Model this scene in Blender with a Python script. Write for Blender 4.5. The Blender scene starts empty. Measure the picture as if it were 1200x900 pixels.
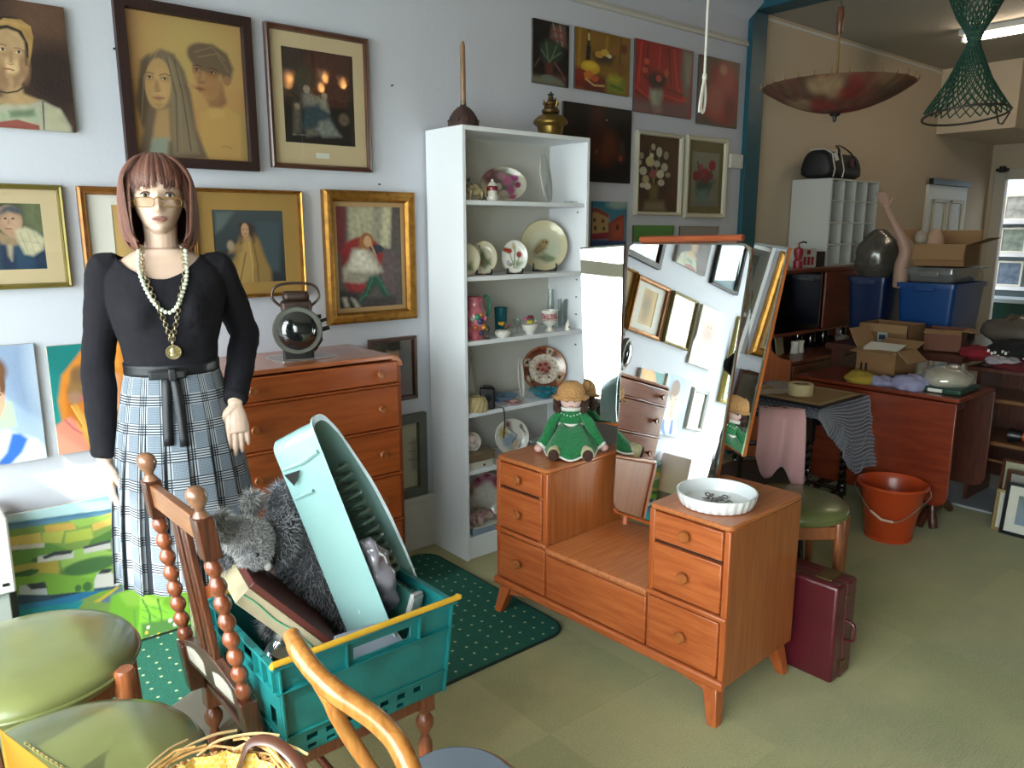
import bpy, math, random
import numpy as np
from mathutils import Vector, Matrix, Euler
random.seed(7)
SC = bpy.context.scene
COL = SC.collection
PI = math.pi
# ------------------------------------------------------------------ camera
F_PX = 905.0; PITCH = math.atan(180 / 905.0); AZ = math.radians(50); EYE = 1.57
_F0 = Vector((math.cos(AZ), math.sin(AZ), 0)); _R = Vector((math.sin(AZ), -math.cos(AZ), 0)); _Z = Vector((0, 0, 1))
_F = _F0 * math.cos(PITCH) - _Z * math.sin(PITCH); _U = _F0 * math.sin(PITCH) + _Z * math.cos(PITCH)
cam_d = bpy.data.cameras.new('camera'); cam = bpy.data.objects.new('camera', cam_d); COL.objects.link(cam)
cam_d.sensor_width = 36; cam_d.lens = F_PX / 1200 * 36; cam_d.clip_start = .02; cam_d.clip_end = 200
cam.matrix_world = Matrix(((_R.x, _U.x, -_F.x, 0), (_R.y, _U.y, -_F.y, 0), (_R.z, _U.z, -_F.z, EYE), (0, 0, 0, 1)))
SC.camera = cam
# ------------------------------------------------------------------ world, sun, daylight, exposure
SC.view_settings.view_transform = 'Standard'; SC.view_settings.look = 'None'
SC.view_settings.gamma = 1; SC.view_settings.use_curve_mapping = False
SC.view_settings.exposure = 0.36
w = bpy.data.worlds.new('sky'); SC.world = w; w.use_nodes = True
nt = w.node_tree; bg = nt.nodes['Background']
sky = nt.nodes.new('ShaderNodeTexSky'); sky.sky_type = 'NISHITA'; sky.sun_disc = False
sky.sun_elevation = math.radians(42); sky.sun_rotation = math.radians(245); sky.air_density = 1.0; sky.dust_density = 2.0
hs = nt.nodes.new('ShaderNodeHueSaturation'); hs.inputs['Saturation'].default_value = .6
nt.links.new(sky.outputs[0], hs.inputs['Color']); nt.links.new(hs.outputs[0], bg.inputs[0]); bg.inputs[1].default_value = 0.75
sun_d = bpy.data.lights.new('sun', 'SUN'); sun = bpy.data.objects.new('sun', sun_d); COL.objects.link(sun)
sun_d.energy = 5.5; sun_d.angle = math.radians(.6); sun_d.color = (1, .95, .86)
SUN = Vector((1, .42, -1.04)).normalized()
sun.rotation_euler = SUN.to_track_quat('-Z', 'Y').to_euler()
WX = -1.0      # the shopfront window plane
def area(name, loc, direction, sx, sy, power, color=(1, 1, 1), portal=False):
    d = bpy.data.lights.new(name, 'AREA'); o = bpy.data.objects.new(name, d); COL.objects.link(o)
    d.shape = 'RECTANGLE'; d.size = sx; d.size_y = sy; d.energy = power; d.color = color
    o.location = loc; o.rotation_euler = Vector(direction).to_track_quat('-Z', 'Y').to_euler()
    if portal: d.cycles.is_portal = True
    return o
# daylight that falls in through the shopfront glass
area('window_portal', (WX - .06, .35, 1.6), (1, 0, 0), 4.9, 2.5, 1, portal=True)
area('window_daylight', (WX - .5, .35, 1.7), (1, 0, -.05), 4.6, 2.5, 205, (.86, .91, 1.0))
# ------------------------------------------------------------------ helpers
def lin(h):
    h = h.lstrip('#')
    c = [int(h[i:i + 2], 16) / 255 for i in (0, 2, 4)]
    return tuple(((x + .055) / 1.055) ** 2.4 if x > .04045 else x / 12.92 for x in c)
MATS = {}
def mat(name, h='808080', rough=.5, metal=0, noise=None, bump=None, coat=0, sheen=0, h2=None, trans=0, alpha=1, emit=None, spec=None):
    """plain or mottled surface: noise=(scale, amount) between h and h2, bump=(scale, strength)"""
    if name in MATS: return MATS[name]
    m = bpy.data.materials.new(name); m.use_nodes = True; MATS[name] = m
    nt = m.node_tree; b = nt.nodes['Principled BSDF']; L = nt.links
    c = lin(h); b.inputs['Base Color'].default_value = (*c, 1); b.inputs['Roughness'].default_value = rough
    b.inputs['Metallic'].default_value = metal
    if coat: b.inputs['Coat Weight'].default_value = coat; b.inputs['Coat Roughness'].default_value = .12
    if sheen: b.inputs['Sheen Weight'].default_value = sheen; b.inputs['Sheen Roughness'].default_value = .5
    if trans: b.inputs['Transmission Weight'].default_value = trans; b.inputs['IOR'].default_value = 1.45
    if spec is not None: b.inputs['Specular IOR Level'].default_value = spec
    if alpha < 1: b.inputs['Alpha'].default_value = alpha
    if emit: b.inputs['Emission Color'].default_value = (*lin(emit[0]), 1); b.inputs['Emission Strength'].default_value = emit[1]
    tc = nt.nodes.new('ShaderNodeTexCoord')
    if noise:
        n = nt.nodes.new('ShaderNodeTexNoise'); n.inputs['Scale'].default_value = noise[0]; n.inputs['Detail'].default_value = 5
        L.new(tc.outputs['Object'], n.inputs['Vector'])
        r = nt.nodes.new('ShaderNodeValToRGB'); r.color_ramp.elements[0].position = .3; r.color_ramp.elements[1].position = .7
        k = noise[1]; c2 = lin(h2) if h2 else tuple(min(1, x * (1 + k)) for x in c)
        c1 = c if h2 else tuple(x * (1 - k) for x in c)
        r.color_ramp.elements[0].color = (*c1, 1); r.color_ramp.elements[1].color = (*c2, 1)
        L.new(n.outputs['Fac'], r.inputs[0]); L.new(r.outputs[0], b.inputs['Base Color'])
    if bump:
        n = nt.nodes.new('ShaderNodeTexNoise'); n.inputs['Scale'].default_value = bump[0]; n.inputs['Detail'].default_value = 4
        L.new(tc.outputs['Object'], n.inputs['Vector'])
        bp = nt.nodes.new('ShaderNodeBump'); bp.inputs['Strength'].default_value = bump[1]; bp.inputs['Distance'].default_value = .01
        L.new(n.outputs['Fac'], bp.inputs['Height']); L.new(bp.outputs[0], b.inputs['Normal'])
    return m
def wood(name, h1, h2, axis=0, scale=6, rough=.38, coat=.25, stretch=14):
    """figured wood, the grain running along the given local axis"""
    if name in MATS: return MATS[name]
    m = bpy.data.materials.new(name); m.use_nodes = True; MATS[name] = m
    nt = m.node_tree; b = nt.nodes['Principled BSDF']; L = nt.links
    tc = nt.nodes.new('ShaderNodeTexCoord'); mp = nt.nodes.new('ShaderNodeMapping')
    s = [stretch] * 3; s[axis] = 1.0; mp.inputs['Scale'].default_value = s
    L.new(tc.outputs['Object'], mp.inputs['Vector'])
    n = nt.nodes.new('ShaderNodeTexNoise'); n.inputs['Scale'].default_value = scale; n.inputs['Detail'].default_value = 6; n.inputs['Distortion'].default_value = .6
    L.new(mp.outputs[0], n.inputs['Vector'])
    r = nt.nodes.new('ShaderNodeValToRGB'); r.color_ramp.elements[0].position = .32; r.color_ramp.elements[1].position = .68
    r.color_ramp.elements[0].color = (*lin(h1), 1); r.color_ramp.elements[1].color = (*lin(h2), 1)
    L.new(n.outputs['Fac'], r.inputs[0]); L.new(r.outputs[0], b.inputs['Base Color'])
    bp = nt.nodes.new('ShaderNodeBump'); bp.inputs['Strength'].default_value = .08; bp.inputs['Distance'].default_value = .002
    L.new(n.outputs['Fac'], bp.inputs['Height']); L.new(bp.outputs[0], b.inputs['Normal'])
    b.inputs['Roughness'].default_value = rough; b.inputs['Coat Weight'].default_value = coat; b.inputs['Coat Roughness'].default_value = .2
    return m
def vcol(name, rough=.6, coat=0, bump=None, metal=0, spec=None):
    """painted or printed surface whose colours are the mesh's own colour attribute"""
    if name in MATS: return MATS[name]
    m = bpy.data.materials.new(name); m.use_nodes = True; MATS[name] = m
    nt = m.node_tree; b = nt.nodes['Principled BSDF']; L = nt.links
    a = nt.nodes.new('ShaderNodeVertexColor'); a.layer_name = 'Col'; L.new(a.outputs[0], b.inputs['Base Color'])
    b.inputs['Roughness'].default_value = rough; b.inputs['Metallic'].default_value = metal
    if coat: b.inputs['Coat Weight'].default_value = coat; b.inputs['Coat Roughness'].default_value = .05
    if spec is not None: b.inputs['Specular IOR Level'].default_value = spec
    if bump:
        tc = nt.nodes.new('ShaderNodeTexCoord'); n = nt.nodes.new('ShaderNodeTexNoise'); n.inputs['Scale'].default_value = bump[0]
        L.new(tc.outputs['Object'], n.inputs['Vector']); bp = nt.nodes.new('ShaderNodeBump')
        bp.inputs['Strength'].default_value = bump[1]; bp.inputs['Distance'].default_value = .003
        L.new(n.outputs['Fac'], bp.inputs['Height']); L.new(bp.outputs[0], b.inputs['Normal'])
    return m
def sheer(name, tint='ffffff', refl=.08, rough=.02, veil=0, veil_h='ffffff'):
    """thin clear sheet: see-through, with a mirror-like surface reflection"""
    if name in MATS: return MATS[name]
    m = bpy.data.materials.new(name); m.use_nodes = True; MATS[name] = m
    nt = m.node_tree; L = nt.links; out = nt.nodes['Material Output']; nt.nodes.remove(nt.nodes['Principled BSDF'])
    t = nt.nodes.new('ShaderNodeBsdfTransparent'); t.inputs[0].default_value = (*lin(tint), 1)
    g = nt.nodes.new('ShaderNodeBsdfGlossy'); g.inputs['Roughness'].default_value = rough
    fr = nt.nodes.new('ShaderNodeFresnel'); fr.inputs[0].default_value = 1.5
    mx = nt.nodes.new('ShaderNodeMixShader'); ad = nt.nodes.new('ShaderNodeMath'); ad.operation = 'ADD'; ad.inputs[1].default_value = refl - .04; ad.use_clamp = True
    ge = nt.nodes.new('ShaderNodeNewGeometry'); iv = nt.nodes.new('ShaderNodeMath'); iv.operation = 'SUBTRACT'; iv.inputs[0].default_value = 1; L.new(ge.outputs['Backfacing'], iv.inputs[1]); fm_ = nt.nodes.new('ShaderNodeMath'); fm_.operation = 'MULTIPLY'; L.new(fr.outputs[0], ad.inputs[0]); L.new(ad.outputs[0], fm_.inputs[0]); L.new(iv.outputs[0], fm_.inputs[1]); ad = fm_
    L.new(ad.outputs[0], mx.inputs[0]); L.new(t.outputs[0], mx.inputs[1]); L.new(g.outputs[0], mx.inputs[2])
    last = mx
    if veil:
        d = nt.nodes.new('ShaderNodeBsdfDiffuse'); d.inputs[0].default_value = (*lin(veil_h), 1)
        m2 = nt.nodes.new('ShaderNodeMixShader'); m2.inputs[0].default_value = veil
        L.new(mx.outputs[0], m2.inputs[1]); L.new(d.outputs[0], m2.inputs[2]); last = m2
    L.new(last.outputs[0], out.inputs[0])
    return m
def tag(o, label=None, cat=None, group=None, kind=None):
    if label: o['label'] = label
    if cat: o['category'] = cat
    if group: o['group'] = group
    if kind: o['kind'] = kind
    return o
def thing(name, label, cat, loc=(0, 0, 0), rz=0, group=None, rot=None):
    o = bpy.data.objects.new(name, None); COL.objects.link(o); o.empty_display_size = .05
    o.location = loc; o.rotation_euler = rot if rot else (0, 0, rz)
    return tag(o, label, cat, group)
def link_mesh(name, me, m, parent=None, loc=None, rot=None):
    o = bpy.data.objects.new(name, me); COL.objects.link(o)
    if m is not None and len(me.materials) == 0: me.materials.append(m)
    if parent is not None: o.parent = parent
    if loc is not None: o.location = loc
    if rot is not None: o.rotation_euler = rot
    return o
def dup(root, loc=None, rz=None, label=None, rot=None, scale=None):
    r = root.copy(); COL.objects.link(r)
    if loc is not None: r.location = loc
    if rz is not None: r.rotation_euler = (0, 0, rz)
    if rot is not None: r.rotation_euler = rot
    if scale is not None: r.scale = scale
    if label: r['label'] = label
    for ch in list(root.children):
        c = ch.copy(); COL.objects.link(c); c.parent = r
        for g in ch.children:
            d = g.copy(); COL.objects.link(d); d.parent = c
    return r
def frame_z(d):
    z = Vector(d).normalized(); x = Vector((0, 0, 1)).cross(z) if abs(z.z) < .99 else Vector((1, 0, 0)); x.normalize()
    return x, z.cross(x), z
def smooth_path(pts, n=8):
    """Catmull-Rom through the points"""
    P = [Vector(p) for p in pts]; P = [P[0] * 2 - P[1]] + P + [P[-1] * 2 - P[-2]]; out = []
    for i in range(1, len(P) - 2):
        for k in range(n):
            t = k / n
            out.append(.5 * ((2 * P[i]) + (P[i + 1] - P[i - 1]) * t + (2 * P[i - 1] - 5 * P[i] + 4 * P[i + 1] - P[i + 2]) * t * t + (3 * P[i] - P[i - 1] - 3 * P[i + 1] + P[i + 2]) * t ** 3))
    out.append(P[-2]); return out
def lerp(a, b, t): return a + (b - a) * t
class MB:
    def __init__(s): s.v = []; s.f = []
    def add(s, V, Fc, M=None):
        n = len(s.v)
        s.v += [tuple(M @ Vector(p)) if M is not None else tuple(p) for p in V]
        s.f += [tuple(i + n for i in q) for q in Fc]; return s
    def box(s, x0, x1, y0, y1, z0, z1, M=None):
        V = [(x, y, z) for z in (z0, z1) for y in (y0, y1) for x in (x0, x1)]
        return s.add(V, [(0, 2, 3, 1), (4, 5, 7, 6), (0, 1, 5, 4), (2, 6, 7, 3), (0, 4, 6, 2), (1, 3, 7, 5)], M)
    def cbox(s, c, d, M=None):
        return s.box(c[0] - d[0] / 2, c[0] + d[0] / 2, c[1] - d[1] / 2, c[1] + d[1] / 2, c[2] - d[2] / 2, c[2] + d[2] / 2, M)
    def tube(s, pts, r, n=8, closed=False, caps=True, M=None, flat=1.0):
        P = [Vector(p) for p in pts]; k = len(P); R = r if isinstance(r, (list, tuple)) else [r] * k
        V = []; up = None
        for i, p in enumerate(P):
            a = P[(i - 1) % k] if closed or i > 0 else P[0]; b = P[(i + 1) % k] if closed or i < k - 1 else P[-1]
            t = (b - a)
            t = t.normalized() if t.length > 1e-9 else Vector((0, 0, 1))
            if up is None: x, y, _ = frame_z(t)
            else:
                x = up - t * up.dot(t)
                x = x.normalized() if x.length > 1e-6 else frame_z(t)[0]
                y = t.cross(x)
            up = x
            for j in range(n):
                q = 2 * PI * j / n; V.append(p + (x * math.cos(q) + y * math.sin(q) * flat) * R[i])
        Fc = [(i * n + j, i * n + (j + 1) % n, ((i + 1) % k) * n + (j + 1) % n, ((i + 1) % k) * n + j) for i in range(k if closed else k - 1) for j in range(n)]
        if caps and not closed: Fc += [tuple(range(n - 1, -1, -1)), tuple((k - 1) * n + j for j in range(n))]
        return s.add(V, Fc, M)
    def cyl(s, p0, p1, r0, r1=None, n=16, M=None): return s.tube([p0, p1], [r0, r0 if r1 is None else r1], n, M=M)
    def lathe(s, prof, n=24, M=None, closed_ends=True):
        V = [(r * math.cos(2 * PI * j / n), r * math.sin(2 * PI * j / n), z) for r, z in prof for j in range(n)]
        k = len(prof); Fc = [(i * n + j, i * n + (j + 1) % n, (i + 1) * n + (j + 1) % n, (i + 1) * n + j) for i in range(k - 1) for j in range(n)]
        if closed_ends:
            if prof[0][0] > 1e-4: Fc.append(tuple(range(n - 1, -1, -1)))
            if prof[-1][0] > 1e-4: Fc.append(tuple((k - 1) * n + j for j in range(n)))
        return s.add(V, Fc, M)
    def turned(s, p0, p1, prof, n=12):
        """lathe profile [(radius, 0..1 along)] laid between two points"""
        p0 = Vector(p0); p1 = Vector(p1); x, y, z = frame_z(p1 - p0); L = (p1 - p0).length
        M = Matrix(((x.x, y.x, z.x, p0.x), (x.y, y.y, z.y, p0.y), (x.z, y.z, z.z, p0.z), (0, 0, 0, 1)))
        return s.lathe([(r, t * L) for r, t in prof], n, M)
    def ell(s, c, r, n=16, m=10, rot=None):
        r = (r, r, r) if not isinstance(r, (tuple, list)) else r
        M = Matrix.Translation(Vector(c)) @ (Euler(rot).to_matrix().to_4x4() if rot else Matrix.Identity(4))
        V = [(0, 0, -r[2])] + [(r[0] * math.sin(PI * i / m) * math.cos(2 * PI * j / n), r[1] * math.sin(PI * i / m) * math.sin(2 * PI * j / n), -r[2] * math.cos(PI * i / m)) for i in range(1, m) for j in range(n)] + [(0, 0, r[2])]
        Fc = [(0, 1 + (j + 1) % n, 1 + j) for j in range(n)]
        Fc += [(1 + i * n + j, 1 + i * n + (j + 1) % n, 1 + (i + 1) * n + (j + 1) % n, 1 + (i + 1) * n + j) for i in range(m - 2) for j in range(n)]
        e = len(V) - 1; Fc += [(e, 1 + (m - 2) * n + j, 1 + (m - 2) * n + (j + 1) % n) for j in range(n)]
        return s.add(V, Fc, M)
    def prism(s, poly, a, b, axis=2, M=None):
        """polygon in the other two axes (cyclic order), extruded from a to b"""
        def P(u, v, h): return ((u, v, h), (h, u, v), (v, h, u))[{2: 0, 0: 1, 1: 2}[axis]]
        k = len(poly); V = [P(u, v, a) for u, v in poly] + [P(u, v, b) for u, v in poly]
        return s.add(V, [tuple(range(k - 1, -1, -1)), tuple(range(k, 2 * k))] + [(i, (i + 1) % k, k + (i + 1) % k, k + i) for i in range(k)], M)
    def loft(s, rings, closed=True, caps=True, M=None):
        n = len(rings[0]); V = [p for r in rings for p in r]; k = len(rings)
        Fc = [(i * n + j, i * n + (j + 1) % n, (i + 1) * n + (j + 1) % n, (i + 1) * n + j) for i in range(k - 1) for j in range(n if closed else n - 1)]
        if caps and closed: Fc += [tuple(range(n - 1, -1, -1)), tuple((k - 1) * n + j for j in range(n))]
        return s.add(V, Fc, M)
    def grid(s, fn, nu, nv, M=None):
        V = [fn(i / nu, j / nv) for j in range(nv + 1) for i in range(nu + 1)]
        return s.add(V, [(j * (nu + 1) + i, j * (nu + 1) + i + 1, (j + 1) * (nu + 1) + i + 1, (j + 1) * (nu + 1) + i) for j in range(nv) for i in range(nu)], M)
    def mesh(s, name, smooth=True, ang=38):
        me = bpy.data.meshes.new(name); me.from_pydata([tuple(p) for p in s.v], [], s.f); me.update()
        if smooth:
            me.shade_smooth()
            if ang: me.set_sharp_from_angle(angle=math.radians(ang))
        return me
    def build(s, name, m, parent=None, smooth=True, ang=38, bevel=0, loc=None, rot=None, sub=0, solid=0, seg=2, remesh=0, smoothit=0, disp=None):
        me = s.mesh(name, smooth, ang); o = link_mesh(name, me, m, parent, loc, rot)
        if remesh:
            r = o.modifiers.new('r', 'REMESH'); r.mode = 'VOXEL'; r.voxel_size = remesh; r.use_smooth_shade = True
        if smoothit:
            q = o.modifiers.new('s', 'SMOOTH'); q.factor = .5; q.iterations = smoothit
        if solid:
            q = o.modifiers.new('t', 'SOLIDIFY'); q.thickness = solid; q.offset = 0
        if sub:
            q = o.modifiers.new('u', 'SUBSURF'); q.levels = sub; q.render_levels = sub
        if bevel:
            q = o.modifiers.new('b', 'BEVEL'); q.width = bevel; q.segments = seg; q.limit_method = 'ANGLE'; q.angle_limit = math.radians(40); q.harden_normals = False
        if disp:
            tx = bpy.data.textures.new(name + '_crumple', 'CLOUDS'); tx.noise_scale = disp[1]; tx.noise_depth = 3
            q = o.modifiers.new('d', 'DISPLACE'); q.texture = tx; q.strength = disp[0]; q.texture_coords = 'LOCAL'
        return o
# ------------------------------------------------------------------ painting by shapes
def wall_pt(x, y, Y=3.09):
    """where a sight line meets the plane of the picture wall -> (x, z)"""
    d = _F + _R * ((x - 600) / F_PX) - _U * ((y - 450) / F_PX); t = Y / d.y
    return d.x * t, EYE + d.z * t
def vnoise(X, Z, scale, seed=0):
    rs = np.random.RandomState(seed); out = np.zeros_like(X)
    for k in range(14):
        a = rs.uniform(0, 2 * PI); f = scale * rs.uniform(.4, 2.2)
        out += np.sin((X * np.cos(a) + Z * np.sin(a)) * f + rs.uniform(0, 6.28) + 1.5 * np.sin((X * np.sin(a) - Z * np.cos(a)) * f * .6)) / 14 ** .5
    return out
def paint(X, Z, spec, T, seed=1):
    """colour of each point of a flat picture from a list of marks; T maps mark coordinates to (X, Z)"""
    N = len(X); C = np.ones((N, 3)) * .5
    def blend(a, h):
        c = np.array(lin(h)); C[:] = C * (1 - a[:, None]) + c * a[:, None]
    for q in spec.split(';'):
        q = q.split()
        if not q: continue
        k = q[0]
        if k == 'b': C[:] = lin(q[1])
        elif k == 'g':
            t = ((Z.max() - Z) / (Z.max() - Z.min()))[:, None]; C[:] = np.array(lin(q[1])) * (1 - t) + np.array(lin(q[2])) * t
        elif k == 'n':
            C[:] = np.clip(C * (1 + float(q[1]) * vnoise(X, Z, float(q[2]), seed)[:, None]), 0, 1)
        elif k == 'e':
            cx, cy, rx, ry = map(float, q[1:5]); rot = math.radians(float(q[6])) if len(q) > 6 else 0; so = float(q[7]) if len(q) > 7 else .12
            x0, z0 = T(cx, cy); ax = T(cx + rx, cy); az = T(cx, cy + ry)
            a = abs(ax[0] - x0) + 1e-9; b = abs(az[1] - z0) + 1e-9
            dx = X - x0; dz = Z - z0; u = (dx * math.cos(rot) + dz * math.sin(rot)) / a; v = (-dx * math.sin(rot) + dz * math.cos(rot)) / b
            blend(np.clip((1 - np.sqrt(u * u + v * v)) / so + .5, 0, 1), q[5])
        elif k in 'pPlL':
            if k in 'lL': wd = float(q[2]); ps = q[3:]
            else: ps = q[2:]
            raw = [tuple(map(float, p.split(','))) for p in ps]; pts = [T(*p) for p in raw]
            sc = abs(T(raw[0][0] + 1, raw[0][1])[0] - pts[0][0]) + 1e-12
            D = np.full(N, 1e9); inside = np.zeros(N, bool); m = len(pts)
            for i in range(m if k in 'pP' else m - 1):
                ax, az = pts[i]; bx, bz = pts[(i + 1) % m]; ex, ez = bx - ax, bz - az
                t = np.clip(((X - ax) * ex + (Z - az) * ez) / (ex * ex + ez * ez + 1e-12), 0, 1)
                D = np.minimum(D, np.hypot(X - ax - t * ex, Z - az - t * ez))
                if k in 'pP':
                    c = ((az > Z) != (bz > Z)) & (X < ex * (Z - az) / (ez + 1e-12) + ax); inside ^= c
            if k in 'pP':
                so = sc * (1.2 if k == 'p' else 5); blend(np.clip(np.where(inside, D, -D) / so + .5, 0, 1), q[1])
            else:
                so = sc * (.7 if k == 'l' else 3); blend(np.clip((wd * sc / 2 - D) / so + .5, 0, 1), q[1])
    return np.clip(C, 0, 1)
def colour_mesh(me, C):
    a = me.color_attributes.new('Col', 'FLOAT_COLOR', 'POINT')
    a.data.foreach_set('color', np.hstack([C, np.ones((len(C), 1))]).astype('f').ravel())
def painted_sheet(name, w, h, spec, T, m, parent, loc, rot=None, x0=0, z0=0, step=.0035, seed=1):
    """flat grid (w x h, facing -y) painted; x0, z0 the world place of its lower left corner for T"""
    nu = max(2, int(w / step)); nv = max(2, int(h / step))
    gx, gz = np.meshgrid(np.linspace(0, w, nu + 1), np.linspace(0, h, nv + 1)); X = gx.ravel(); Z = gz.ravel()
    C = paint(X + x0, Z + z0, spec, T, seed)
    idx = np.arange((nu + 1) * (nv + 1)).reshape(nv + 1, nu + 1)
    Fc = np.stack([idx[:-1, :-1], idx[:-1, 1:], idx[1:, 1:], idx[1:, :-1]], -1).reshape(-1, 4)
    me = bpy.data.meshes.new(name); V = np.stack([X, np.zeros_like(X), Z], 1)
    me.from_pydata(V.tolist(), [], Fc.tolist()); me.update(); colour_mesh(me, C)
    return link_mesh(name, me, m, parent, loc, rot)
# ------------------------------------------------------------------ the room
M_wall = mat('white_wall_paint', 'c5c7d1', .85, noise=(1.3, .025), bump=(60, .08))
M_ceil = mat('ceiling_paint', 'a9a398', .9, noise=(1, .03))
M_wall2 = mat('beige_wall_paint', 'c4b49e', .9, noise=(1, .04), bump=(60, .08)); M_wfront = mat('dim_shop_wall', '6f6558', .9)  # inner-room beige, darkened in the colour to imitate the light falling off
M_trim = mat('white_gloss_trim', 'd6d5d0', .45)
M_blue = mat('blue_post_paint', '17505f', .5, noise=(8, .12))
def struct(o, kind='structure'): o['kind'] = kind; return o
WY = 3.11
struct(MB().box(-1.2, 9.2, -2.4, 3.3, -.12, -.012).build('floor', mat('carpet_backing', '3c4226', .95), smooth=False))
floor = bpy.data.objects['floor']
def carpet(name, h1, h2, rot):
    m = mat(name, h1, .95, noise=(190, .3), h2=h2, bump=(260, .5), sheen=.2)
    nt = m.node_tree; b = nt.nodes['Principled BSDF']
    r = [n for n in nt.nodes if n.bl_idname == 'ShaderNodeValToRGB'][0]
    # worn, faded areas laid over the pile colour in room coordinates
    geo = nt.nodes.new('ShaderNodeNewGeometry'); n2 = nt.nodes.new('ShaderNodeTexNoise'); n2.inputs['Scale'].default_value = 1.6; n2.inputs['Detail'].default_value = 6; n2.inputs['Roughness'].default_value = .65
    nt.links.new(geo.outputs['Position'], n2.inputs['Vector'])
    rr = nt.nodes.new('ShaderNodeValToRGB'); rr.color_ramp.elements[0].position = .42; rr.color_ramp.elements[1].position = .66
    rr.color_ramp.elements[0].color = (0, 0, 0, 1); rr.color_ramp.elements[1].color = (.75, .75, .75, 1)
    nt.links.new(n2.outputs['Fac'], rr.inputs[0])
    mx = nt.nodes.new('ShaderNodeMixRGB'); mx.inputs[2].default_value = (*lin('b8b07c'), 1)
    nt.links.new(rr.outputs[0], mx.inputs[0]); nt.links.new(r.outputs[0], mx.inputs[1]); nt.links.new(mx.outputs[0], b.inputs['Base Color'])
    # loop pile in rows, turned from tile to tile
    wv = nt.nodes.new('ShaderNodeTexWave'); wv.wave_type = 'BANDS'; wv.bands_direction = 'X' if rot else 'Y'; wv.inputs['Scale'].default_value = 60; wv.inputs['Distortion'].default_value = 2
    nt.links.new(geo.outputs['Position'], wv.inputs['Vector'])
    bp = [n for n in nt.nodes if n.bl_idname == 'ShaderNodeBump'][0]
    b2 = nt.nodes.new('ShaderNodeBump'); b2.inputs['Strength'].default_value = .5; b2.inputs['Distance'].default_value = .004
    nt.links.new(wv.outputs['Fac'], b2.inputs['Height']); nt.links.new(bp.outputs[0], b2.inputs['Normal']); nt.links.new(b2.outputs[0], b.inputs['Normal'])
    return m
CM = [carpet('olive_carpet_a', '8c8f62', 'b6b27e', 0), carpet('olive_carpet_b', '939468', 'bcb684', 1), carpet('olive_carpet_c', '878b5e', 'b0ac7a', 1)]
tile_me = []
for k in range(3):
    t = MB().box(-.2497, .2497, -.2497, .2497, -.012, 0); me = t.mesh('carpet_tile', False); me.materials.append(CM[k]); tile_me.append(me)
for i in range(-2, 18):
    for j in range(-3, 6):
        o = link_mesh('carpet_tile', tile_me[random.choice((0, 0, 1, 2))], None, floor, (i * .5 + .25, j * .5 + .35, random.uniform(-.0004, 0)))
# picture wall with its run to the back, far wall with doorway, wall behind the camera
struct(MB().box(-1.2, 4.69, WY, WY + .12, 0, 3.1).build('wall_back', M_wall, smooth=False))
struct(MB().box(4.69, 9.2, WY, WY + .12, 0, 3.1).build('wall_back_inner', M_wall2, smooth=False))
wr = MB(); wr.box(9.0, 9.12, 2.98, WY, 0, 3.1); wr.box(9.0, 9.12, 2.05, 2.98, 2.1, 3.1); wr.box(9.0, 9.12, -2.4, 2.05, 0, 3.1)
struct(wr.build('wall_right', M_wall2, smooth=False))
struct(MB().box(-1.2, 9.2, -2.4, -2.3, 0, 3.1).build('wall_front', M_wfront, smooth=False))
wl = MB(); wl.box(WX - .12, WX, -2.3, WY, 0, .35); wl.box(WX - .12, WX, -2.3, WY, 2.86, 3.1); wl.box(WX - .12, WX, -2.3, -2.1, .35, 2.86); wl.box(WX - .12, WX, 2.8, WY, .35, 2.86)
struct(wl.build('wall_left', M_wall, smooth=False))
cl = MB(); cl.box(-1.2, 4.65, -2.4, 3.3, 3.03, 3.15); cl.box(4.65, 9.2, -2.4, 3.3, 2.97, 3.15)
struct(cl.build('ceiling', M_ceil, smooth=False))
# shopfront windows
gl = sheer('shopfront_glass', 'f4faf8', .06)
ys = [-2.1, -.47, 1.17, 2.8]
for k in range(3):
    a, b = ys[k], ys[k + 1]
    f = MB()
    for x0, x1, z0, z1 in ((a, a + .05, .35, 2.86), (b - .05, b, .35, 2.86), (a, b, .35, .41), (a, b, 2.8, 2.86), (a, b, 2.5, 2.72 if k == 2 else 2.86), (a, b, 2.055, 2.175)):  # head bar and slit shaped to limit the sun and leave a wall streak
        f.box(WX - .1, WX - .02, x0, x1, z0, z1)
    o = struct(f.build('window_%d' % (k + 1), M_trim, smooth=False, bevel=.004))
    MB().box(WX - .065, WX - .059, a + .04, b - .04, .4, 2.81).build('pane', gl, o, smooth=False)
# skirting, rails, post, beam, bulkhead
struct(MB().box(1.3, 4.6, WY - .02, WY, 0, .25).box(1.3, 4.6, WY - .03, WY, .25, .28).build('baseboard_back', M_trim, bevel=.004))
struct(MB().box(WX, 4.6, WY - .018, WY, 2.735, 2.76).box(WX, 4.6, WY - .01, WY, 2.76, 2.775).build('trim_1', mat('rail_paint', 'c9c4bd', .6), bevel=.004))
struct(MB().prism([(WY, 2.9), (WY, 3.03), (WY - .12, 3.03), (WY - .1, 2.98), (WY - .04, 2.93)], WX, 4.6, axis=0).build('trim_2', M_wall))
struct(MB().box(4.6, 4.77, WY - .035, WY, 0, 2.96).build('trim_3', M_blue, bevel=.004))
struct(MB().box(4.6, 4.77, -2.3, WY, 2.95, 3.04).build('trim_4', M_blue, bevel=.004))
struct(MB().box(7.6, 9.0, 2.48, WY, 2.42, 2.97).build('trim_5', M_wall2, smooth=False))
struct(MB().box(4.77, 9.0, WY - .012, WY, 2.93, 2.945).build('trim_6', M_trim, smooth=False))
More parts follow.
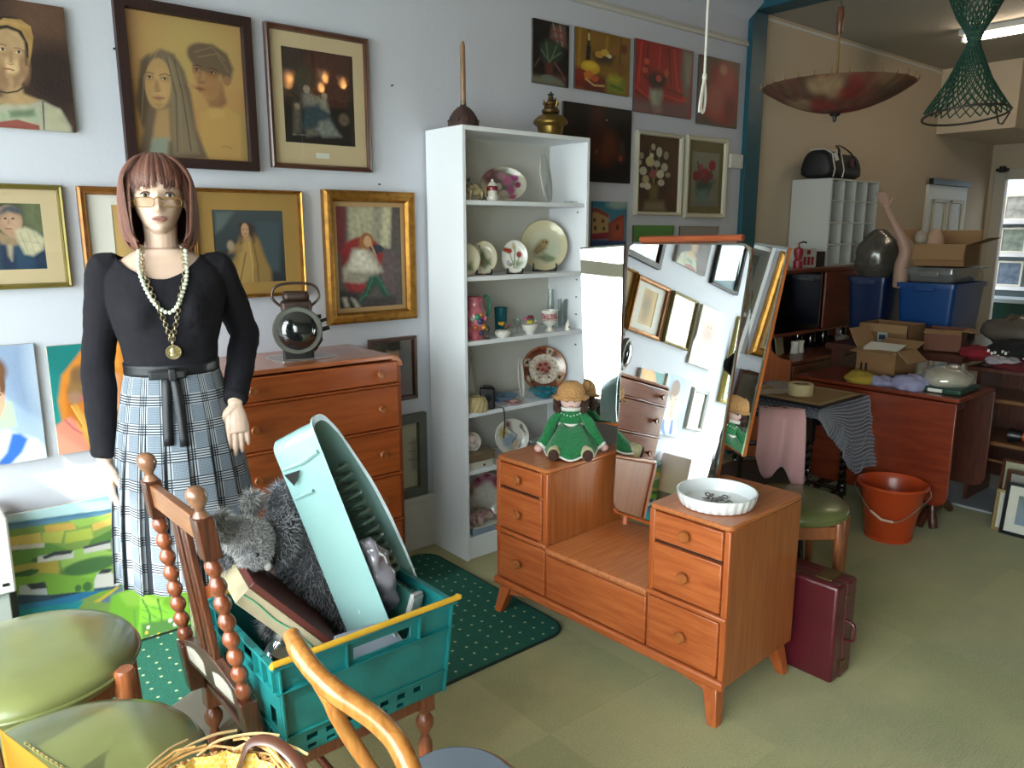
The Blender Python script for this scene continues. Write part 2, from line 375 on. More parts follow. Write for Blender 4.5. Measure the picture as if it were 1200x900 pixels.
# white panelled door in the picture wall, far room doorway
d = MB().box(7.5, 8.38, WY - .03, WY, 0, 1.98); dd = struct(d.build('door_1', M_trim, bevel=.004))
for x0, x1 in ((7.6, 7.9), (7.99, 8.29)):
    for z0, z1 in ((1.25, 1.85), (.2, 1.1)):
        fm = MB()
        for a, b, c, e in ((x0, x1, z0, z0 + .03), (x0, x1, z1 - .03, z1), (x0, x0 + .03, z0, z1), (x1 - .03, x1, z0, z1)): fm.box(a, b, WY - .045, WY - .03, c, e)
        fm.build('panel', mat('cream_panel', 'c9c2ac', .5), dd, bevel=.006)
MB().box(7.48, 8.36, WY - .07, WY - .03, 1.98, 2.03).build('door_track', mat('black_metal', '111214', .4), dd)
dj = MB().box(8.96, 9.0, 2.95, 3.06, 0, 2.18).box(8.96, 9.0, 1.97, 2.08, 0, 2.18).box(8.96, 9.0, 2.08, 2.95, 2.07, 2.18)
d2 = struct(dj.build('door_2', mat('door_surround', 'b5aea0', .5), bevel=.006))
MB().cyl((8.93, 2.98, 2.14), (8.93, 2.98, 2.2), .03, .03, 12).box(8.9, 8.97, 2.93, 3.03, 2.15, 2.18).build('door_closer', mat('black_metal'), d2)
# room beyond the doorway
nb = MB().box(10.6, 10.7, 0, 4.6, 0, 3.1).box(9.12, 10.7, 4.6, 4.7, 0, 3.1)
struct(nb.build('wall_far', mat('far_wall', '9fb0bb', .8), smooth=False))
struct(MB().box(9.12, 10.7, 0, 4.7, -.1, 0).build('floor_far', mat('far_floor', '5a5a52', .8), smooth=False))
area('far_room_lamp', (9.9, 2.9, 2.9), (0, 0, -1), .8, .8, 4, (.85, .93, 1))
# electrical bits on the wall
tag(MB().box(4.44, 4.58, WY - .035, WY, 1.97, 2.06).box(4.53, 4.55, WY - .045, WY - .035, 2.005, 2.03).build('wall_switch', M_trim, bevel=.006), 'white switch box on the wall beside the blue post', 'switch')
# pavement and facades outside
struct(MB().box(-30, WX - .12, -20, 20, -.4, -.25).build('floor_pavement', mat('pavement', 'b5b0a6', .9, noise=(3, .1)), smooth=False))

# invented blinds, out of view, added to block sun through the shopfront
M_blind = mat('roller_blind_cloth', 'a8a08c', .9)
for k, (y0, y1, z0) in enumerate(((-2.05, -.5, 1.9), (-.44, 1.14, 2.27))):
    b = thing('roller_blind', ['cream roller blind drawn low in the shopfront window farthest behind the camera', 'cream roller blind at the top of the middle shopfront window'][k], 'blind', (WX + .02, (y0 + y1) / 2, 2.83))
    MB().cyl((0, (y0 - y1) / 2, 0), (0, (y1 - y0) / 2, 0), .022, n=12).build('roller', M_trim, b)
    MB().box(.018, .02, (y0 - y1) / 2 + .01, (y1 - y0) / 2 - .01, z0 - 2.83, 0).build('blind_cloth', M_blind, b, smooth=False)
    MB().box(.012, .026, (y0 - y1) / 2 + .01, (y1 - y0) / 2 - .01, z0 - 2.85, z0 - 2.83).build('bottom_bar', M_trim, b)
# ------------------------------------------------------------------ pictures on the wall
M_oil = vcol('oil_paint', .5, bump=(120, .25)); M_print = vcol('printed_paper', .6); M_canvas = mat('canvas_edge', 'b9b3a5', .8)
M_glass = sheer('picture_glass', 'fdfefd', .07)
def mitred(w, h, prof):
    """picture moulding: prof = [(inset, depth)] swept round the rectangle, facing -y"""
    m = MB(); k = len(prof); V = []
    for (cx, cz) in ((0, 0), (1, 0), (1, 1), (0, 1)):
        for ins, dep in prof:
            V.append(((w - ins if cx else ins), -dep, (h - ins if cz else ins)))
    Fc = [(c * k + j, ((c + 1) % 4) * k + j, ((c + 1) % 4) * k + (j + 1) % k, c * k + (j + 1) % k) for c in range(4) for j in range(k)]
    return m.add(V, Fc)
def picture(name, label, x0, x1, z0, z1, spec, frame=None, fm=None, mount=None, mm=None, glass=False, sheet=M_oil, thick=.02, T=None, Y=None, group=None, step=.0035, cat='picture', tilt=0, lip=None, seed=1, title=None):
    """hangs on the picture wall between x0..x1, z0..z1; frame = moulding width, mount = (left, right, bottom, top) margins"""
    Y = WY - .002 if Y is None else Y
    w, h = x1 - x0, z1 - z0; t = thing(name, label, cat, (x0, Y, z0), group=group, rot=(0, tilt, 0))
    T = T or (lambda a, b: wall_pt(a, b, Y - thick))
    ins = 0
    if frame:
        d = thick + .008
        pr = [(0, 0), (0, d * .8), (frame * .25, d), (frame * .6, d * .82), (frame * .8, d * .86), (frame, d * .45), (frame, 0)] if lip != 'flat' else [(0, 0), (0, d), (frame * .92, d), (frame, d * .8), (frame, 0)]
        o = mitred(w, h, pr).build('frame', fm, t, ang=25)
        ins = frame * .97
        MB().box(ins * .8, w - ins * .8, -.004, 0, ins * .8, h - ins * .8).build('backing_board', M_canvas, t, smooth=False)
    else:
        MB().box(0, w, -thick, 0, 0, h).build('stretcher', M_canvas if x0 < 2 else mat('dark_canvas_edge', '4a4440', .8), t, bevel=.002)
    a = b = c = e = 0
    if mount:
        a, b, c, e = mount; yy = -.0075 if frame else -thick - .002
        V = []
        for q, (dx0, dx1, dz0, dz1) in enumerate(((0, 0, 0, 0), (a, b, c, e))):
            for (X, Z) in ((ins * .8 + dx0, ins * .8 + dz0), (w - ins * .8 - dx1, ins * .8 + dz0), (w - ins * .8 - dx1, h - ins * .8 - dz1), (ins * .8 + dx0, h - ins * .8 - dz1)):
                V.append((X, yy, Z))
        V += [(x, yy + .0025, z) for x, y, z in V[4:]]
        MB().add(V, [(0, 1, 5, 4), (1, 2, 6, 5), (2, 3, 7, 6), (3, 0, 4, 7), (4, 5, 9, 8), (5, 6, 10, 9), (6, 7, 11, 10), (7, 4, 8, 11)]).build('mount', mm, t, smooth=False)
    i2 = ins * .8; X0, X1, Z0, Z1 = i2 + a, w - i2 - b, i2 + c, h - i2 - e
    ysh = -.0051 if frame else -thick - .0006
    painted_sheet('painting' if sheet is M_oil else 'print', X1 - X0, Z1 - Z0, spec, T, sheet, t, (X0, ysh, Z0), x0=x0 + X0, z0=z0 + Z0, step=step, seed=seed)
    if title: MB().box(w / 2 - .03, w / 2 + .03, -.0085, -.0075, i2 + c * .35, i2 + c * .6).build('title_card', mat('paper_white', 'd8d6cf', .7), t, smooth=False)
    if glass: MB().box(ins, w - ins, -thick * .6 - .0015, -thick * .6, ins, h - ins).build('glass', M_glass, t, smooth=False)
    return t
M_fdark = wood('dark_brown_frame', '200f0e', '301815', 2, 8, .5, 0); M_fbrown = wood('walnut_frame', '3a1f14', '56301f', 2, 8, .3)
M_gold = mat('antique_gold', '9a6c2c', .35, metal=.75, noise=(30, .3)); M_olive = mat('olive_gilt', '74672f', .4, metal=.4, noise=(10, .15))
M_goldbr = mat('bronzed_gold', '8a5a2a', .4, metal=.5, noise=(18, .3)); M_mcream = mat('cream_mount', 'cbb492', .85); M_mwhite = mat('white_mount', 'd2cdc4', .85)
M_mgold = mat('gold_mount', '9c7a40', .6, noise=(4, .08)); M_mtan = mat('linen_slip', 'a8865c', .8); M_fcream = mat('cream_painted_frame', 'c9c2ae', .5)
def UV(x0, x1, z0, z1): return lambda a, b: (x0 + (x1 - x0) * a, z1 - (z1 - z0) * b)
picture('oil_portrait', 'unframed canvas of a woman with a yellow headband, top left corner of the wall', .262, .636, 1.90, 2.30,
 'b 3e2b22;n .25 30;e 50 20 30 40 5a4030 0 .9;e 60 90 30 40 2a1c18 0 .8;P a3a08c -10,128 10,116 50,118 72,130 84,150 84,160 -20,160;P 9aa48a -5,132 45,128 50,140 0,142;P 6a7a60 10,130 40,128 42,136 12,138;p 8a4a42 -8,144 20,140 46,147 47,153 -10,153;l 2c2420 1.5 50,119 52,152;P a8a488 54,122 70,128 80,152 54,152;P a88a62 -12,120 4,112 8,98 24,98 28,110 48,118 30,123 -2,122;e 12 68 20 32 b08f68 0 .12;e 2 90 8 20 8f6f50 0 .8;e 27 72 7 22 8c6b4c 0 .8;P caa97e 6,50 20,48 22,84 8,90;e 14 34 24 14 1e1916 0 .15;e 12 50 17 20 ab8c66 0 .3;L 1e1916 5 -8,33 8,31 22,36 31,48 33,66;L 4a3a2c 2 30,60 31,76;p 9c7a48 -14,33 4,21 24,23 36,31 39,44 37,62 34,76 33,52 25,36 8,29 -14,33;P b08c58 -8,27 14,23 34,33 6,27;P 9c7a58 -4,60 10,62 6,66 -2,64;l 5a4230 1.1 -3,53 2,51.5 7,53.5;l 5a4230 1.1 16,56 22,56.5 28,60;e 2.5 57.5 4.4 1.9 c8b49a;e 3 57.5 1.7 1.8 1e1814;l 2c2018 .7 -2,57 2,55.6 7,58;e 22 61 4.2 1.8 c8b49a;e 22 61 1.6 1.7 1e1814;l 2c2018 .7 17,60 22,59.2 27,62;P 8f6f50 12,58 10.5,73 14,75 15,62;l 7c5a40 .8 8,74 12,76 16,75;l 8a5244 1.7 5,80.5 10,80.5 16,82.5;l 5a3028 .6 4,81 10,81.2 17,83;P a8835e 6,86 16,87 13,90 8,89;l 1d1a18 2 -12,104 8,109 20,107 26,103;P 8f7050 14,90 24,84 24,100 16,104;n .07 90', seed=3, step=.002)
picture('framed_drawing', 'large dark-framed pastel of a long-haired girl and a boy on tan paper', .79, 1.275, 1.80, 2.37,
 'b ba8a56;n .05 14;e 232 60 50 50 b99a5e 0 .9;P a88a54 240,128 300,130 300,190 240,190;P bd9458 236,132 260,118 284,136 286,188 240,188;P c49c62 246,130 262,122 266,136 250,140;P 6e5a48 172,66 190,56 206,62 218,82 226,110 232,150 246,186 164,184 170,150 160,118 166,86;P 83705a 196,62 212,80 222,120 236,180 206,182 200,110;P 5b4938 166,70 176,62 176,120 170,150 163,120;l 8f7c62 1 186,60 170,90 168,140;l 8f7c62 1 200,66 212,110 216,178;l 4c3c2e 1.2 206,70 216,110 226,176;l 8a765e 1 190,60 204,90 206,170;l 4c3c2e 1 197,66 208,110 210,178;P b08a5e 186,128 200,126 202,164 180,168 182,150;e 187 97 15 30 b9915f -8 .12;e 191 103 9 18 c59c6b 0 .9;P 8f9284 180,162 200,160 198,184 176,184;P a07850 172,86 182,88 181,93 173,92;P a07850 189,88 200,90 199,95 190,93;e 176.5 89.3 3.8 1.5 c8b088;e 177 89.3 1.6 1.5 2c2420;l 3a2c22 .8 172.5,89 176.5,87.6 181,89.6;e 194.5 91.4 3.8 1.5 c8b088;e 195 91.4 1.6 1.5 2c2420;l 3a2c22 .8 190.5,91 194.5,89.8 199,91.8;l 5f4836 1.1 171,85 176,83.5 182,85.5;l 5f4836 1.1 189,87 195,85.6 201,88;P 9c7448 184,92 182.6,103 186,106 189.5,104.5 187,94;l 7a5438 .8 183,105 186,106.6 189.5,105.4;P 9a5c4c 182,113.6 187,112 194,114 188,117;l 5c3028 .6 181.6,113.8 187.5,114.4 194.4,114.4;P a67c50 183,121 193,121 189,125;e 228 100 6 3 b58a5c;P 8a5f42 240,100 262,96 268,120 262,126 248,124;e 243 88 14 28 b08256 12 .12;e 250 96 12 22 a3764c 0 .9;e 246 68 24 17 6a5440 -15 .2;P 6a5440 228,58 250,50 268,62 276,80 272,96 264,94 258,78 232,72 224,62;l 8a7258 1.2 230,60 250,54 266,70;l 8a7258 1.2 234,66 256,62 270,84;e 268 94 4 6 9a6c48;P 8a5c3a 228,78 238,80 237,85 229,84;P 8a5c3a 245,81 257,85 256,90 246,88;e 233 80.6 3 1.4 b8946a;e 232.6 80.6 1.5 1.4 221a16;l 33241a .9 229,79.6 233,78.6 237,80.6;e 250.6 84.6 3.6 1.4 b8946a;e 250 84.6 1.5 1.4 221a16;l 33241a .9 246.5,84 250.5,82.8 255,85.4;l 4a3426 1.2 228,76 233,75 238,77;l 4a3426 1.2 245,79 251,79 257,82;P 8c5e3c 238,82 234,92 236,96 241,96 242,86;P b88a60 240,84 238,92 240,93 242,87;l 6a4028 .9 234,95 237,96.6 241,96;P 8c4438 231.5,102 236,100.6 241.5,104 236,106.5;l 55261e .6 231.5,102.6 236,103 241.5,104.2;l 7d6a42 .8 262,172 268,171 274,174', .036, M_fdark, sheet=M_print, thick=.024, lip='flat', seed=5, glass=True, step=.002)
picture('framed_print', 'walnut-framed glazed print of figures in a dark room, cream mount, title card', 1.332, 1.79, 1.82, 2.37,
 'b 2c201b;n .3 18;P 47271e 360,60 412,64 410,128 378,130 350,100;P 3c2a22 332,58 345,60 345,110 334,120;e 384 90 22 40 4e2a20 0 .9;e 356 92 14 16 3e3626 0 .9;P 1c1512 335,120 412,128 414,170 337,165;e 361 104 4 5 9c8a78;P 7c7670 356,110 366,108 376,118 372,128 358,126;P 32424a 360,124 384,122 394,148 372,158 356,150;P 5c5348 345,120 354,120 354,155 346,157;P 8a8478 372,112 384,116 388,132 378,126;P 7c7c76 376,142 388,140 396,152 402,160 380,160 372,152;P 6d665a 360,152 372,150 374,158 362,160;e 350 124 3 4 8c7a68;e 382 112 3.4 4 97866f;e 405 140 6 7 6a5a48 0 .6;l 6a6a64 1.2 345,157 362,158;n .15 160', .021, M_fbrown, (.052, .055, .088, .062), M_mcream, True, M_print, title=True, seed=6, step=.0022)
picture('framed_photograph', 'olive-gilt framed picture of a man in a flat cap and knitted sleeve', .262, .572, 1.375, 1.722,
 'b 4c5535;n .15 14;e 10 262 16 34 3c452c 0 .9;e 45 250 12 30 62694a 0 .9;P 25405c -6,284 12,276 40,270 54,276 56,316 -6,318;P 1a2d4a 2,286 20,300 22,316 2,316;P 1c2f4e 40,290 54,286 56,316 44,316;P b9a88c 8,278 16,284 15,306 11,300;P 9c8264 -8,270 14,276 26,282 20,288 2,286;e 12 258 15 18 b08a72 0 .12;e 14 261 9 9 c09a80 0 .9;e 18 274 9 6 b48e74;P c2b89c 18,270 30,266 44,272 54,280 52,292 40,300 30,298 22,284;l a59a7c 1 24,272 34,296;l a59a7c 1 32,270 42,296;l a59a7c 1 40,272 50,292;l a59a7c 1 22,282 52,286;P 4a4e58 0,248 4,242 14,240 24,244 27,252 10,248 0,252;e 7 256 2 1.1 3a2a24;e 16 256 2 1.1 3a2a24;l 7a5244 1.4 8,268 15,268;l 9a7460 1.2 11,257 10,263;n .06 140', .017, M_olive, (.06, .055, .052, .05), M_mcream, True, M_print, seed=7, step=.002)
picture('framed_sketch', 'bronze-framed pencil sketch on yellowed paper, half hidden behind the mannequin', .618, .985, 1.37, 1.722,
 'b bd9a5e;n .05 12;e .5 .35 .22 .2 ad8b58 0 .8;l 6f5f48 .006 .42,.3 .5,.22 .58,.3 .55,.42 .45,.42 .42,.3;l 6f5f48 .006 .45,.45 .4,.8;l 6f5f48 .006 .55,.45 .6,.8;l 7d6c52 .005 .42,.55 .62,.5', .028, M_goldbr, (.085, .085, .045, .04), M_mwhite, False, M_print, T=UV(.74, .9, 1.43, 1.68), seed=8)
picture('framed_portrait', 'gold-mounted picture of a woman in a long ochre robe, right of the mannequin', 1.0, 1.45, 1.302, 1.73,
 'g 3b4346 232a30;n .15 12;P 56625f 254,248 276,248 262,268 254,274;P 3c4a50 300,260 330,260 330,318 314,318;P 20262a 254,296 274,290 270,340 254,340;P 8f713f 283,276 298,272 306,282 312,300 320,318 322,345 262,345 268,318 278,300;P a5854c 286,280 294,280 300,310 292,344 276,344;l 6a5028 1.4 298,282 304,310 306,342;l 6a5028 1.4 290,296 282,340;l c09d5e 1.3 294,284 298,312 298,342;P 8a6a42 272,288 284,284 286,294 270,297;e 272 288 4 6 96866e 0 .6;P 34241c 282,262 290,260 300,266 300,284 294,276 284,286;e 289 270 4.6 8.5 b48c68 0 .2;P a87e5c 287,276 293,276 295,282 286,282;l 3c2a20 .8 286,269 288,269;l 3c2a20 .8 291,269 293,269;l 8a4a3c .9 288,274 291,274', .014, M_gold, (.07, .07, .05, .07), M_mgold, False, M_print, seed=9, thick=.022)
picture('framed_painting', 'gold-framed painting of a girl in white sitting in a red armchair', 1.545, 2.0, 1.163, 1.74,
 'b 4e4642;n .2 14;P 8a8672 409,242 462,242 460,290 411,290;P a29c80 412,242 440,242 440,280 414,284;P b3ab8c 452,242 461,242 460,290 450,288;P 6e2a2c 394,242 408,242 408,296 396,300;P 5c4a4c 440,296 466,294 468,345 440,340;e 428 300 24 22 8c1f22 0 .15;P 7a1a1e 404,300 420,284 446,288 448,330 440,342 412,344 404,326;P 8e2426 412,330 438,330 434,342 414,341;e 445 292 8 5 2a3038;P a8a090 416,292 430,290 440,296 448,310 452,318 440,326 424,332 406,330 404,316 412,306;P c4beac 418,296 430,292 438,304 444,316 424,326 410,320;P d2ccbc 422,296 430,296 432,308 424,310;P 8f8878 412,318 444,320 430,332 408,328;P 1d4a3a 436,324 448,322 452,334 462,350 456,352 444,336 432,350 424,356 430,340;l 2b6a50 2.2 446,324 456,342 461,351;l 2b6a50 2 440,326 432,346 424,354;e 433 282 8 9 8a5a2c 20 .3;P 8a5a2c 424,284 432,274 438,278 432,292 424,292;e 434 283 4.5 6.5 b98e6c 0 .2;l b48a68 2 438,286 444,300;P 221d1c 398,340 424,344 424,362 399,362;P b8b0a0 405,350 409,350 412,360 408,360;P b8b0a0 415,350 419,352 425,360 421,361;P 3a3234 430,350 468,346 468,360 426,362;n .12 120', .048, M_gold, (.028, .028, .03, .03), M_mtan, False, M_oil, thick=.03, seed=10, step=.0022)
picture('oil_portrait', 'unframed canvas of a boy in a blue and white striped top on pale blue', .10, .432, .777, 1.187,
 'g 8ba0bd 9fb2c8;n .08 16;e 30 440 24 50 8599b8 0 .9;e 46 430 16 60 a9b8cc 0 .9;P a8b7a2 -6,470 14,470 20,500 0,505;P c3ccd8 0,506 8,503 22,508 44,514 54,530 54,545 -60,545 -50,520 -20,508;P 2c62b4 14,508 24,508 33,514 26,530 12,545 -4,545 8,530;P 2a5aa6 -30,512 -18,508 -16,545 -34,545;P c3ccd8 36,516 50,520 54,536 30,540;e -14 462 20 34 c79a82 0 .12;e -16 436 24 20 6e4a30 0 .3;e 2 448 4 14 6e4a30 0 .4;P b98a70 -22,490 -4,488 -2,506 -26,508;e -2 463 3 1.8 2c2a2c;e -26 463 3.4 1.8 2c2a2c;l 5a3a2a 1.3 -6,458 2,459;l 9c5a4c 2 -20,480 -10,480;l a87860 1.5 -16,464 -18,473', seed=11)
picture('oil_portrait', 'unframed painting of an orange-haired head bowed on turquoise, left of the mannequin', .47, .742, .78, 1.172,
 'g 0f7a78 1b8a84;n .15 18;P d2832a 88,420 100,404 112,398 150,400 150,540 66,540 74,500 68,470 72,440;P e0973a 96,412 116,402 140,402 140,430 104,440;P c8711e 76,450 100,460 96,490 80,500;P 8c6a3e 84,434 96,426 104,440 100,468 84,474 78,460;P c8762a 100,440 112,430 112,480 100,480;P d59a78 104,428 116,424 140,440 140,480 112,492 100,460;P d88a74 66,498 82,488 96,500 106,520 100,540 60,540;P d2a04a 86,470 110,500 118,520 106,526 92,500;l e2b258 2 84,476 104,510 114,524;l b96a1c 2 80,474 96,500;l c8576a 2 76,492 86,502 96,508;e 95 466 3.4 4 c85868 0 .5;e 90 440 7 10 7d5c3a 0 .9;e 88 466 8 7 a07a62 0 .8', seed=12)
picture('landscape_painting', 'big unframed painting of green fields, white cottages and ferns leaning behind the stools', .285, .90, .015, .60,
 'g 8fc6df 9fd0d8;P b9dce2 8,600 134,590 134,604 8,616;p 5f8fae 8,622 60,612 134,602 230,596 230,612 8,630;p 4f7f9c 8,618 134,600 134,603 8,622;p 88a858 8,626 60,618 134,606 230,600 230,780 8,780;p d9c86a 12,634 50,628 52,640 14,644;p c3cc62 52,628 78,626 74,640 52,640;p d8b45c 54,620 90,616 92,624 56,628;p b9c858 80,628 110,622 112,634 78,641;p e0bf66 110,612 134,604 134,618 112,626;p 9fc860 84,614 134,606 130,612 96,622;p 6a9a48 14,646 60,640 90,650 60,664 14,668;p 5c8a44 110,636 134,624 134,644 100,652;p a5cf6a 70,652 110,644 134,650 134,664 76,672;p bcae5a 14,668 46,662 46,674 18,678;p c2b050 46,662 70,660 72,676 44,674;p 8fc850 76,668 134,662 134,684 84,688;e 108 666 34 9 4f7a48 0 .3;e 24 646 10 3 466f3c;e 60 656 22 4 4a7040;e 30 676 18 4 3e6a38;p d9d8d4 14,644 54,640 55,645 14,649;p d9d8d4 100,646 132,638 133,646 101,652;p 4a4c58 100,644 132,636 132,639 100,647;p dcdcd8 46,656 60,653 88,649 89,657 62,661 46,663;p 3c4048 52,656 66,650 88,648 86,652 66,655 54,659;p 86b848 14,680 70,676 134,684 134,700 20,704;p c8cfd4 24,690 36,688 56,692 57,700 24,702;p 3a3e48 32,688 54,685 57,692 38,694;p e4e2dc 112,684 116,674 130,672 140,680 142,690 112,694;p 3a3e48 116,676 122,670 134,669 130,674;p 3f5a78 112,692 146,688 140,692 112,696;p 33485c 22,700 60,700 96,696 110,698 60,710 22,712;p 3a5068 22,703 62,702 62,708 22,710;e 93 692 4 4 4c7a44;e 104 690 5.5 5.5 4c7a44;p 2f7fae 22,712 60,706 100,696 124,694 80,712 22,722;p 2a9aa6 22,718 100,706 90,720 22,736;p d8c04a 110,708 138,690 142,690 118,708;p 6c8098 118,708 142,691 150,690 130,708;P 8acc44 132,700 150,694 170,686 206,690 230,700 230,780 120,780;P a4dc58 140,698 170,690 200,696 190,710 150,712;l 4e7f3e 2 178,752 176,720 168,704;l 4e7f3e 2 190,752 190,722 186,704;l 5f9a4c 1 168,708 184,716;l 5f9a4c 1 168,716 184,724;l 5f9a4c 1 168,724 186,734;l 5f9a4c 1 180,712 198,720;l 5f9a4c 1 180,724 200,732;l 5f9a4c 1 180,736 200,742;l 76b058 1.4 160,740 158,716;P 5a8a48 166,732 212,724 214,748 166,758;e 172 742 2.2 2.2 e0c24a;e 178 748 2.6 2.6 e6e2da;e 166 752 2 2 d8a8a0;e 186 744 2 2 e0c24a;e 206 732 3 3 e6e6e2;e 212 738 3 3 e6e6e2;e 200 728 2.4 2.4 dcd6dc;e 208 742 2.4 2.4 c8c8d8;e 174 736 2.2 2.2 e6e0d8;e 196 742 2 2 e8b8b0', T=lambda a, b: wall_pt(a, b, 3.02), Y=3.04, thick=.018, seed=13, step=.004)
bpy.data.objects['landscape_painting'].rotation_euler = (math.radians(-4.5), 0, 0)
picture('small_framed_picture', 'small brown-framed portrait hung just right of the chest of drawers top', 1.745, 1.998, .775, 1.08,
 'b 5c5246;n .15 20;e 462 418 16 20 3a2c24 0 .5;e 462 416 8 11 a07c62 0 .3;P 6a4640 446,436 478,436 480,466 444,466;e 464 407 9 5 241c18 0 .4', .022, M_fbrown, None, None, True, M_print, seed=14)
picture('narrow_framed_picture', 'grey wooden framed sheet of pale text low between chest and bookcase', 1.70, 2.04, .285, .70,
 'b b7b39c;n .05 8;P 8f8e80 484,515 490,515 490,552 484,552;l 6f6e66 .8 480,520 492,519;l 6f6e66 .8 480,530 492,529;l 6f6e66 .8 480,540 492,539', .045, mat('grey_green_frame', '5c6258', .6, noise=(12, .15)), None, None, False, M_print, seed=15, lip='flat')
# --- right group
picture('still_life', 'small dark painting of a plant by a checked curtain, highest left of the right group', 2.735, 2.985, 2.305, 2.61,
 'b 191210;n .2 24;P 6a5048 646,30 662,30 664,56 652,50 645,44;l a09080 1.2 648,28 654,52;l a09080 1.2 656,30 659,54;l 7a3a34 1.6 646,36 663,40;l 7a3a34 1.6 646,44 662,48;P 2c3a2c 632,52 640,46 656,50 660,64 652,74 636,72;l 5f7058 1.4 643,74 640,50;l 5f7058 1.2 644,72 634,58;l 6a7a62 1.2 645,72 652,54;l 5f7058 1.2 645,70 657,62;P 5a2f26 639,74 648,74 648,90 640,90;P 6e6a58 622,88 662,92 662,103 622,97;e 643 92 9 4 6a7068;l 6a3a3a 2 650,74 662,92;l 6a3a36 1.6 626,78 632,68;l 4a2a26 2 652,86 662,98', thick=.012, seed=20)
picture('still_life', 'painting of melons, grapes and a dark bottle against a yellow curtain', 3.032, 3.46, 2.31, 2.616,
 'b 7d5a1e;n .15 20;l 9a7226 3 680,34 678,80;l 5e4216 3 690,36 688,70;l 9a7226 3 712,44 710,64;l 5e4216 2 728,46 726,80;P 6a2018 672,78 690,80 688,104 671,103;P 5c1c18 688,84 712,92 708,110 684,106;l 14160f 5 690,56 689,70;l 14160f 2.4 690,44 690,56;l c9b98a 2 690,40 690,46;P 3a2a20 694,62 720,66 716,76 700,74;e 702 64 5 4 b88a32;e 709 62 5 4 c29a40;e 714 66 3 2.4 cfc0a0;e 720 60 5 5 8a5a2a;e 692 79 11 8 c29a22 0 .2;e 692 77 7 4 d8b43a 0 .8;e 682 88 8 7 7a2018;e 690 88 6 5 c26a28;e 697 92 5 4 b0502a;e 703 98 4 4 6a1c22;l c9b078 1.3 686,92 696,100 708,101;P 6e7a26 710,92 722,86 732,94 732,112 712,108;P a89a2e 714,88 728,92 724,98 712,94;l 4f6420 2 716,100 730,106;e 728 82 4 8 7a4a22 0 .5;e 731 58 4 6 6a3020 0 .5', thick=.012, seed=21)
picture('still_life', 'painting of a pale flower vase before a bright red draped curtain', 3.503, 4.03, 2.238, 2.628,
 'b 8f1f1c;n .1 20;P 6f6056 800,58 812,60 806,140 802,116 798,90;P 8a8074 802,62 812,64 808,100 804,100;l b8342a 2.4 752,50 748,96;l 6e1412 2.4 760,52 756,90;l b8342a 2.2 774,56 772,80;l 6e1412 2 784,58 786,100;l b8342a 2.4 790,60 794,104 802,116;l b03028 2.4 745,100 756,112 762,114;l 6e1412 1.6 744,106 758,116;l b8342a 1.8 780,112 796,118 804,118;l 6e1412 2 782,104 800,112;P 6e4a4c 741,112 760,118 800,122 808,124 806,142 740,130;P 7c5a5a 742,120 760,124 758,131 741,128;P 8a8a7c 762,104 776,104 777,112 773,126 765,125 761,114;P a5a592 763,106 768,106 769,122 765,120;P 2f1c18 757,90 766,84 782,90 778,104 764,104;e 758 72 3.4 3.6 c05030;e 756 82 3.4 3.6 b04a30;e 781 86 2.6 5 b0502c;e 772 92 3.4 4 b0443a;l 3c2a1c 1 759,78 766,98;P 8a6c62 764,126 776,127 774,133 766,132', thick=.012, seed=22)
picture('still_life', 'painting of one big red fruit, beside the blue post at the top', 4.09, 4.512, 2.22, 2.622,
 'b 5b4434;n .15 12;e 843 110 24 34 7d2018 10 .3;e 846 120 20 26 86161a 0 .6;e 850 92 10 18 9c3a2c 0 .8;e 838 118 10 20 9a4a3c 0 .9;e 824 90 8 24 5c4a38 0 .8;e 855 128 6 14 6c1216 0 .8;P 4c4238 816,130 822,146 850,150 830,140;e 848 82 4 6 b07a60 0 .9', thick=.012, seed=23)
picture('dark_painting', 'near-black painting with a faint orange glow, behind the brass oil lamp', 2.95, 3.487, 1.835, 2.238,
 'b 0c0807;P 240d08 690,124 708,126 708,180 694,176;e 708 172 16 20 5a2a12 0 .9;e 700 150 9 30 3a160c 0 .9;e 728 184 5 7 4a1c12 0 .8;e 711 141 1.2 1.2 8a8478;e 729 174 3 8 3a3022 0 .8;e 699 178 1.6 3 6a4c34;e 664 144 10 16 1c0c08 0 .9;e 727 186 2 3 8c4830 0 .8', thick=.014, seed=24)
picture('framed_flower_painting', 'cream-framed painting of white blossoms in a tall vase on brown', 3.535, 3.955, 1.659, 2.137,
 'b 4c3220;n .12 14;e 770 166 20 14 5c4028 0 .9;e 768 205 18 36 33261a 0 .9;P 6a5a34 762,216 774,216 772,234 764,234;P 7a6a50 758,236 780,236 782,248 756,247;l 8c7c58 1 768,214 764,176;l 8c7c58 1 768,214 776,180;e 764 189 5 6 b8a87a;e 756 200 4.4 5 b5ad94;e 759 210 4 5 a89a72;e 768 204 5 5 8a4a44;e 776 204 4.4 5 b8b09a;e 772 192 4 4 a8a08c;e 781 196 4 5 a89e88;e 754 182 3 4 9c9078;e 775 178 3.4 6 b5ad94;e 768 172 2.6 4 a8a080;e 783 182 3 5 8c8268;e 761 218 4 4 c0b8a0;e 777 214 4 4 b0a088;e 766 182 2.6 3 c0b894;e 752 190 2.4 3 b5ad94;e 785 205 3 3 8f866c;e 755 217 3 3 b8b0a0', .022, M_fcream, (.006, .006, .006, .006), mat('brown_slip', '6a5238', .7), False, M_oil, seed=25)
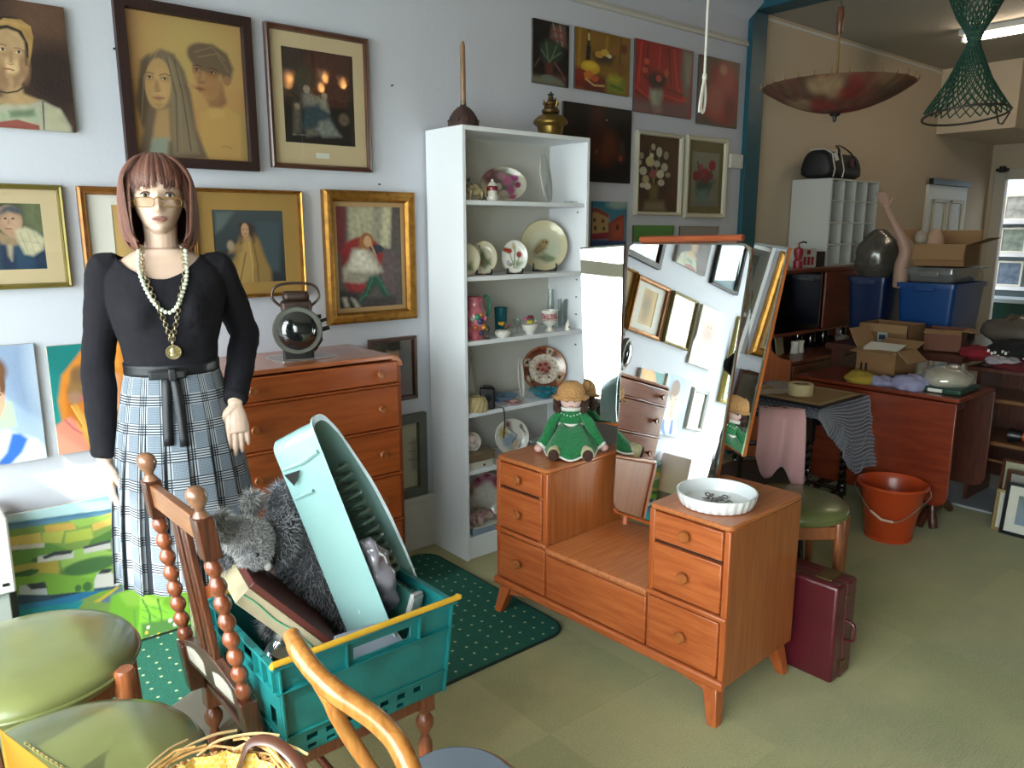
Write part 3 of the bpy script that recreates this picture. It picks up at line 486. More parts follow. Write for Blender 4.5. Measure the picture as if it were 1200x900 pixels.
picture('framed_flower_painting', 'cream-framed picture of red tulips on grey-green, beside the light switch', 3.995, 4.42, 1.648, 2.147,
 'b 7a7866;n .06 14;e 826 220 8 12 2f4238 0 .6;P 5f7a76 819,222 832,222 830,238 821,238;e 828 204 7 7 8a2a30 0 .3;e 818 206 4 6 7c1f28;e 837 194 4 6 8f2430;e 834 206 4 5 7a2832;e 823 196 3.6 4 95434c;e 827 212 5 4 6c2a2c;l 2f4a38 1.4 824,220 820,190;l 2f4a38 1.4 829,220 836,200;P 33493a 819,214 826,212 822,222;P 33493a 832,214 840,212 834,222;P 6a6a60 812,236 842,238 840,246 812,244', .03, M_fcream, (.05, .045, .05, .07), mat('olive_slip', '6e6440', .7), False, M_oil, seed=26)
picture('townscape_painting', 'small bright painting of orange village houses under blue sky', 3.185, 3.47, 1.35, 1.73,
 'g 1c6f8c 6f9aa0;n .1 14;e 724 240 12 5 8fa5a0 0 .8;P b0905e 690,248 700,246 713,254 713,276 690,276;p 8a3a2c 688,244 700,244 714,252 713,255 700,249 688,248;p 8a3a2c 713,262 724,254 731,251 731,282 713,284;P a8503a 716,262 730,256 730,280 716,282;p 3a2a24 695,256 698,256 698,260 695,260;p 3a2a24 705,257 708,257 708,261 705,261;p 3a2a24 696,265 699,265 699,270 696,270;p 3a2a24 706,266 709,266 709,270 706,270;p 3a2a24 722,264 725,263 725,269 722,270;p 8c2440 692,274 713,272 713,280 692,281;p 2c4a7c 690,281 735,283 735,300 690,300;p 2c3c6c 708,283 716,282 716,300 708,300', thick=.012, seed=27)
picture('landscape_picture', 'green landscape picture peeping out above the dressing mirror', 3.535, 3.91, 1.24, 1.60,
 'g 4c7a3c 7a9a5c;n .15 16;P 5a8c48 738,262 790,262 790,272 738,274', thick=.012, seed=28)
picture('unframed_print', 'pale grey unframed print right above the dressing mirror', 3.972, 4.37, 1.24, 1.597,
 'b 8a8480;n .05 10;P 9a948e 800,268 838,268 838,274 800,274', thick=.01, sheet=M_print, seed=29)
# --- hung further left, seen only in the dressing mirror
picture('oil_portrait', 'unframed painting of a man in a suit, seen only in the mirror', -.13, .20, 1.30, 1.72,
 'b b7a06a;n .1 14;P 2c3350 .1,1 .15,.7 .38,.6 .6,.6 .85,.72 .9,1;P d2cfc8 .42,.6 .56,.6 .5,.8;l 20243a .05 .49,.62 .49,.85;e .5 .34 .17 .24 cfa690 0 .12;e .5 .16 .16 .08 b8b0a8 0 .5;P dfe3e6 .05,1 .1,.72 .3,.8 .3,1;e .43 .32 .03 .012 3a2c28;e .57 .32 .03 .012 3a2c28;l 8a4a40 .014 .44,.46 .56,.46;l a8806c .012 .5,.34 .48,.4', T=UV(-.13, .20, 1.30, 1.72), seed=30)
picture('framed_print', 'black-framed glazed picture, seen only in the mirror', -.22, .16, 1.88, 2.36,
 'g 6f8f9a 2f4a55;n .1 9;P c8d4d8 .2,.1 .7,.2 .6,.5 .2,.4', .03, mat('black_frame', '15161a', .35), (.03, .03, .03, .03), mat('blue_slip', '5f8698', .6), True, M_print, T=UV(-.22, .16, 1.88, 2.36), seed=31)  # pale patch painted in as the window reflected in its glass
picture('small_framed_picture', 'small grey-framed picture low on the wall, seen only in the mirror', -.16, .06, .85, 1.15,
 'b 9a9a90;e .5 .4 .2 .3 5f5f5c 0 .4;P 3f4448 .2,1 .3,.6 .7,.6 .8,1', .03, mat('silver_frame', '9a9c98', .4, metal=.5), None, None, True, M_print, T=UV(-.16, .06, .85, 1.15), seed=32)
picture('framed_print', 'large yellow-mounted picture near the window, seen only in the mirror', -.75, -.32, 1.1, 1.75,
 'b 5f6f70;n .1 10;P 8f9c96 .2,.3 .8,.3 .7,.8 .2,.8', .02, mat('yellow_frame', 'a89a4c', .5), (.06, .06, .06, .06), mat('yellow_mount', 'c4bc6c', .8), True, M_print, T=UV(-.75, -.32, 1.1, 1.75), seed=33)
# nails left in the wall
for k, (px, py) in enumerate(((460, 100), (445, 216), (505, 275), (134, 57))):
    x, z = wall_pt(px, py, WY - .01)
    tag(MB().cyl((x, WY - .012, z), (x, WY + .001, z), .004, .003, 8).build('wall_nail', mat('black_metal')), ['nail in the wall between the walnut-framed print and the bookcase', 'nail in the wall just above the red armchair painting', 'nail in the wall beside the left side of the bookcase', 'nail at the left edge of the large dark-framed pastel'][k], 'nail')
# ------------------------------------------------------------------ dressing table
W_v = wood('golden_oak_upright', '96461e', 'ae5c2c', 2, 5, .36, .3); W_x = wood('golden_oak_front', '984820', 'b26032', 1, 5, .36, .3)
W_top = wood('golden_oak_top', 'a2582c', 'ba7040', 0, 5, .33, .35); W_knob = wood('turned_knob_wood', '8a4820', 'a5602e', 2, 10, .35, .4)
W_side = wood('golden_oak_side', '8e4a20', 'a45e2e', 2, 4, .36, .3)
M_gap = mat('drawer_shadow_gap', '2c150a', .8)
M_mirror = mat('mirror_silvering', 'f2f4f3', .012, metal=1)
M_chrome = mat('bevelled_mirror_edge', 'c9d2cf', .12, metal=1)
def knob(parent, loc, direction='x', r=.019):
    pr = [(.009, 0), (.008, .008), (.011, .012), (r, .018), (r, .024), (r * .8, .028), (r * .45, .027), (0, .026)]
    R = {'x': Matrix.Rotation(-PI / 2, 4, 'Y'), 'y': Matrix.Rotation(PI / 2, 4, 'X')}[direction]
    return MB().lathe(pr, 18, R).build('knob', W_knob, parent, loc=loc, ang=50)
def rrect(x0, x1, y0, y1, r, n=6, corners=(1, 1, 1, 1)):
    out = []
    for k, (cx, cy, a) in enumerate(((x1 - r, y1 - r, 0), (x0 + r, y1 - r, 90), (x0 + r, y0 + r, 180), (x1 - r, y0 + r, 270))):
        if corners[k]: out += [(cx + r * math.cos(math.radians(a + 90 * i / n)), cy + r * math.sin(math.radians(a + 90 * i / n))) for i in range(n + 1)]
        else: out.append([(x1, y1), (x0, y1), (x0, y0), (x1, y0)][k])
    return out
dt = thing('dressing_table', 'golden oak dressing table with two drawer pedestals and a triple mirror, standing mid-floor', 'dressing table', (1.945, 1.275, 0), math.radians(3.0))
Wd, D = 1.075, .45
zb, zt, zd = .13, .68, .372
# carcass: end panels, inner pedestal walls (rounded toward the well), back, bottom, deck
c = MB(); c.box(.012, D, 0, .018, zb, zt - .018); c.box(.012, D, Wd - .018, Wd, zb, zt - .018); c.box(D - .012, D, .018, Wd - .018, zb, zd)
c.box(D - .012, D, .018, .30, zd, zt - .018); c.box(D - .012, D, .79, Wd - .018, zd, zt - .018); c.box(.012, D - .012, .018, Wd - .018, zb, zb + .018)
c.build('carcass', W_side, dt, bevel=.004)
for y0, y1, s in ((.285, .305, 1), (.785, .805, -1)):
    pts = rrect(.0, D, y0, y1, .018, 6, (0, 0, 1, 1))
    if s < 0:
        yy = .785; pts = [(D, .805), (.03, .805), (.012, .80), (0, .815)] + [(.045 - .045 * math.cos(a), .83 - .045 * math.sin(a)) for a in [PI / 2 * i / 8 for i in range(9)]] + [(D, .785)]
        pts = [(D, .800), (.045, .800)] + [(.045 - .03 * math.sin(a), .83 - .03 * math.cos(a)) for a in [PI / 2 * i / 8 for i in range(9)]] + [(0, .83)] + [(.045 - .045 * math.cos(a), .83 - .045 * math.sin(a)) for a in [PI / 2 * i / 8 for i in range(9)]] + [(D, .785)]
    MB().prism(pts, zd, zt - .018).build('pedestal_side', W_side, dt, ang=30)
MB().prism(rrect(-.004, D + .004, -.004, .309, .022), zt - .018, zt).build('pedestal_top', W_top, dt, bevel=.006, ang=30)
MB().prism(rrect(-.004, D + .004, .781, Wd + .004, .03, 6), zt - .018, zt).build('pedestal_top', W_top, dt, bevel=.006, ang=30)
dk = MB()
prof = [(.02, zd - .03), (-.006, zd - .03), (-.012, zd - .018), (-.008, zd - .004), (.006, zd), (D - .012, zd), (D - .012, zd - .02), (.02, zd - .02)]
V = [(x, y, z) for y in (.305, .785) for x, z in prof]; k = len(prof)
dk.add(V, [tuple(range(k)), tuple(range(2 * k - 1, k - 1, -1))] + [(i + k, (i + 1) % k + k, (i + 1) % k, i) for i in range(k)]); dk.build('deck', W_top, dt, bevel=.002)
for a, b in ((-.004, .305), (.785, Wd + .004)): MB().box(-.012, .02, a, b, zd - .012, zd + .006).build('ledge_moulding', W_x, dt, bevel=.006)
MB().box(.014, .02, .018, .29, zb + .02, zt - .02).box(.014, .02, .80, Wd - .018, zb + .02, zt - .02).box(.014, .02, .29, .80, zb + .02, zd - .03).build('drawer_gap', M_gap, dt, smooth=False)
for y0, y1, z0, z1 in ((0, .022, zb + .02, zt - .018), (.283, .305, zd + .004, zt - .018), (.785, .81, zd + .004, zt - .018), (Wd - .022, Wd, zb + .02, zt - .018), (.297, .303, zb, zd - .012), (.785, .791, zb, zd - .012)):
    MB().box(-.001, .02, y0, y1, z0, z1).build('front_stile', W_v, dt, bevel=.004)
for y0, y1 in ((.024, .281), (.812, Wd - .024)):
    for z0, z1 in ((.562, zt - .022), (zd + .012, .55), (zb + .035, zd - .018)):
        a, b = (y0, y1) if z0 > zd else ((.024, .295) if y0 < .4 else (.793, Wd - .024))
        dw = MB().box(-.006, .014, a, b, z0, z1).build('drawer', W_x, dt, bevel=.004)
        knob(dw, (-.005, (y0 + y1) / 2, (z0 + z1) / 2), 'x')
dw = MB().box(-.006, .014, .307, .781, zb + .035, zd - .034).build('drawer', W_x, dt, bevel=.004)
MB().box(-.016, .012, -.006, Wd + .006, zb - .004, zb + .03).build('plinth_moulding', W_x, dt, bevel=.009, seg=3)
ap = [(.05, zb)] + [(.05 + (Wd - .1) * t, zb - .05 * (1 - math.sin(PI * t) ** .55)) for t in [i / 24 for i in range(25)]] + [(Wd - .05, zb)]
V = [(x, y, z) for x in (.012, .03) for y, z in ap]; k = len(ap); MB().add(V, [tuple(range(k)), tuple(range(2 * k - 1, k - 1, -1))] + [(i + k, (i + 1) % k + k, (i + 1) % k, i) for i in range(k)]).build('apron', W_x, dt, ang=30)
for (x, y, dx, dy) in ((.03, .05, -.035, -.03), (.03, Wd - .05, -.035, .03), (D - .04, .05, .03, -.03), (D - .04, Wd - .05, .03, .03)):
    m = MB(); a, b = .028, .017
    m.add([(x + dx * t + sx * r, y + dy * t + sy * r, z) for t, r, z in ((1, b, 0), (0, a, zb)) for sx, sy in ((-1, -1), (1, -1), (1, 1), (-1, 1))], [(0, 1, 5, 4), (1, 2, 6, 5), (2, 3, 7, 6), (3, 0, 4, 7), (3, 2, 1, 0), (4, 5, 6, 7)])
    m.build('leg', W_v, dt, bevel=.003)
# triple mirror, each plate in its own wooden back
dt_inv = (Matrix.Translation((1.945, 1.275, 0)) @ Matrix.Rotation(math.radians(3.0), 4, 'Z')).inverted()
def round_poly(P, radii, n=5):
    out = []
    for i, p in enumerate(P):
        a = P[i - 1]; b = P[(i + 1) % len(P)]; r = radii[i]
        if r <= 0: out.append(p); continue
        u = (a - p).normalized(); v = (b - p).normalized(); s = p + u * r; e = p + v * r
        out += [(s * (1 - t) ** 2 + p * 2 * t * (1 - t) + e * t * t) for t in [j / n for j in range(n + 1)]]
    return out
def mirror(name, corners, radii, back=.016):
    P = [dt_inv @ Vector(c) for c in corners]; cen = sum(P, Vector()) / len(P)
    nrm = (P[1] - P[0]).cross(P[2] - P[0]).normalized()
    if nrm.x > 0: nrm = -nrm
    L = round_poly(P, radii); k = len(L)
    def slab(shr, f, b, m, nm, par):
        pts = [p + (cen - p).normalized() * shr for p in L]
        V = [p + nrm * f for p in pts] + [p + nrm * b for p in pts]
        o = MB().add(V, [tuple(range(k)), tuple(range(2 * k - 1, k - 1, -1))] + [(i, i + k, (i + 1) % k + k, (i + 1) % k) for i in range(k)])
        return o.build(nm, m, par, ang=30)
    bk = slab(.0, -.003, -back, W_side, name, dt)
    pts = [p + (cen - p).normalized() * .009 for p in L]
    V = [p for p in L] + [p + nrm * .004 for p in pts] + [p - nrm * .0025 for p in L]
    MB().add(V, [(i, (i + 1) % k, (i + 1) % k + k, i + k) for i in range(k)] + [(i, (i + 1) % k, (i + 1) % k + 2 * k, i + 2 * k) for i in range(k)]).build('bevelled_edge', M_chrome, bk, ang=20)
    MB().add([p + nrm * .004 for p in pts], [tuple(range(k))]).build('mirror_glass', M_mirror, bk, smooth=False)
    return bk
mirror('centre_mirror', [(2.386, 2.113, 1.523), (2.407, 1.556, 1.528), (2.244, 1.572, .46), (2.226, 2.017, .455)], [.03, .06, .03, .045], .02)
mirror('side_mirror', [(2.375, 2.128, 1.515), (2.291, 2.293, 1.501), (2.237, 2.192, .795), (2.303, 2.062, .795)], [.0, .0, .0, .0], .014)
mirror('side_mirror', [(2.400, 1.545, 1.529), (2.323, 1.373, 1.516), (2.247, 1.447, .808), (2.294, 1.552, .821)], [.0, .0, .0, .0], .014)
cap = [dt_inv @ Vector(p) for p in ((2.388, 2.052, 1.535), (2.408, 1.600, 1.545))]
MB().tube(cap, .012, 8).build('mirror_cap_rail', wood('reddish_rail', '8a3f22', 'a0522e', 1, 6), dt)
sp = MB()
for y in (1.98, 1.63): a = dt_inv @ Vector((2.262, y, .40)); b = dt_inv @ Vector((2.33, y, .95)); sp.tube([a, a + (b - a) * .5, b], .014, 6)
a, b = dt_inv @ Vector((2.255, 2.02, .455)), dt_inv @ Vector((2.262, 1.575, .455)); sp.tube([a, b], .02, 8)
sp.tube([dt_inv @ Vector((2.30, 2.24, .79)), dt_inv @ Vector((2.32, 2.06, .79))], .012, 8); sp.tube([dt_inv @ Vector((2.33, 2.06, .66)), dt_inv @ Vector((2.33, 2.06, .82))], .012, 6)
sp.build('mirror_support', W_v, dt)
# ------------------------------------------------------------------ chest of drawers
ch = thing('chest_of_drawers', 'orange-brown oak chest of five drawers against the wall, behind the mannequin', 'chest of drawers', (.92, 2.71, 0))
C_v = wood('chest_oak_upright', '92401a', 'aa5626', 2, 5, .33, .35); C_x = wood('chest_oak_front', '964418', 'b05a28', 0, 4, .33, .35, 10); C_t = wood('chest_oak_top', 'a0542c', 'b86c42', 0, 5, .25, .5)
cw, cd, chh = .76, .395, 1.07
MB().box(0, .02, .012, cd, .04, chh - .045).box(cw - .02, cw, .012, cd, .04, chh - .045).box(.02, cw - .02, cd - .012, cd, .1, chh - .04).box(.02, cw - .02, .02, cd - .012, .1, .12).build('carcass', C_v, ch, bevel=.004)
tp = [(-.004, chh - .05)] + [(.05 - .054 * math.cos(a), chh - .05 + .05 * math.sin(a)) for a in [PI / 2 * i / 8 for i in range(1, 9)]] + [(cw - .05 + .054 * math.cos(a), chh - .05 + .05 * math.sin(a)) for a in [PI / 2 * (1 - i / 8) for i in range(9)]] + [(cw - .03, chh - .05), (cw - .05, chh - .018), (.05, chh - .018), (.03, chh - .05)]
V = [(x, y, z) for y in (0, cd) for x, z in tp]; k = len(tp)
MB().add(V, [tuple(range(k)), tuple(range(2 * k - 1, k - 1, -1))] + [(i + k, (i + 1) % k + k, (i + 1) % k, i) for i in range(k)]).build('top', C_t, ch, bevel=.003, ang=30)
MB().box(.02, cw - .02, .014, .02, .12, chh - .03).build('drawer_gap', M_gap, ch, smooth=False)
for z0, z1 in ((.955, 1.045), (.768, .942), (.572, .755), (.366, .559), (.15, .353)):
    dw = MB().box(.024, cw - .024, -.006, .014, z0, z1).build('drawer', C_x, ch, bevel=.005)
    for x in (.115, cw - .115): knob(dw, (x, -.005, (z0 + z1) / 2), 'y', .017)
    if z0 > .2: MB().box(.02, cw - .02, -.012, .014, z0 - .011, z0 - .002).build('drawer_rail', C_v, ch, bevel=.003)
MB().box(0, cw, .0, .02, .04, .14).box(0, .02, .0, cd, .0, .06).box(cw - .02, cw, .0, cd, 0, .06).build('plinth', C_v, ch, bevel=.003)
# ------------------------------------------------------------------ bookcase
bc = thing('bookcase', 'tall narrow white bookcase with china on its shelves, against the wall', 'bookcase', (2.08, 2.815, 0))
M_bc = mat('white_melamine', 'eceff5', .5); bw, bd = .79, .285
M_bb = mat('white_backboard', 'c2bfb6', .7)
MB().box(0, .018, 0, bd, 0, 2.02).build('side_panel', M_bc, bc, bevel=.0015); MB().box(bw - .018, bw, 0, bd, 0, 2.02).build('side_panel', M_bc, bc, bevel=.0015)
MB().box(.018, bw - .018, 0, bd, 2.0, 2.02).build('top_panel', M_bc, bc, bevel=.0015)
MB().box(.018, bw - .018, bd - .008, bd - .003, .0, 2.0).build('back_panel', M_bb, bc, smooth=False)
MB().box(.018, bw - .018, .01, .025, 0, .09).build('kickboard', M_bc, bc)
SH = [1.703, 1.363, 1.066, .725, .443, .11]
for z in SH: MB().box(.018, bw - .018, .012, bd - .008, z - .02, z).build('shelf', M_bc, bc, bevel=.0015)
for z in (1.66, 1.32, 1.23, 1.14, .98): MB().cyl((bw - .018, .06, z), (bw - .024, .06, z), .004, n=8).build('shelf_peg', mat('steel_peg', '8a8c8c', .4, metal=.8), bc)
# ------------------------------------------------------------------ china and oddments in the bookcase
M_china = vcol('glazed_china', .15, coat=.4); M_whitechina = mat('white_glaze', 'dcdad2', .15, coat=.4); M_blk = mat('black_plastic', '121214', .35)
M_clear = sheer('clear_glass', 'eef3f2', .12, veil=.05, veil_h='dfe6e6')
MM = .00439
def px3(px, py, Y): x, z = wall_pt(px, py, Y); return Vector((x, Y, z))
def disc_mesh(name, rx, ry, spec, T, depth=.012, rings=22, seg=56, rim=.62, thick=.004):
    """shallow painted dish facing -y, standing in the xz plane round its centre"""
    R = np.repeat(np.linspace(0, 1, rings + 1)[1:], seg); A = np.tile(np.linspace(0, 2 * PI, seg, endpoint=False), rings)
    X = np.concatenate([[0], R * np.cos(A) * rx]); Z = np.concatenate([[0], R * np.sin(A) * ry]); RR = np.concatenate([[0], R])
    Yf = -np.where(RR > rim, (RR - rim) / (1 - rim), 0) ** 1.2 * depth
    C = paint(X, Z, spec, T)
    n = len(X); V = np.stack([X, Yf, Z], 1); Vb = np.stack([X, Yf + thick, Z], 1)
    Fc = [(0, 1 + (j + 1) % seg, 1 + j) for j in range(seg)]
    Fc += [(1 + i * seg + j, 1 + i * seg + (j + 1) % seg, 1 + (i + 1) * seg + (j + 1) % seg, 1 + (i + 1) * seg + j) for i in range(rings - 1) for j in range(seg)]
    Bk = [tuple(q + n for q in f[::-1]) for f in Fc]; e = 1 + (rings - 1) * seg
    rm = [(e + j, e + (j + 1) % seg, e + (j + 1) % seg + n, e + j + n) for j in range(seg)]
    me = bpy.data.meshes.new(name); me.from_pydata(np.vstack([V, Vb]).tolist(), [], Fc + Bk + rm); me.update(); me.shade_smooth()
    colour_mesh(me, np.vstack([C, np.tile(np.array(lin('d8d2c4')), (n, 1))]))
    return me
def plate(name, label, cx, cy, rx, ry, spec, Y, face=-20, lean=10, stand=True, cat='plate', depth=.012, floor_z=None, group=None, mm=MM, rim=.62):
    """stands on its edge: px centre and radii; face = turn about z (0 looks along -y), lean = tipped back"""
    p = px3(cx, cy, Y); rz = math.radians(face)
    if floor_z is not None: p.z = floor_z + ry * mm * math.cos(math.radians(lean)) + .002
    t = thing(name, label, cat, (p.x, p.y, p.z), rot=(math.radians(-lean), 0, rz), group=group)
    me = disc_mesh('dish', rx * mm, ry * mm, spec, lambda a, b: ((a - cx) * mm, (cy - b) * mm), depth, rim=rim)
    link_mesh('dish', me, M_china, t)
    if stand:
        s = MB(); r = ry * mm
        for sx in (-1, 1):
            x = sx * r * .45; s.tube([(x, .05, -r * 1.0), (x, .012, -r * .98), (x, -.022, -r * .93), (x, -.026, -r * .78), (x, -.018, -r * .74)], .004, 6)
            s.tube([(x, .012, -r * .98), (x * .7, .014, -r * .4), (x * .5, .02, -r * .1)], .0035, 6)
        s.tube([(-r * .45, .012, -r * .97), (r * .45, .012, -r * .97)], .0035, 6)
        s.build('plate_stand', M_blk, t)
    return t
FACE = -35
# shelf 1
plate('floral_plate', 'oval plate crowded with pink and purple flowers on the highest shelf', 590, 214, 26, 20, 'b c9c2b2;e 590 214 26 20 cfc8b8;e 576 206 10 9 8f6a64 0 .9;P 7a4a50 566,204 576,196 590,198 596,210 590,224 578,220;P 6a6f5c 580,200 596,196 606,208 600,224 588,230;e 594 209 6 6 b0628a 0 .5;e 603 206 4 4 9c3f78;e 598 220 5 5 a8507c 0 .5;e 588 204 5 4 b27a90 0 .5;e 590 224 5 4 c9b8b0 0 .4;e 584 216 4 4 c8beb0 0 .5;e 572 202 4 4 9c6a6a 0 .6;e 606 214 3.4 3.4 8c3460;e 600 228 4 3 b8527c;n .06 300', 3.03, FACE, 14, False, floor_z=1.703)
plate('glass_plate', 'plain glass plate standing nearly edge-on at the right of the highest shelf', 638, 211, 17, 27, 'b a5a9a0;e 638 211 14 23 b4b8b0 0 .5;P 8a8a80 636,222 644,214 646,232 640,236', 2.93, 28, 8, False, floor_z=1.703, rim=.8)
# shelf 2
plate('bird_plate', 'cream plate cut off by the bookcase edge, farthest left on the second shelf', 546, 300, 15, 17, 'b cfc6ac;e 546 300 14.3 16.2 a8966c 0 .02;e 546 300 13.8 15.7 d3cbb4 0 .05;P 5a6a48 546,306 552,302 554,312 547,312', 2.90, FACE, 12, False, floor_z=1.363)
plate('bird_plate', 'small cream plate with a green and brown bird, second from left on the second shelf', 567, 299, 14.5, 18, 'b 9a8a60;e 567 299 14 17.5 d3ccb6 0 .05;P 5a6a48 560,296 566,290 570,300 568,310 562,306;P 7c4a38 558,300 562,298 566,308 560,306;l 4f5f44 1 562,286 568,300 574,306;P 6a7454 566,302 574,300 574,306 568,310', 2.93, FACE, 12, True, floor_z=1.363)
plate('botanical_plate', 'small white plate with red flowers on a black stand, left of the owl plate', 603, 293.5, 15, 18.5, 'b 6f6a58;e 603 293.5 14.3 17.8 dcdbd4 0 .05;e 597 287 3.4 3 94362c 0 .4;e 593 286 3 2.4 a03c30 0 .4;e 608 291 3 3.4 8f3a34 0 .4;l 4a5a3c 1 604,282 602,306;l 4a5a3c .8 598,290 602,304;l 4a5a3c .8 608,294 604,306;e 602 282 2 4 b8aa8c 0 .5;e 598 302 3 2 7c8a68 0 .5;P 6f8060 603,298 612,300 606,306;e 596 300 2 3 a8a0b8 0 .6', 2.89, FACE, 10, True, floor_z=1.363)
plate('owl_plate', 'large cream dinner plate with a brown owl on a branch', 637.5, 284.5, 28, 30, 'b 8a8460;e 637.5 284.5 27.2 29.2 cfc6a4 0 .02;e 637.5 284.5 20 21.5 a8a888 0 .03;e 637.5 284.5 19.4 20.9 ccc7ac 0 .05;e 640 288 15 15 b9bfa8 0 .9;P 8f7a54 624,292 628,284 634,278 640,280 641,288 634,294 626,296;e 638.5 281 5 4.4 9a845c 0 .3;e 636.8 280.4 1 1 2a2420;e 640.4 280.8 1 1 2a2420;l 6f5c3e 1 626,290 634,284;l 6f5c3e 1 628,294 637,288;P 6f7c5c 626,298 640,294 650,300 640,304;l 8c8a74 2 636,292 644,302;e 644 300 6 3 7a8668 0 .6', 2.98, FACE, 12, True, floor_z=1.363)
# shelf 4
plate('patterned_plate', 'large imari-style plate with rust and navy border, above the teal glass bowl', 637.5, 430, 27.5, 27.5, 'b 6a3020;e 637.5 430 26.8 26.8 9a5a38 0 .02;e 637.5 430 25 25 6f3a28 0 .05;P b07850 655,412 664,424 662,444 654,448 650,430;e 637.5 430 18 18 cfc5b4 0 .06;n .3 260;e 645 409 4.5 4.5 c8b8a0 0 .3;e 617 422 4.5 4.5 c0b09a 0 .3;e 656 440 4.5 4.5 b8a088 0 .3;e 620 441 4 4 c0b09a 0 .3;e 645 409 2.4 2.4 3a2420;e 617 422 2.4 2.4 3a2420;e 656 440 2.4 2.4 3a2420;l 2a2430 1.6 622,412 632,406;l 2a2430 1.6 652,414 658,424;l 2a2430 1.6 618,432 622,446;e 637 428 10 8 a0685a 0 .9;e 633 425 2.4 2 7a3030;e 640 424 2.6 2 7a3030;e 644 429 2 2 6a3434;e 636 431 2.6 2 883c34;e 630 430 2 2 6a3434;e 641 433 2.4 2 7a3c34;l 4a3440 .8 630,444 638,434 646,442;l 5a3a38 .8 628,436 646,436;e 632 440 1.6 1.4 8a4a40;e 643 440 1.6 1.4 8a4a40', 3.0, FACE, 12, True, floor_z=.725)
plate('white_plate', 'plain white plate standing edge-on, left of the imari-style plate', 609, 442, 6, 24, 'b d2d2cc', 2.93, 20, 5, False, floor_z=.725)
# shelf 5
plate('figure_plate', 'cream plate with a painted lady in a blue dress, black ribbon hanging before it', 600, 503.5, 20, 21, 'b d0cbbe;e 600 503.5 19.3 20.3 d6d3c8 0 .05;P b09a5c 586,494 592,490 596,500 590,508 585,502;P 5c3f38 592,484 598,486 600,496 592,492;P 8a98a8 588,506 600,498 608,508 600,520 590,514;l 4a4a4c 1 596,494 606,502 600,510;P a8a498 598,514 606,510 606,520 596,522;l 6a6a6c 2 612,494 616,500 612,508 608,516;e 611 492 2 3 6c6c70;e 604 512 3 4 c0a888 0 .6;l 70685c .8 588,498 598,502', 2.93, FACE, 12, False, floor_z=.443)
plate('portrait_plate', 'little saucer-size plate with a sepia portrait, low on the left above the wooden box', 559.5, 518, 9.5, 10.5, 'b cfc8ba;e 559.5 518 8.8 9.7 d6d0c4 0 .05;P 8c6058 553,524 555,514 560,510 565,516 566,524;e 559.5 515 2.6 3.4 c49a84 0 .3;l 6a3c34 1.4 557,513 556,522', 2.86, FACE, 8, False)
# bottom shelf
plate('rose_plate', 'large white plate bordered with pink roses on the bottom shelf', 571, 581, 22, 27, 'b c8bfb2;e 571 581 21 26 d0c8bc 0 .05;e 560 565 9 7 a05c70 0 .8;e 571 560 8 6 a8647c 0 .8;e 582 566 6 8 9c4a64 0 .7;e 566 601 5 4 a45468 0 .5;e 574 603 5 4 a8485c 0 .5;e 558 600 4 4 8f6a60 0 .6;e 552 574 3 8 a88070 0 .7;e 571 580 9 12 ddd8cc 0 .9;e 560 563 3 3 7a3448;e 571 558 3 2.6 82384c;e 566 600 2 2 7a2c40;n .06 260', 3.0, FACE, 8, False, floor_z=.11)
# round pieces built by turning
def turned(name, label, cat, px, z, Y, prof, m, group=None, n=28, part='body'):
    x = wall_pt(px, 300, Y)[0] if True else 0
    d = _F + _R * ((px - 600) / F_PX); 
    x, _ = wall_at_z(px, z, Y)
    t = thing(name, label, cat, (x, Y, z), group=group)
    MB().lathe(prof, n).build(part, m, t, ang=50)
    return t
def wall_at_z(px, z, Y):
    """x on the plane y=Y at height z seen in photograph column px"""
    lo, hi = -200, 1100
    for _ in range(40):
        mid = (lo + hi) / 2
        if wall_pt(px, mid, Y)[1] > z: lo = mid
        else: hi = mid
    return wall_pt(px, lo, Y)[0], lo
def flowers(parent, base, items, name='flower'):
    for (dx, dy, dz, r, h) in items:
        m = MB(); c = Vector(base) + Vector((dx, dy, dz))
        for k in range(9):
            a = k * 2.4; q = r * (.3 + .07 * k); m.ell(c + Vector((math.cos(a) * q * .7, math.sin(a) * q * .7, r * .35 - q * .45)), (r * .5, r * .5, r * .28), 7, 5, (math.sin(a) * .8, -math.cos(a) * .8, 0))
        m.build(name, mat('porcelain_flower_' + h, h, .35), parent)
t = turned('lidded_jar', 'little white lidded pot with red band and gilt handles before the floral plate', 'pot', 577, 1.703, 2.86, [(.022, 0), (.026, .004), (.027, .02), (.022, .034), (.021, .045), (.024, .055), (.022, .07), (.02, .072)], mat('white_red_glaze', 'd6d0c8', .2, coat=.4))
MB().lathe([(.0245, .046), (.0262, .052), (.0255, .06), (.0235, .067)], 24).build('red_band', mat('maroon_glaze', '7a2c34', .2, coat=.4), t); MB().lathe([(.021, .072), (.015, .082), (.006, .088), (.008, .094), (0, .1)], 20).build('lid', mat('white_glaze'), t)
for s in (-1, 1): MB().tube([(s * .02, 0, .065), (s * .034, 0, .06), (s * .034, 0, .03), (s * .024, 0, .015)], .0025, 6).build('handle', M_gold, t)
x, _ = wall_at_z(556, 1.703, 2.90)
t = thing('cow_creamer', 'cream ceramic cow-shaped jug with black patches at the left of the highest shelf', 'jug', (x, 2.90, 1.703))
b = MB(); b.ell((0, 0, .05), (.05, .024, .028), 18, 12, (0, .25, 0)).ell((-.045, 0, .072), (.017, .014, .02), 12, 8)
for sx in (-.03, .032):
    for sy in (-.012, .012): b.cyl((sx, sy, .045), (sx * 1.1, sy, 0), .009, .007, 10)
b.build('body', mat('cream_patch_glaze', 'd6c69a', .25, noise=(38, 0), h2='3a2a1c'), t, remesh=.0022, smoothit=4)
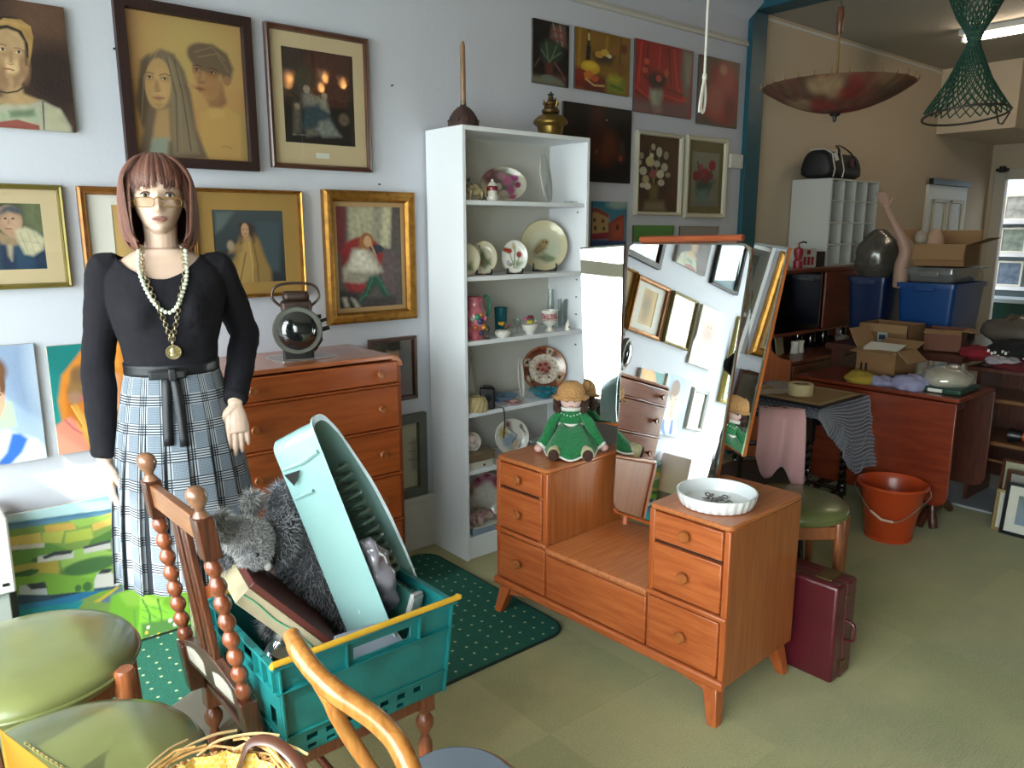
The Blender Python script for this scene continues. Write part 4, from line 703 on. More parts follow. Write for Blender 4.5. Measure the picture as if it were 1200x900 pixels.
MB().tube([(.045, 0, .05), (.07, 0, .06), (.062, 0, .02)], .003, 6).build('tail', mat('cream_glaze', 'cdbb90', .25), t); MB().ell((-.04, -.013, .09), (.006, .003, .01)).build('ear', mat('black_plastic'), t); MB().ell((-.04, .013, .09), (.006, .003, .01)).build('ear', mat('black_plastic'), t)
x, _ = wall_at_z(546, 1.78, 3.02); t = thing('brass_ornament', 'small dark brass ornament on a stem behind the cow-shaped jug', 'ornament', (x, 3.02, 1.703))
MB().lathe([(.014, 0), (.012, .004), (.003, .01), (.003, .09), (.006, .095), (0, .1)], 12).build('stem', M_gold, t)
for a in (0, 2.1, 4.2): MB().ell((.014 * math.cos(a), .014 * math.sin(a), .1), (.011, .006, .006), 8, 6, (0, 0, a)).build('petal', mat('dark_brass', '5a4424', .4, metal=.7), t)
for k in range(2):
    x, _ = wall_at_z(667 + 11 * k, 1.703, 2.86 + k * .03)
    tag(MB().lathe([(.022, 0), (.024, .003), (.024, .009), (.02, .006), (0, .005)], 24).build('glass_coaster', M_clear, None, loc=(x, 2.86 + k * .03, 1.704)), ['left one of two clear glass coasters at the right of the highest shelf', 'right one of two clear glass coasters at the right of the highest shelf'][k], 'coaster', 'glass coasters on the highest shelf')
# shelf 3
Z3 = 1.066
def jugcol(h): return mat('jug_' + h, h, .25, coat=.3)
t = turned('flower_jug', 'tall pink and red pottery jug painted with flowers, green handle, third shelf', 'jug', 557, Z3, 2.88, [(.034, 0), (.037, .006), (.04, .03), (.05, .08), (.053, .11), (.045, .14), (.036, .155), (.037, .185), (.043, .2), (.04, .2), (.033, .19)], mat('pink_pottery', '9c3444', .25, coat=.3, noise=(26, 0), h2='c07a86'))
MB().tube(smooth_path([(.036, 0, .19), (.07, 0, .2), (.088, 0, .165), (.082, 0, .12), (.062, 0, .085), (.05, 0, .08)], 4), .0065, 8).build('handle', mat('jade_glaze', '3f8a6c', .25, coat=.3), t)
for (a, z, h, r) in ((-1.7, .09, '2f3f6a', .016), (-1.2, .06, 'c98a3a', .014), (-2.2, .06, 'b8663c', .014), (-1.5, .035, '2c2f52', .013), (-2.0, .11, '3f8a6c', .015), (-1.0, .1, 'c87a90', .015), (-1.6, .12, 'c98a3a', .01), (-2.5, .1, '8fb0a0', .012)):
    rr = .046 if z > .05 else .038
    MB().ell((rr * math.cos(a), rr * math.sin(a), z), (r, r, r), 10, 8).build('painted_flower', jugcol(h), t)
t = turned('stemmed_pot', 'tiny pewter candlestick beside the pink jug', 'ornament', 571, Z3, 2.85, [(.016, 0), (.014, .004), (.005, .01), (.004, .03), (.012, .04), (.013, .055), (.008, .06), (0, .062)], mat('pewter', '7c7468', .35, metal=.7))
t = turned('teal_cup', 'teal glass beaker behind the yellow and pink china flowers', 'cup', 587, Z3, 2.98, [(.026, 0), (.03, .004), (.032, .1), (.034, .128), (.031, .127), (.029, .08), (0, .07)], mat('teal_glass', '0f5a66', .15, coat=.4))
t = turned('china_flower_posy', 'low white china pot holding yellow and pink china flowers, third shelf', 'ornament', 589, Z3, 2.86, [(.026, 0), (.03, .004), (.038, .014), (.039, .026), (.028, .036), (.024, .036)], mat('white_glaze'))
for a in (-2.4, -.7, 1.5): MB().ell((.025 * math.cos(a), .025 * math.sin(a), .003), (.007, .007, .005), 8, 6).build('foot', mat('white_glaze'), t)
flowers(t, (0, 0, .045), ((-.014, -.01, .02, .02, 'c99a2c'), (.022, -.008, .006, .017, 'b0607c'), (0, .014, .018, .016, 'c98c74'), (.004, -.02, .002, .011, '5f6f3a')))
t = turned('flower_bowl', 'small white bowl piled with yellow and pink china flowers, third shelf', 'bowl', 621, Z3, 2.86, [(.018, 0), (.019, .006), (.024, .01), (.038, .025), (.043, .046), (.04, .048), (.035, .03), (0, .02)], mat('white_glaze'))
flowers(t, (0, 0, .052), ((-.016, -.018, .008, .019, 'cdb53c'), (.02, -.012, .01, .018, 'c9c0b4'), (-.018, .01, .022, .017, 'b86a88'), (.004, 0, .03, .02, '74283a'), (.022, .012, .02, .015, '8a9a5c'), (-.002, -.02, .016, .012, '5f7040')))
t = turned('transferware_goblet', 'red and white footed cup printed with a country scene, third shelf', 'cup', 644, Z3, 2.88, [(.026, 0), (.024, .006), (.012, .018), (.014, .026), (.034, .038), (.04, .06), (.042, .1), (.045, .108), (.041, .107), (.036, .06), (0, .045)], mat('white_glaze'))
MB().lathe([(.0392, .055), (.0412, .07), (.0426, .09), (.0424, .092)], 28).build('printed_scene', mat('red_transfer', '8c2c38', .25, noise=(70, 0), h2='cbb0ac', coat=.3), t)
turned('lamp_chimney', 'tall clear glass tube standing behind the red and white cup', 'glass', 645, Z3, 3.0, [(.018, 0), (.019, .1), (.016, .16), (.015, .2), (.0135, .2), (.0145, .16), (.0175, .1), (.0165, 0)], M_clear)
turned('glass_tumbler', 'clear straight glass right of the red and white cup', 'glass', 659, Z3, 2.95, [(.022, 0), (.024, .004), (.027, .15), (.0255, .15), (.022, .01), (0, .008)], M_clear)
turned('sherry_glass', 'little clear glass between the china flowers', 'glass', 606, Z3, 2.92, [(.018, 0), (.003, .004), (.003, .03), (.018, .045), (.02, .07), (.0188, .07), (.016, .046), (0, .034)], M_clear)
t = turned('china_bell', 'tiny white china bell at the right end of the third shelf', 'bell', 665.5, Z3, 2.85, [(.019, 0), (.017, .008), (.014, .03), (.007, .042), (.004, .046), (.005, .055), (0, .058)], mat('white_glaze'))
MB().ell((-.006, -.0145, .018), (.005, .003, .006), 8, 6).build('painted_flower', jugcol('8c4050'), t)
# shelf 4
Z4 = .725
turned('pale_vase', 'tall pale slim vase in the left corner of the fourth shelf', 'vase', 551, Z4, 3.0, [(.028, 0), (.033, .01), (.035, .06), (.022, .13), (.013, .17), (.012, .21), (.016, .22), (.012, .219), (0, .1)], mat('pale_stone_glaze', 'b5b3a4', .3))
t = turned('woven_pot', 'cream ribbed pot at the left of the fourth shelf', 'pot', 559, Z4, 2.86, [(.05, 0), (.05, .012), (.045, .05), (.036, .066), (.03, .07), (.03, .066), (0, .06)], mat('cream_ribbed', 'b8a578', .7, bump=(90, .8)))
m = MB()
for k in range(14):
    a = 2 * PI * k / 14; m.tube([(.051 * math.cos(a), .051 * math.sin(a), .004), (.047 * math.cos(a + .25), .047 * math.sin(a + .25), .045), (.036 * math.cos(a + .4), .036 * math.sin(a + .4), .066)], .004, 6)
tag(m.build('ribs', mat('cream_ribbed'), t), kind='stuff')
x, _ = wall_at_z(571, Z4, 2.87); t = thing('black_camera', 'boxy black camera standing on the fourth shelf', 'camera', (x, 2.87, Z4), math.radians(-35))
MB().box(-.036, .036, -.03, .03, 0, .105).build('body', M_blk, t, bevel=.008); MB().cyl((0, -.03, .06), (0, -.045, .06), .018, n=20).build('lens', mat('lens_glass', '20242c', .08), t); MB().box(-.02, .02, -.02, .02, .105, .114).build('viewfinder', M_blk, t, bevel=.003)
x, _ = wall_at_z(598, Z4, 2.88)
t = thing('glass_tray', 'shallow blue glass dish behind the pink saucer', 'dish', (x + .02, 2.96, Z4)); MB().lathe([(.05, 0), (.055, .004), (.075, .03), (.072, .031), (.05, .008), (0, .008)], 28).build('dish', mat('pale_blue_glass', '6f88a4', .1, coat=.5), t); MB().lathe([(.01, .008), (.008, .03), (.014, .04), (0, .042)], 12).build('knop', M_clear, t)
t = thing('pink_saucer', 'small pink saucer on the front of the fourth shelf', 'saucer', (x, 2.86, Z4)); MB().lathe([(.025, 0), (.028, .003), (.052, .012), (.05, .015), (.025, .007), (0, .006)], 28).build('dish', mat('pink_glaze', 'a8807a', .2, coat=.4), t); MB().ell((.005, 0, .016), (.022, .016, .008)).build('petals', mat('pink_bloom', 'b8948c', .4), t)
t = turned('teal_glass_bowl', 'scalloped teal glass bowl in front of the imari-style plate', 'bowl', 638, Z4, 2.87, [(.03, 0), (.034, .004), (.055, .016), (.072, .045), (.069, .046), (.05, .02), (0, .012)], mat('teal_cut_glass', '0c6a7c', .08, coat=.6, noise=(60, .4)))
for k in range(12): MB().ell((.071 * math.cos(k * PI / 6), .071 * math.sin(k * PI / 6), .043), (.012, .012, .007), 8, 6).build('scallop', mat('teal_cut_glass'), t)
x, _ = wall_at_z(590, .70, 2.81); tag(MB().tube(smooth_path([(x - .02, 2.85, .731), (x - .005, 2.825, .73), (x, 2.808, .722), (x + .004, 2.806, .66), (x - .002, 2.806, .58)], 4), .005, 6, flat=.3).build('black_ribbon', mat('ribbon_black', '17121a', .6)), 'narrow black ribbon hanging from the fourth shelf over the lady plate', 'ribbon')
# shelf 5
x0, _ = wall_at_z(549, .445, 2.84)
t = thing('white_box', 'flat white carton with a thumb hole under the wooden box', 'box', (x0 + .075, 2.89, .443)); MB().box(-.075, .075, -.05, .05, 0, .032).build('tray', mat('card_white', 'c9c5b8', .7), t, bevel=.002); MB().box(-.076, .076, -.051, .051, .024, .036).build('lid', mat('card_white'), t, bevel=.002); MB().cyl((.02, -.0505, .014), (.02, -.053, .014), .006, n=12).build('thumb_hole', M_blk, t)
t = thing('wooden_box', 'flat brown wooden box lying on the white carton', 'box', (x0 + .08, 2.89, .479)); MB().box(-.08, .08, -.055, .055, 0, .034).build('body', wood('grey_wood_box', '6a5a48', '857258', 0, 8), t, bevel=.002); MB().box(-.082, .082, -.057, .057, .034, .044).build('lid', wood('grey_wood_box', '6a5a48', '857258'), t, bevel=.002)
bpy.data.objects['portrait_plate'].location.z = .523 + 9.5 * MM
bpy.data.objects['portrait_plate'].location.y = 2.9
x, _ = wall_at_z(628, .443, 2.95); t = thing('glass_ashtray', 'square-cut clear glass dish beside the lady plate', 'dish', (x, 2.95, .443)); MB().lathe([(.03, 0), (.034, .004), (.04, .03), (.036, .03), (.028, .01), (0, .008)], 8).build('dish', M_clear, t)
# bottom shelf
x0, _ = wall_at_z(551, .11, 2.86)
t = thing('blue_box', 'flat pale blue packet at the front of the bottom shelf', 'box', (x0 + .075, 2.88, .11)); MB().box(-.075, .085, -.05, .05, 0, .03).build('packet', mat('pale_blue_card', '8a9fb4', .6), t, bevel=.003); MB().box(-.07, .08, -.045, .045, .03, .036).build('label', mat('paper_white', 'd8d6cf'), t)
t = thing('rose_cup', 'pink rose-patterned china cup lying on the pale blue packet', 'cup', (x0 + .04, 2.88, .178), rot=(1.3, 0, .4)); MB().lathe([(.02, -.03), (.024, -.027), (.036, 0), (.042, .03), (.039, .03), (.033, 0), (0, -.02)], 24).build('bowl', mat('rose_china', '9a5a64', .2, coat=.4, noise=(40, 0), h2='d0c4b8'), t); MB().tube([(.038, 0, .015), (.056, 0, .012), (.056, 0, -.01), (.032, 0, -.014)], .004, 8).build('handle', mat('white_glaze'), t)
t = thing('rose_saucer', 'pink rose-patterned saucer leaning beside the cup on the bottom shelf', 'saucer', (x0 + .115, 2.90, .168), rot=(.3, .15, 0)); MB().lathe([(.02, 0), (.024, .002), (.05, .012), (.048, .014), (.022, .005), (0, .004)], 28).build('dish', mat('rose_china'), t)
# ------------------------------------------------------------------ on top of the bookcase
x, _ = wall_at_z(540, 2.02, 2.90); t = thing('plunger', 'old copper posser with a long wooden handle standing on the bookcase', 'plunger', (x, 2.88, 2.02))
MB().lathe([(.066, 0), (.07, .004), (.068, .018), (.06, .042), (.045, .064), (.028, .08), (.014, .088), (.012, .1), (0, .1)], 30).build('cup', mat('old_copper', '4a3430', .5, metal=.3, noise=(20, .2)), t)
MB().turned((0, 0, .09), (.0, .0, .355), [(.009, 0), (.012, .05), (.0125, .5), (.011, .93), (.006, 1)], 12).build('handle', wood('old_handle', '7a5c44', '957458', 2, 12), t); MB().lathe([(.013, .088), (.014, .1), (.013, .108)], 14).build('ferrule', mat('pewter'), t)
for k in range(10):
    a = 2 * PI * k / 10; MB().ell((.0665 * math.cos(a), .0665 * math.sin(a), .022), (.004, .004, .008), 8, 6).build('hole', M_blk, t)
x, _ = wall_at_z(645, 2.02, 2.93); t = thing('oil_lamp', 'brass oil lamp base without its shade standing on the bookcase', 'oil lamp', (x, 2.93, 2.02))
BR = mat('old_brass', '8a7038', .32, metal=.85, noise=(12, .25))
MB().lathe([(.055, 0), (.058, .006), (.062, .03), (.066, .05)], 32).build('font', BR, t); MB().lathe([(.066, .05), (.084, .064), (.086, .072), (.08, .084), (.062, .1), (.045, .108), (.036, .112)], 32).build('shoulder', BR, t)
MB().lathe([(.036, .112), (.044, .118), (.044, .128), (.034, .138), (.032, .15), (.04, .156), (.04, .162), (.02, .168), (.013, .18), (.013, .195), (0, .196)], 28).build('burner', mat('dark_brass'), t)
MB().tube([(.013, 0, .178), (.03, 0, .178)], .003, 6).cyl((.03, 0, .178), (.034, 0, .178), .01, n=12).build('wick_knob', mat('dark_brass'), t)
for a in (0, 1.57, 3.14, 4.71): MB().tube([(.036 * math.cos(a), .036 * math.sin(a), .14), (.046 * math.cos(a), .046 * math.sin(a), .16), (.044 * math.cos(a), .044 * math.sin(a), .175)], .003, 6).build('gallery_prong', BR, t)
MB().lathe([(.004, .196), (.016, .2), (.016, .205), (.005, .206), (.004, .215), (0, .216)], 12).build('cap', mat('black_metal'), t)
# ------------------------------------------------------------------ the mannequin
MX, MY, MR = .66, 2.31, math.radians(-15.9)
mq = thing('mannequin', 'shop mannequin with auburn bob wig, black top and checked pleated skirt', 'mannequin', (MX, MY, 0), MR)
M_skin = mat('mannequin_skin', 'cdaf9c', .42, noise=(3, .03), bump=(200, .02)); M_top = mat('black_jersey', '1b191f', .9, spec=.25, bump=(40, .08))
def eval_mesh(o, name):
    dg = bpy.context.evaluated_depsgraph_get(); me = bpy.data.meshes.new_from_object(o.evaluated_get(dg)); me.name = name
    m = list(o.data.materials); bpy.data.objects.remove(o); return me
def interp(tab, z):
    tab = sorted(tab)
    if z <= tab[0][0]: return tab[0][1:]
    for a, b in zip(tab, tab[1:]):
        if z <= b[0]:
            t = (z - a[0]) / (b[0] - a[0]); t = t * t * (3 - 2 * t) if False else t
            return [lerp(p, q, t) for p, q in zip(a[1:], b[1:])]
    return tab[-1][1:]
TORSO = [(.74, .15, .09, .1), (.95, .168, .095, .115), (1.08, .148, .092, .1), (1.185, .112, .084, .078), (1.25, .120, .092, .082), (1.33, .138, .104, .09), (1.38, .148, .102, .095), (1.43, .152, .082, .092), (1.465, .146, .066, .082), (1.49, .118, .052, .07), (1.51, .07, .048, .055), (1.53, .05, .05, .05)]
def ring(z, tab, off=0, n=56):
    w, f, b = interp(tab, z); out = []
    for j in range(n):
        a = 2 * PI * j / n; c, s = math.cos(a), math.sin(a)
        x = (abs(c) ** .85) * math.copysign(1, c) * (w + off); y = s * ((b if s > 0 else f) + off)
        if s < 0 and 1.27 < z < 1.44:   # bust
            k = math.exp(-((z - 1.355) / .042) ** 2); y -= .024 * k * (math.exp(-((x - .068) / .036) ** 2) + math.exp(-((x + .068) / .036) ** 2))
        out.append((x, y, z))
    return out
RSH, REL, RWR = Vector((-.148, .01, 1.462)), Vector((-.192, .035, 1.19)), Vector((-.196, -.005, .935))
LSH, LEL, LWR = Vector((.142, .01, 1.462)), Vector((.215, .13, 1.25)), Vector((.158, -.065, 1.075))
def arm(m, S, E, W, off=0, tip=True):
    P = [S + (Vector((-math.copysign(.02, S.x), 0, -.005))), S, lerp(S, E, .35), lerp(S, E, .8), E, lerp(E, W, .25), lerp(E, W, .7), W]
    R = [.034, .037, .038, .033, .032, .033, .027, .021]
    if not tip: P = P[:-1] + [lerp(E, W, .97)]
    Q = smooth_path(P, 5); rr = [lerp(R[min(i // 5, 6)], R[min(i // 5, 6) + 1], (i % 5) / 5) for i in range(len(Q) - 1)] + [R[-1]]
    m.tube(Q, [r + off for r in rr], 16); m.ell(S, .037 + off, 14, 10)
def hand(m, W, d, s, n, scale=1.0, curl=.25):
    """W wrist, d pointing direction, s towards the thumb, n out of the back of the hand"""
    d = d.normalized(); s = (s - d * s.dot(d)).normalized(); n = d.cross(s) * (1 if d.cross(s).dot(n) > 0 else -1); k = scale
    m.tube([W - d * .03 * k, W, W + d * .025 * k, W + d * .055 * k, W + d * .085 * k], [.020 * k, .019 * k, .026 * k, .032 * k, .029 * k], 14, flat=.5 if abs(frame_z(d)[0].dot(s)) > .7 else 1.0)
    for q in range(4):
        off = (.0245 - .0165 * q) * k; L = (.068, .077, .072, .056)[q] * k; base = W + d * (.078 - .004 * abs(q - 1)) * k + s * off
        m.tube([W + d * .03 * k + s * off * .7, base], [.011 * k, .0105 * k], 8)
        a = d; p = base; pts = [p]
        for i, f in enumerate((.42, .32, .26)):
            a = (a - n * curl * (i + .6) * .6 + s * (.10 - .07 * q) * .3).normalized(); p = p + a * L * f; pts.append(p)
        m.tube(pts, [.0092 * k, .0085 * k, .0076 * k, .0058 * k], 9); m.ell(pts[-1], .0058 * k, 8, 6)
    b = W + d * .02 * k + s * .018 * k; t1 = (s * .75 + d * .75 - n * .25).normalized(); t2 = (s * .2 + d * 1.0 - n * .3).normalized()
    pts = [W + d * .005 * k, b, b + t1 * .032 * k, b + t1 * .032 * k + t2 * .028 * k, b + t1 * .032 * k + t2 * .05 * k]
    m.tube(pts, [.013 * k, .013 * k, .0115 * k, .0095 * k, .007 * k], 9); m.ell(pts[-1], .007 * k, 8, 6)
body = MB(); body.loft([ring(z, TORSO) for z in [.74 + i * .02 for i in range(40)]])
body.tube([(0, .01, 1.46), (0, .012, 1.51), (0, .004, 1.55), (0, .004, 1.60)], [.058, .046, .043, .045], 20)
arm(body, RSH, REL, RWR); arm(body, LSH, LEL, LWR)
hand(body, RWR, Vector((.05, -.1, -1)), Vector((.35, -1, 0)), Vector((-1, -.3, 0)), 1.0, .22)
hand(body, LWR, Vector((.02, -.12, -1)), Vector((-1, -.1, 0)), Vector((0, -1, 0)), 1.0, .16)
def head_pt(a, t):
    z = 1.562 + .208 * t; c, s = math.cos(a), math.sin(a)
    w = interp([(0, .018), (.04, .03), (.12, .043), (.25, .055), (.42, .066), (.6, .073), (.75, .072), (.88, .056), (.96, .034), (1, .004)], t)[0]
    f = interp([(0, .055), (.04, .070), (.12, .079), (.25, .083), (.42, .086), (.6, .090), (.75, .086), (.88, .064), (.96, .038), (1, .004)], t)[0]
    b = interp([(0, .0), (.1, .03), (.25, .058), (.42, .082), (.6, .096), (.75, .094), (.88, .074), (.96, .044), (1, .004)], t)[0]
    x = abs(c) ** .9 * math.copysign(1, c) * w; y = s * (b if s > 0 else f)
    if s < 0:
        g = lambda x0, z0, sx, sz: math.exp(-((x - x0) / sx) ** 2 - ((z - z0) / sz) ** 2)
        y -= .020 * g(0, 1.628, .010, .011) + .011 * g(0, 1.645, .0075, .016) + .004 * g(.010, 1.624, .006, .006) + .004 * g(-.010, 1.624, .006, .006)
        y += .010 * (g(.030, 1.663, .016, .010) + g(-.030, 1.663, .016, .010)) - .004 * (g(.03, 1.683, .022, .008) + g(-.03, 1.683, .022, .008))
        y -= .0065 * g(0, 1.603, .018, .0035) + .0065 * g(0, 1.5945, .015, .004) + .006 * g(0, 1.573, .016, .008); y += .004 * g(0, 1.5995, .02, .0022) + .003 * g(0, 1.585, .02, .004)
        y -= .004 * (g(.043, 1.635, .014, .014) + g(-.043, 1.635, .014, .014))
    return (x, y, z)
body.loft([[head_pt(2 * PI * j / 96, i / 90) for j in range(96)] for i in range(91)])
for s in (-1, 1): body.ell((s * .073, .008, 1.645), (.008, .016, .026), 10, 8)
o = body.build('b', M_skin, None, remesh=.0027, smoothit=2); me = eval_mesh(o, 'body'); me.shade_smooth(); link_mesh('body', me, M_skin, mq)
# face
for s in (-1, 1):
    e = MB().ell((s * .030, -.0745, 1.662), (.0125, .007, .0062), 18, 12).build('eye', mat('eye_white', 'b9aea6', .3), mq)
    MB().ell((s * .030, -.0800, 1.6622), (.0052, .0026, .0052), 14, 8).build('iris', mat('iris_brown', '2c2522', .2), e)
    MB().tube(smooth_path([(s * .017, -.0775, 1.664), (s * .024, -.0830, 1.6695), (s * .034, -.0825, 1.669), (s * .043, -.0745, 1.663)], 4), [.0008] + [.0019] * 11 + [.0008], 6).build('eyelid', mat('eyelid_shadow', '5a4038', .5), mq)
    MB().tube(smooth_path([(s * .014, -.090, 1.681), (s * .026, -.0905, 1.688), (s * .040, -.0815, 1.684)], 5), [.0008] + [.002] * 9 + [.0006], 6, flat=.6).build('eyebrow', mat('brow_brown', '6e4c3e', .7), mq)
for z, hh, ww in ((1.6035, .0030, .0205), (1.5950, .0038, .0175)):
    MB().tube(smooth_path([(-ww, -.0835, 1.5995), (-.008, -.0945, z + (.001 if z > 1.6 else 0)), (0, -.0955, z - (.0006 if z > 1.6 else 0)), (.008, -.0945, z + (.001 if z > 1.6 else 0)), (ww, -.0835, 1.5995)], 5), [.0008] + [hh] * 19 + [.0008], 8, flat=.8).build('lip', mat('lip_rose', 'a8706a', .35), mq)
# wig: a close cap and overlapping locks
M_hairs = [mat('auburn_wig_dark', '4a2c24', .55, bump=(300, .3)), mat('auburn_wig', '6b4336', .5, bump=(300, .3)), mat('auburn_wig_light', '84584a', .45, bump=(300, .3))]
rs = random.Random(4)
cap = MB(); cap.loft([[(math.cos(a) * w, math.sin(a) * d + .012, z) for a in [PI * (-.20 + 1.40 * j / 30) for j in range(31)]] for z, w, d in ((1.535, .070, .082), (1.56, .080, .090), (1.60, .086, .096), (1.65, .088, .098), (1.69, .086, .096), (1.725, .074, .084), (1.752, .050, .058), (1.768, .018, .022))], closed=False)
hair = cap.build('wig', M_hairs[0], mq, solid=.004)
cols = [MB(), MB(), MB()]
for k in range(250):
    a = rs.uniform(-.22, 1.22) * PI; c, s = math.cos(a), math.sin(a); j = rs.uniform(-.004, .004); zb = 1.528 + rs.uniform(-.012, .014) + .01 * s
    inn = .055 + rs.uniform(-.01, .012); tw = rs.uniform(-.06, .06)
    if s < -.35: inn += .0
    P = []
    for z, w, d in ((1.775, .010, .012), (1.766, .045, .050), (1.735, .076, .083), (1.69, .091, .101), (1.64, .096, .105), (1.59, .097, .105), (1.555, .093, .1), (zb + .006, .080, .088), (zb, inn + .006, inn + .014)):
        aa = a + tw * (1.77 - z) * 5; P.append((math.cos(aa) * (w + j), math.sin(aa) * (d + j) + .010, z))
    Q = smooth_path(P, 3); n = len(Q); r0 = rs.uniform(.005, .009)
    cols[rs.choice((0, 1, 1, 2))].tube(Q, [r0 * (.7 + .5 * math.sin(PI * min(1, i / n * 1.2))) * (1 if i < n - 4 else (n - i) / 5) for i in range(n)], 6, flat=.45)
for k in range(84):   # fringe
    u = rs.uniform(-1, 1); a = -PI / 2 + u * .98; c, s = math.cos(a), math.sin(a); zb = 1.684 + rs.uniform(-.008, .009) - .018 * abs(u) ** 3
    P = [(c * .008, .0, 1.777), (c * .04, s * .045, 1.769), (c * .066, s * .080 + .002, 1.742), (c * .077, s * .097 + .002, 1.713), (c * .078 + rs.uniform(-.004, .004), s * .099 + .002, (1.70 + zb) / 2), (c * .076 + rs.uniform(-.006, .006), s * .0985 + .002, zb)]
    Q = smooth_path(P, 3); n = len(Q); r0 = rs.uniform(.004, .0075)
    cols[rs.choice((0, 1, 1, 2))].tube(Q, [r0 * (1 if i < n - 5 else max(.12, (n - 1 - i) / 5)) for i in range(n)], 6, flat=.4)
for s in (-1, 1):      # side locks framing the face
    for k in range(16):
        u = k / 15; x0 = .066 + .022 * u; P = [(s * .02, -.02, 1.776), (s * .055, -.055, 1.752), (s * .082, -.066 + .02 * u, 1.71), (s * (.083 + .01 * u), -.066 + .03 * u, 1.66), (s * (.080 + .012 * u), -.064 + .03 * u, 1.61), (s * (.074 + .012 * u), -.064 + .03 * u, 1.565), (s * (.056 + .014 * u), -.062 + .03 * u, 1.54)]
        Q = smooth_path(P, 4); n = len(Q); cols[rs.choice((0, 1, 1, 2))].tube(Q, [.0065 * (1 if i < n - 6 else (n - i) / 7) for i in range(n)], 6, flat=.5)
for k in range(3): tag(cols[k].build('hair_locks', M_hairs[k], hair), kind='stuff')
# black top
sh = MB(); sh.loft([ring(z, TORSO, .0055) for z in [1.165 + i * .0125 for i in range(28)]]); arm(sh, RSH, REL, RWR, .0075, False); arm(sh, LSH, LEL, LWR, .0075, False)
for E, W in ((REL, RWR), (LEL, LWR)):   # gathers in the sleeve
    for k in range(7):
        p = lerp(E, W, .15 + .13 * k); x, y, z = frame_z(W - E); sh.tube([p + x * .026 * math.cos(q) + y * .026 * math.sin(q) + z * .006 * math.sin(q * 2 + k) for q in [i * PI / 6 for i in range(12)]], .0085, 6, closed=True)
o = sh.build('s', M_top, None, remesh=.0045, smoothit=4); me = eval_mesh(o, 'top')
import bmesh
bm = bmesh.new(); bm.from_mesh(me)
def cut(c):
    if c.y < .02: return c.z > 1.438 + 5.2 * (c.x + .012) ** 2 and abs(c.x) < .14
    return c.z > 1.478 and abs(c.x) < .10
bmesh.ops.delete(bm, geom=[f for f in bm.faces if cut(f.calc_center_median())], context='FACES'); 
for it in range(8):
    bv = [v for v in bm.verts if v.is_boundary]; new = {}
    for v in bv:
        nb = [e.other_vert(v) for e in v.link_edges if e.is_boundary]
        if len(nb) == 2: new[v] = (v.co + nb[0].co + nb[1].co) / 3
    for v, c in new.items(): v.co = c
bm.to_mesh(me); bm.free(); me.shade_smooth()
o = link_mesh('top', me, M_top, mq); q = o.modifiers.new('t', 'SOLIDIFY'); q.thickness = .003; q.offset = 1
tx = bpy.data.textures.new('jersey_folds', 'CLOUDS'); tx.noise_scale = .07; q = o.modifiers.new('d', 'DISPLACE'); q.texture = tx; q.strength = .010; q.texture_coords = 'LOCAL'; q.mid_level = .42
# skirt in glen check, knife pleats
def check_cloth():
    m = bpy.data.materials.new('glen_check_wool'); m.use_nodes = True; nt = m.node_tree; b = nt.nodes['Principled BSDF']; L = nt.links; b.inputs['Roughness'].default_value = .9
    uv = nt.nodes.new('ShaderNodeUVMap'); sp = nt.nodes.new('ShaderNodeSeparateXYZ'); L.new(uv.outputs[0], sp.inputs[0])
    def mth(op, a, v=None, b_=None):
        n = nt.nodes.new('ShaderNodeMath'); n.operation = op; L.new(a, n.inputs[0])
        if v is not None: n.inputs[1].default_value = v
        if b_ is not None: L.new(b_, n.inputs[1])
        return n.outputs[0]
    def lt(a, per, duty): return mth('LESS_THAN', mth('FRACT', mth('MULTIPLY', a, 1 / per)), duty)
    U, V = sp.outputs[0], sp.outputs[1]
    bu, bv = lt(U, .072, .40), lt(V, .078, .40); lu, lv = lt(U, .0072, .48), lt(V, .0072, .48)
    fu, fv = lt(U, .0031, .5), lt(V, .0044, .5)
    dark = mth('MAXIMUM', mth('MULTIPLY', bu, b_=lu), b_=mth('MULTIPLY', bv, b_=lv)); anyb = mth('MAXIMUM', bu, b_=bv)
    gr = mth('MULTIPLY', fu, b_=fv)
    c1 = nt.nodes.new('ShaderNodeMixRGB'); L.new(gr, c1.inputs[0]); c1.inputs[1].default_value = (*lin('5c6673'), 1); c1.inputs[2].default_value = (*lin('98a0aa'), 1)
    c2 = nt.nodes.new('ShaderNodeMixRGB'); L.new(dark, c2.inputs[0]); c2.inputs[1].default_value = (*lin('a4a9b0'), 1); c2.inputs[2].default_value = (*lin('20252e'), 1)
    c3 = nt.nodes.new('ShaderNodeMixRGB'); L.new(anyb, c3.inputs[0]); L.new(c1.outputs[0], c3.inputs[1]); L.new(c2.outputs[0], c3.inputs[2]); L.new(c3.outputs[0], b.inputs['Base Color'])
    return m
NP = 17; NU = NP * 16; V = []; UVc = []; rows = 46
for i in range(rows + 1):
    t = i / rows; z = 1.195 - .635 * t; op = max(0, min(1, (t - .22) / .5))
    w = .121 + .080 * t ** .8 + (.012 * math.sin(t * PI)); d = .092 + .070 * t ** .8 + .01 * math.sin(t * PI)
    for j in range(NU + 1):
        ph = j / NU * NP; k = ph % 1.0
        a = 2 * PI * j / NU + .1; fold = (k if k < .82 else (1 - k) / .18 * .82) - .4
        rr = 1 + fold * (.012 + .125 * op) + .012 * op * math.sin(a * 3 + 1)
        aa = a + (0 if k < .82 else -.10 * op * math.sin((k - .82) / .18 * PI))
        V.append((w * rr * math.cos(aa), d * rr * math.sin(aa), z + .004 * math.sin(a * 4) * op)); UVc.append((j / NU * 1.15, z))
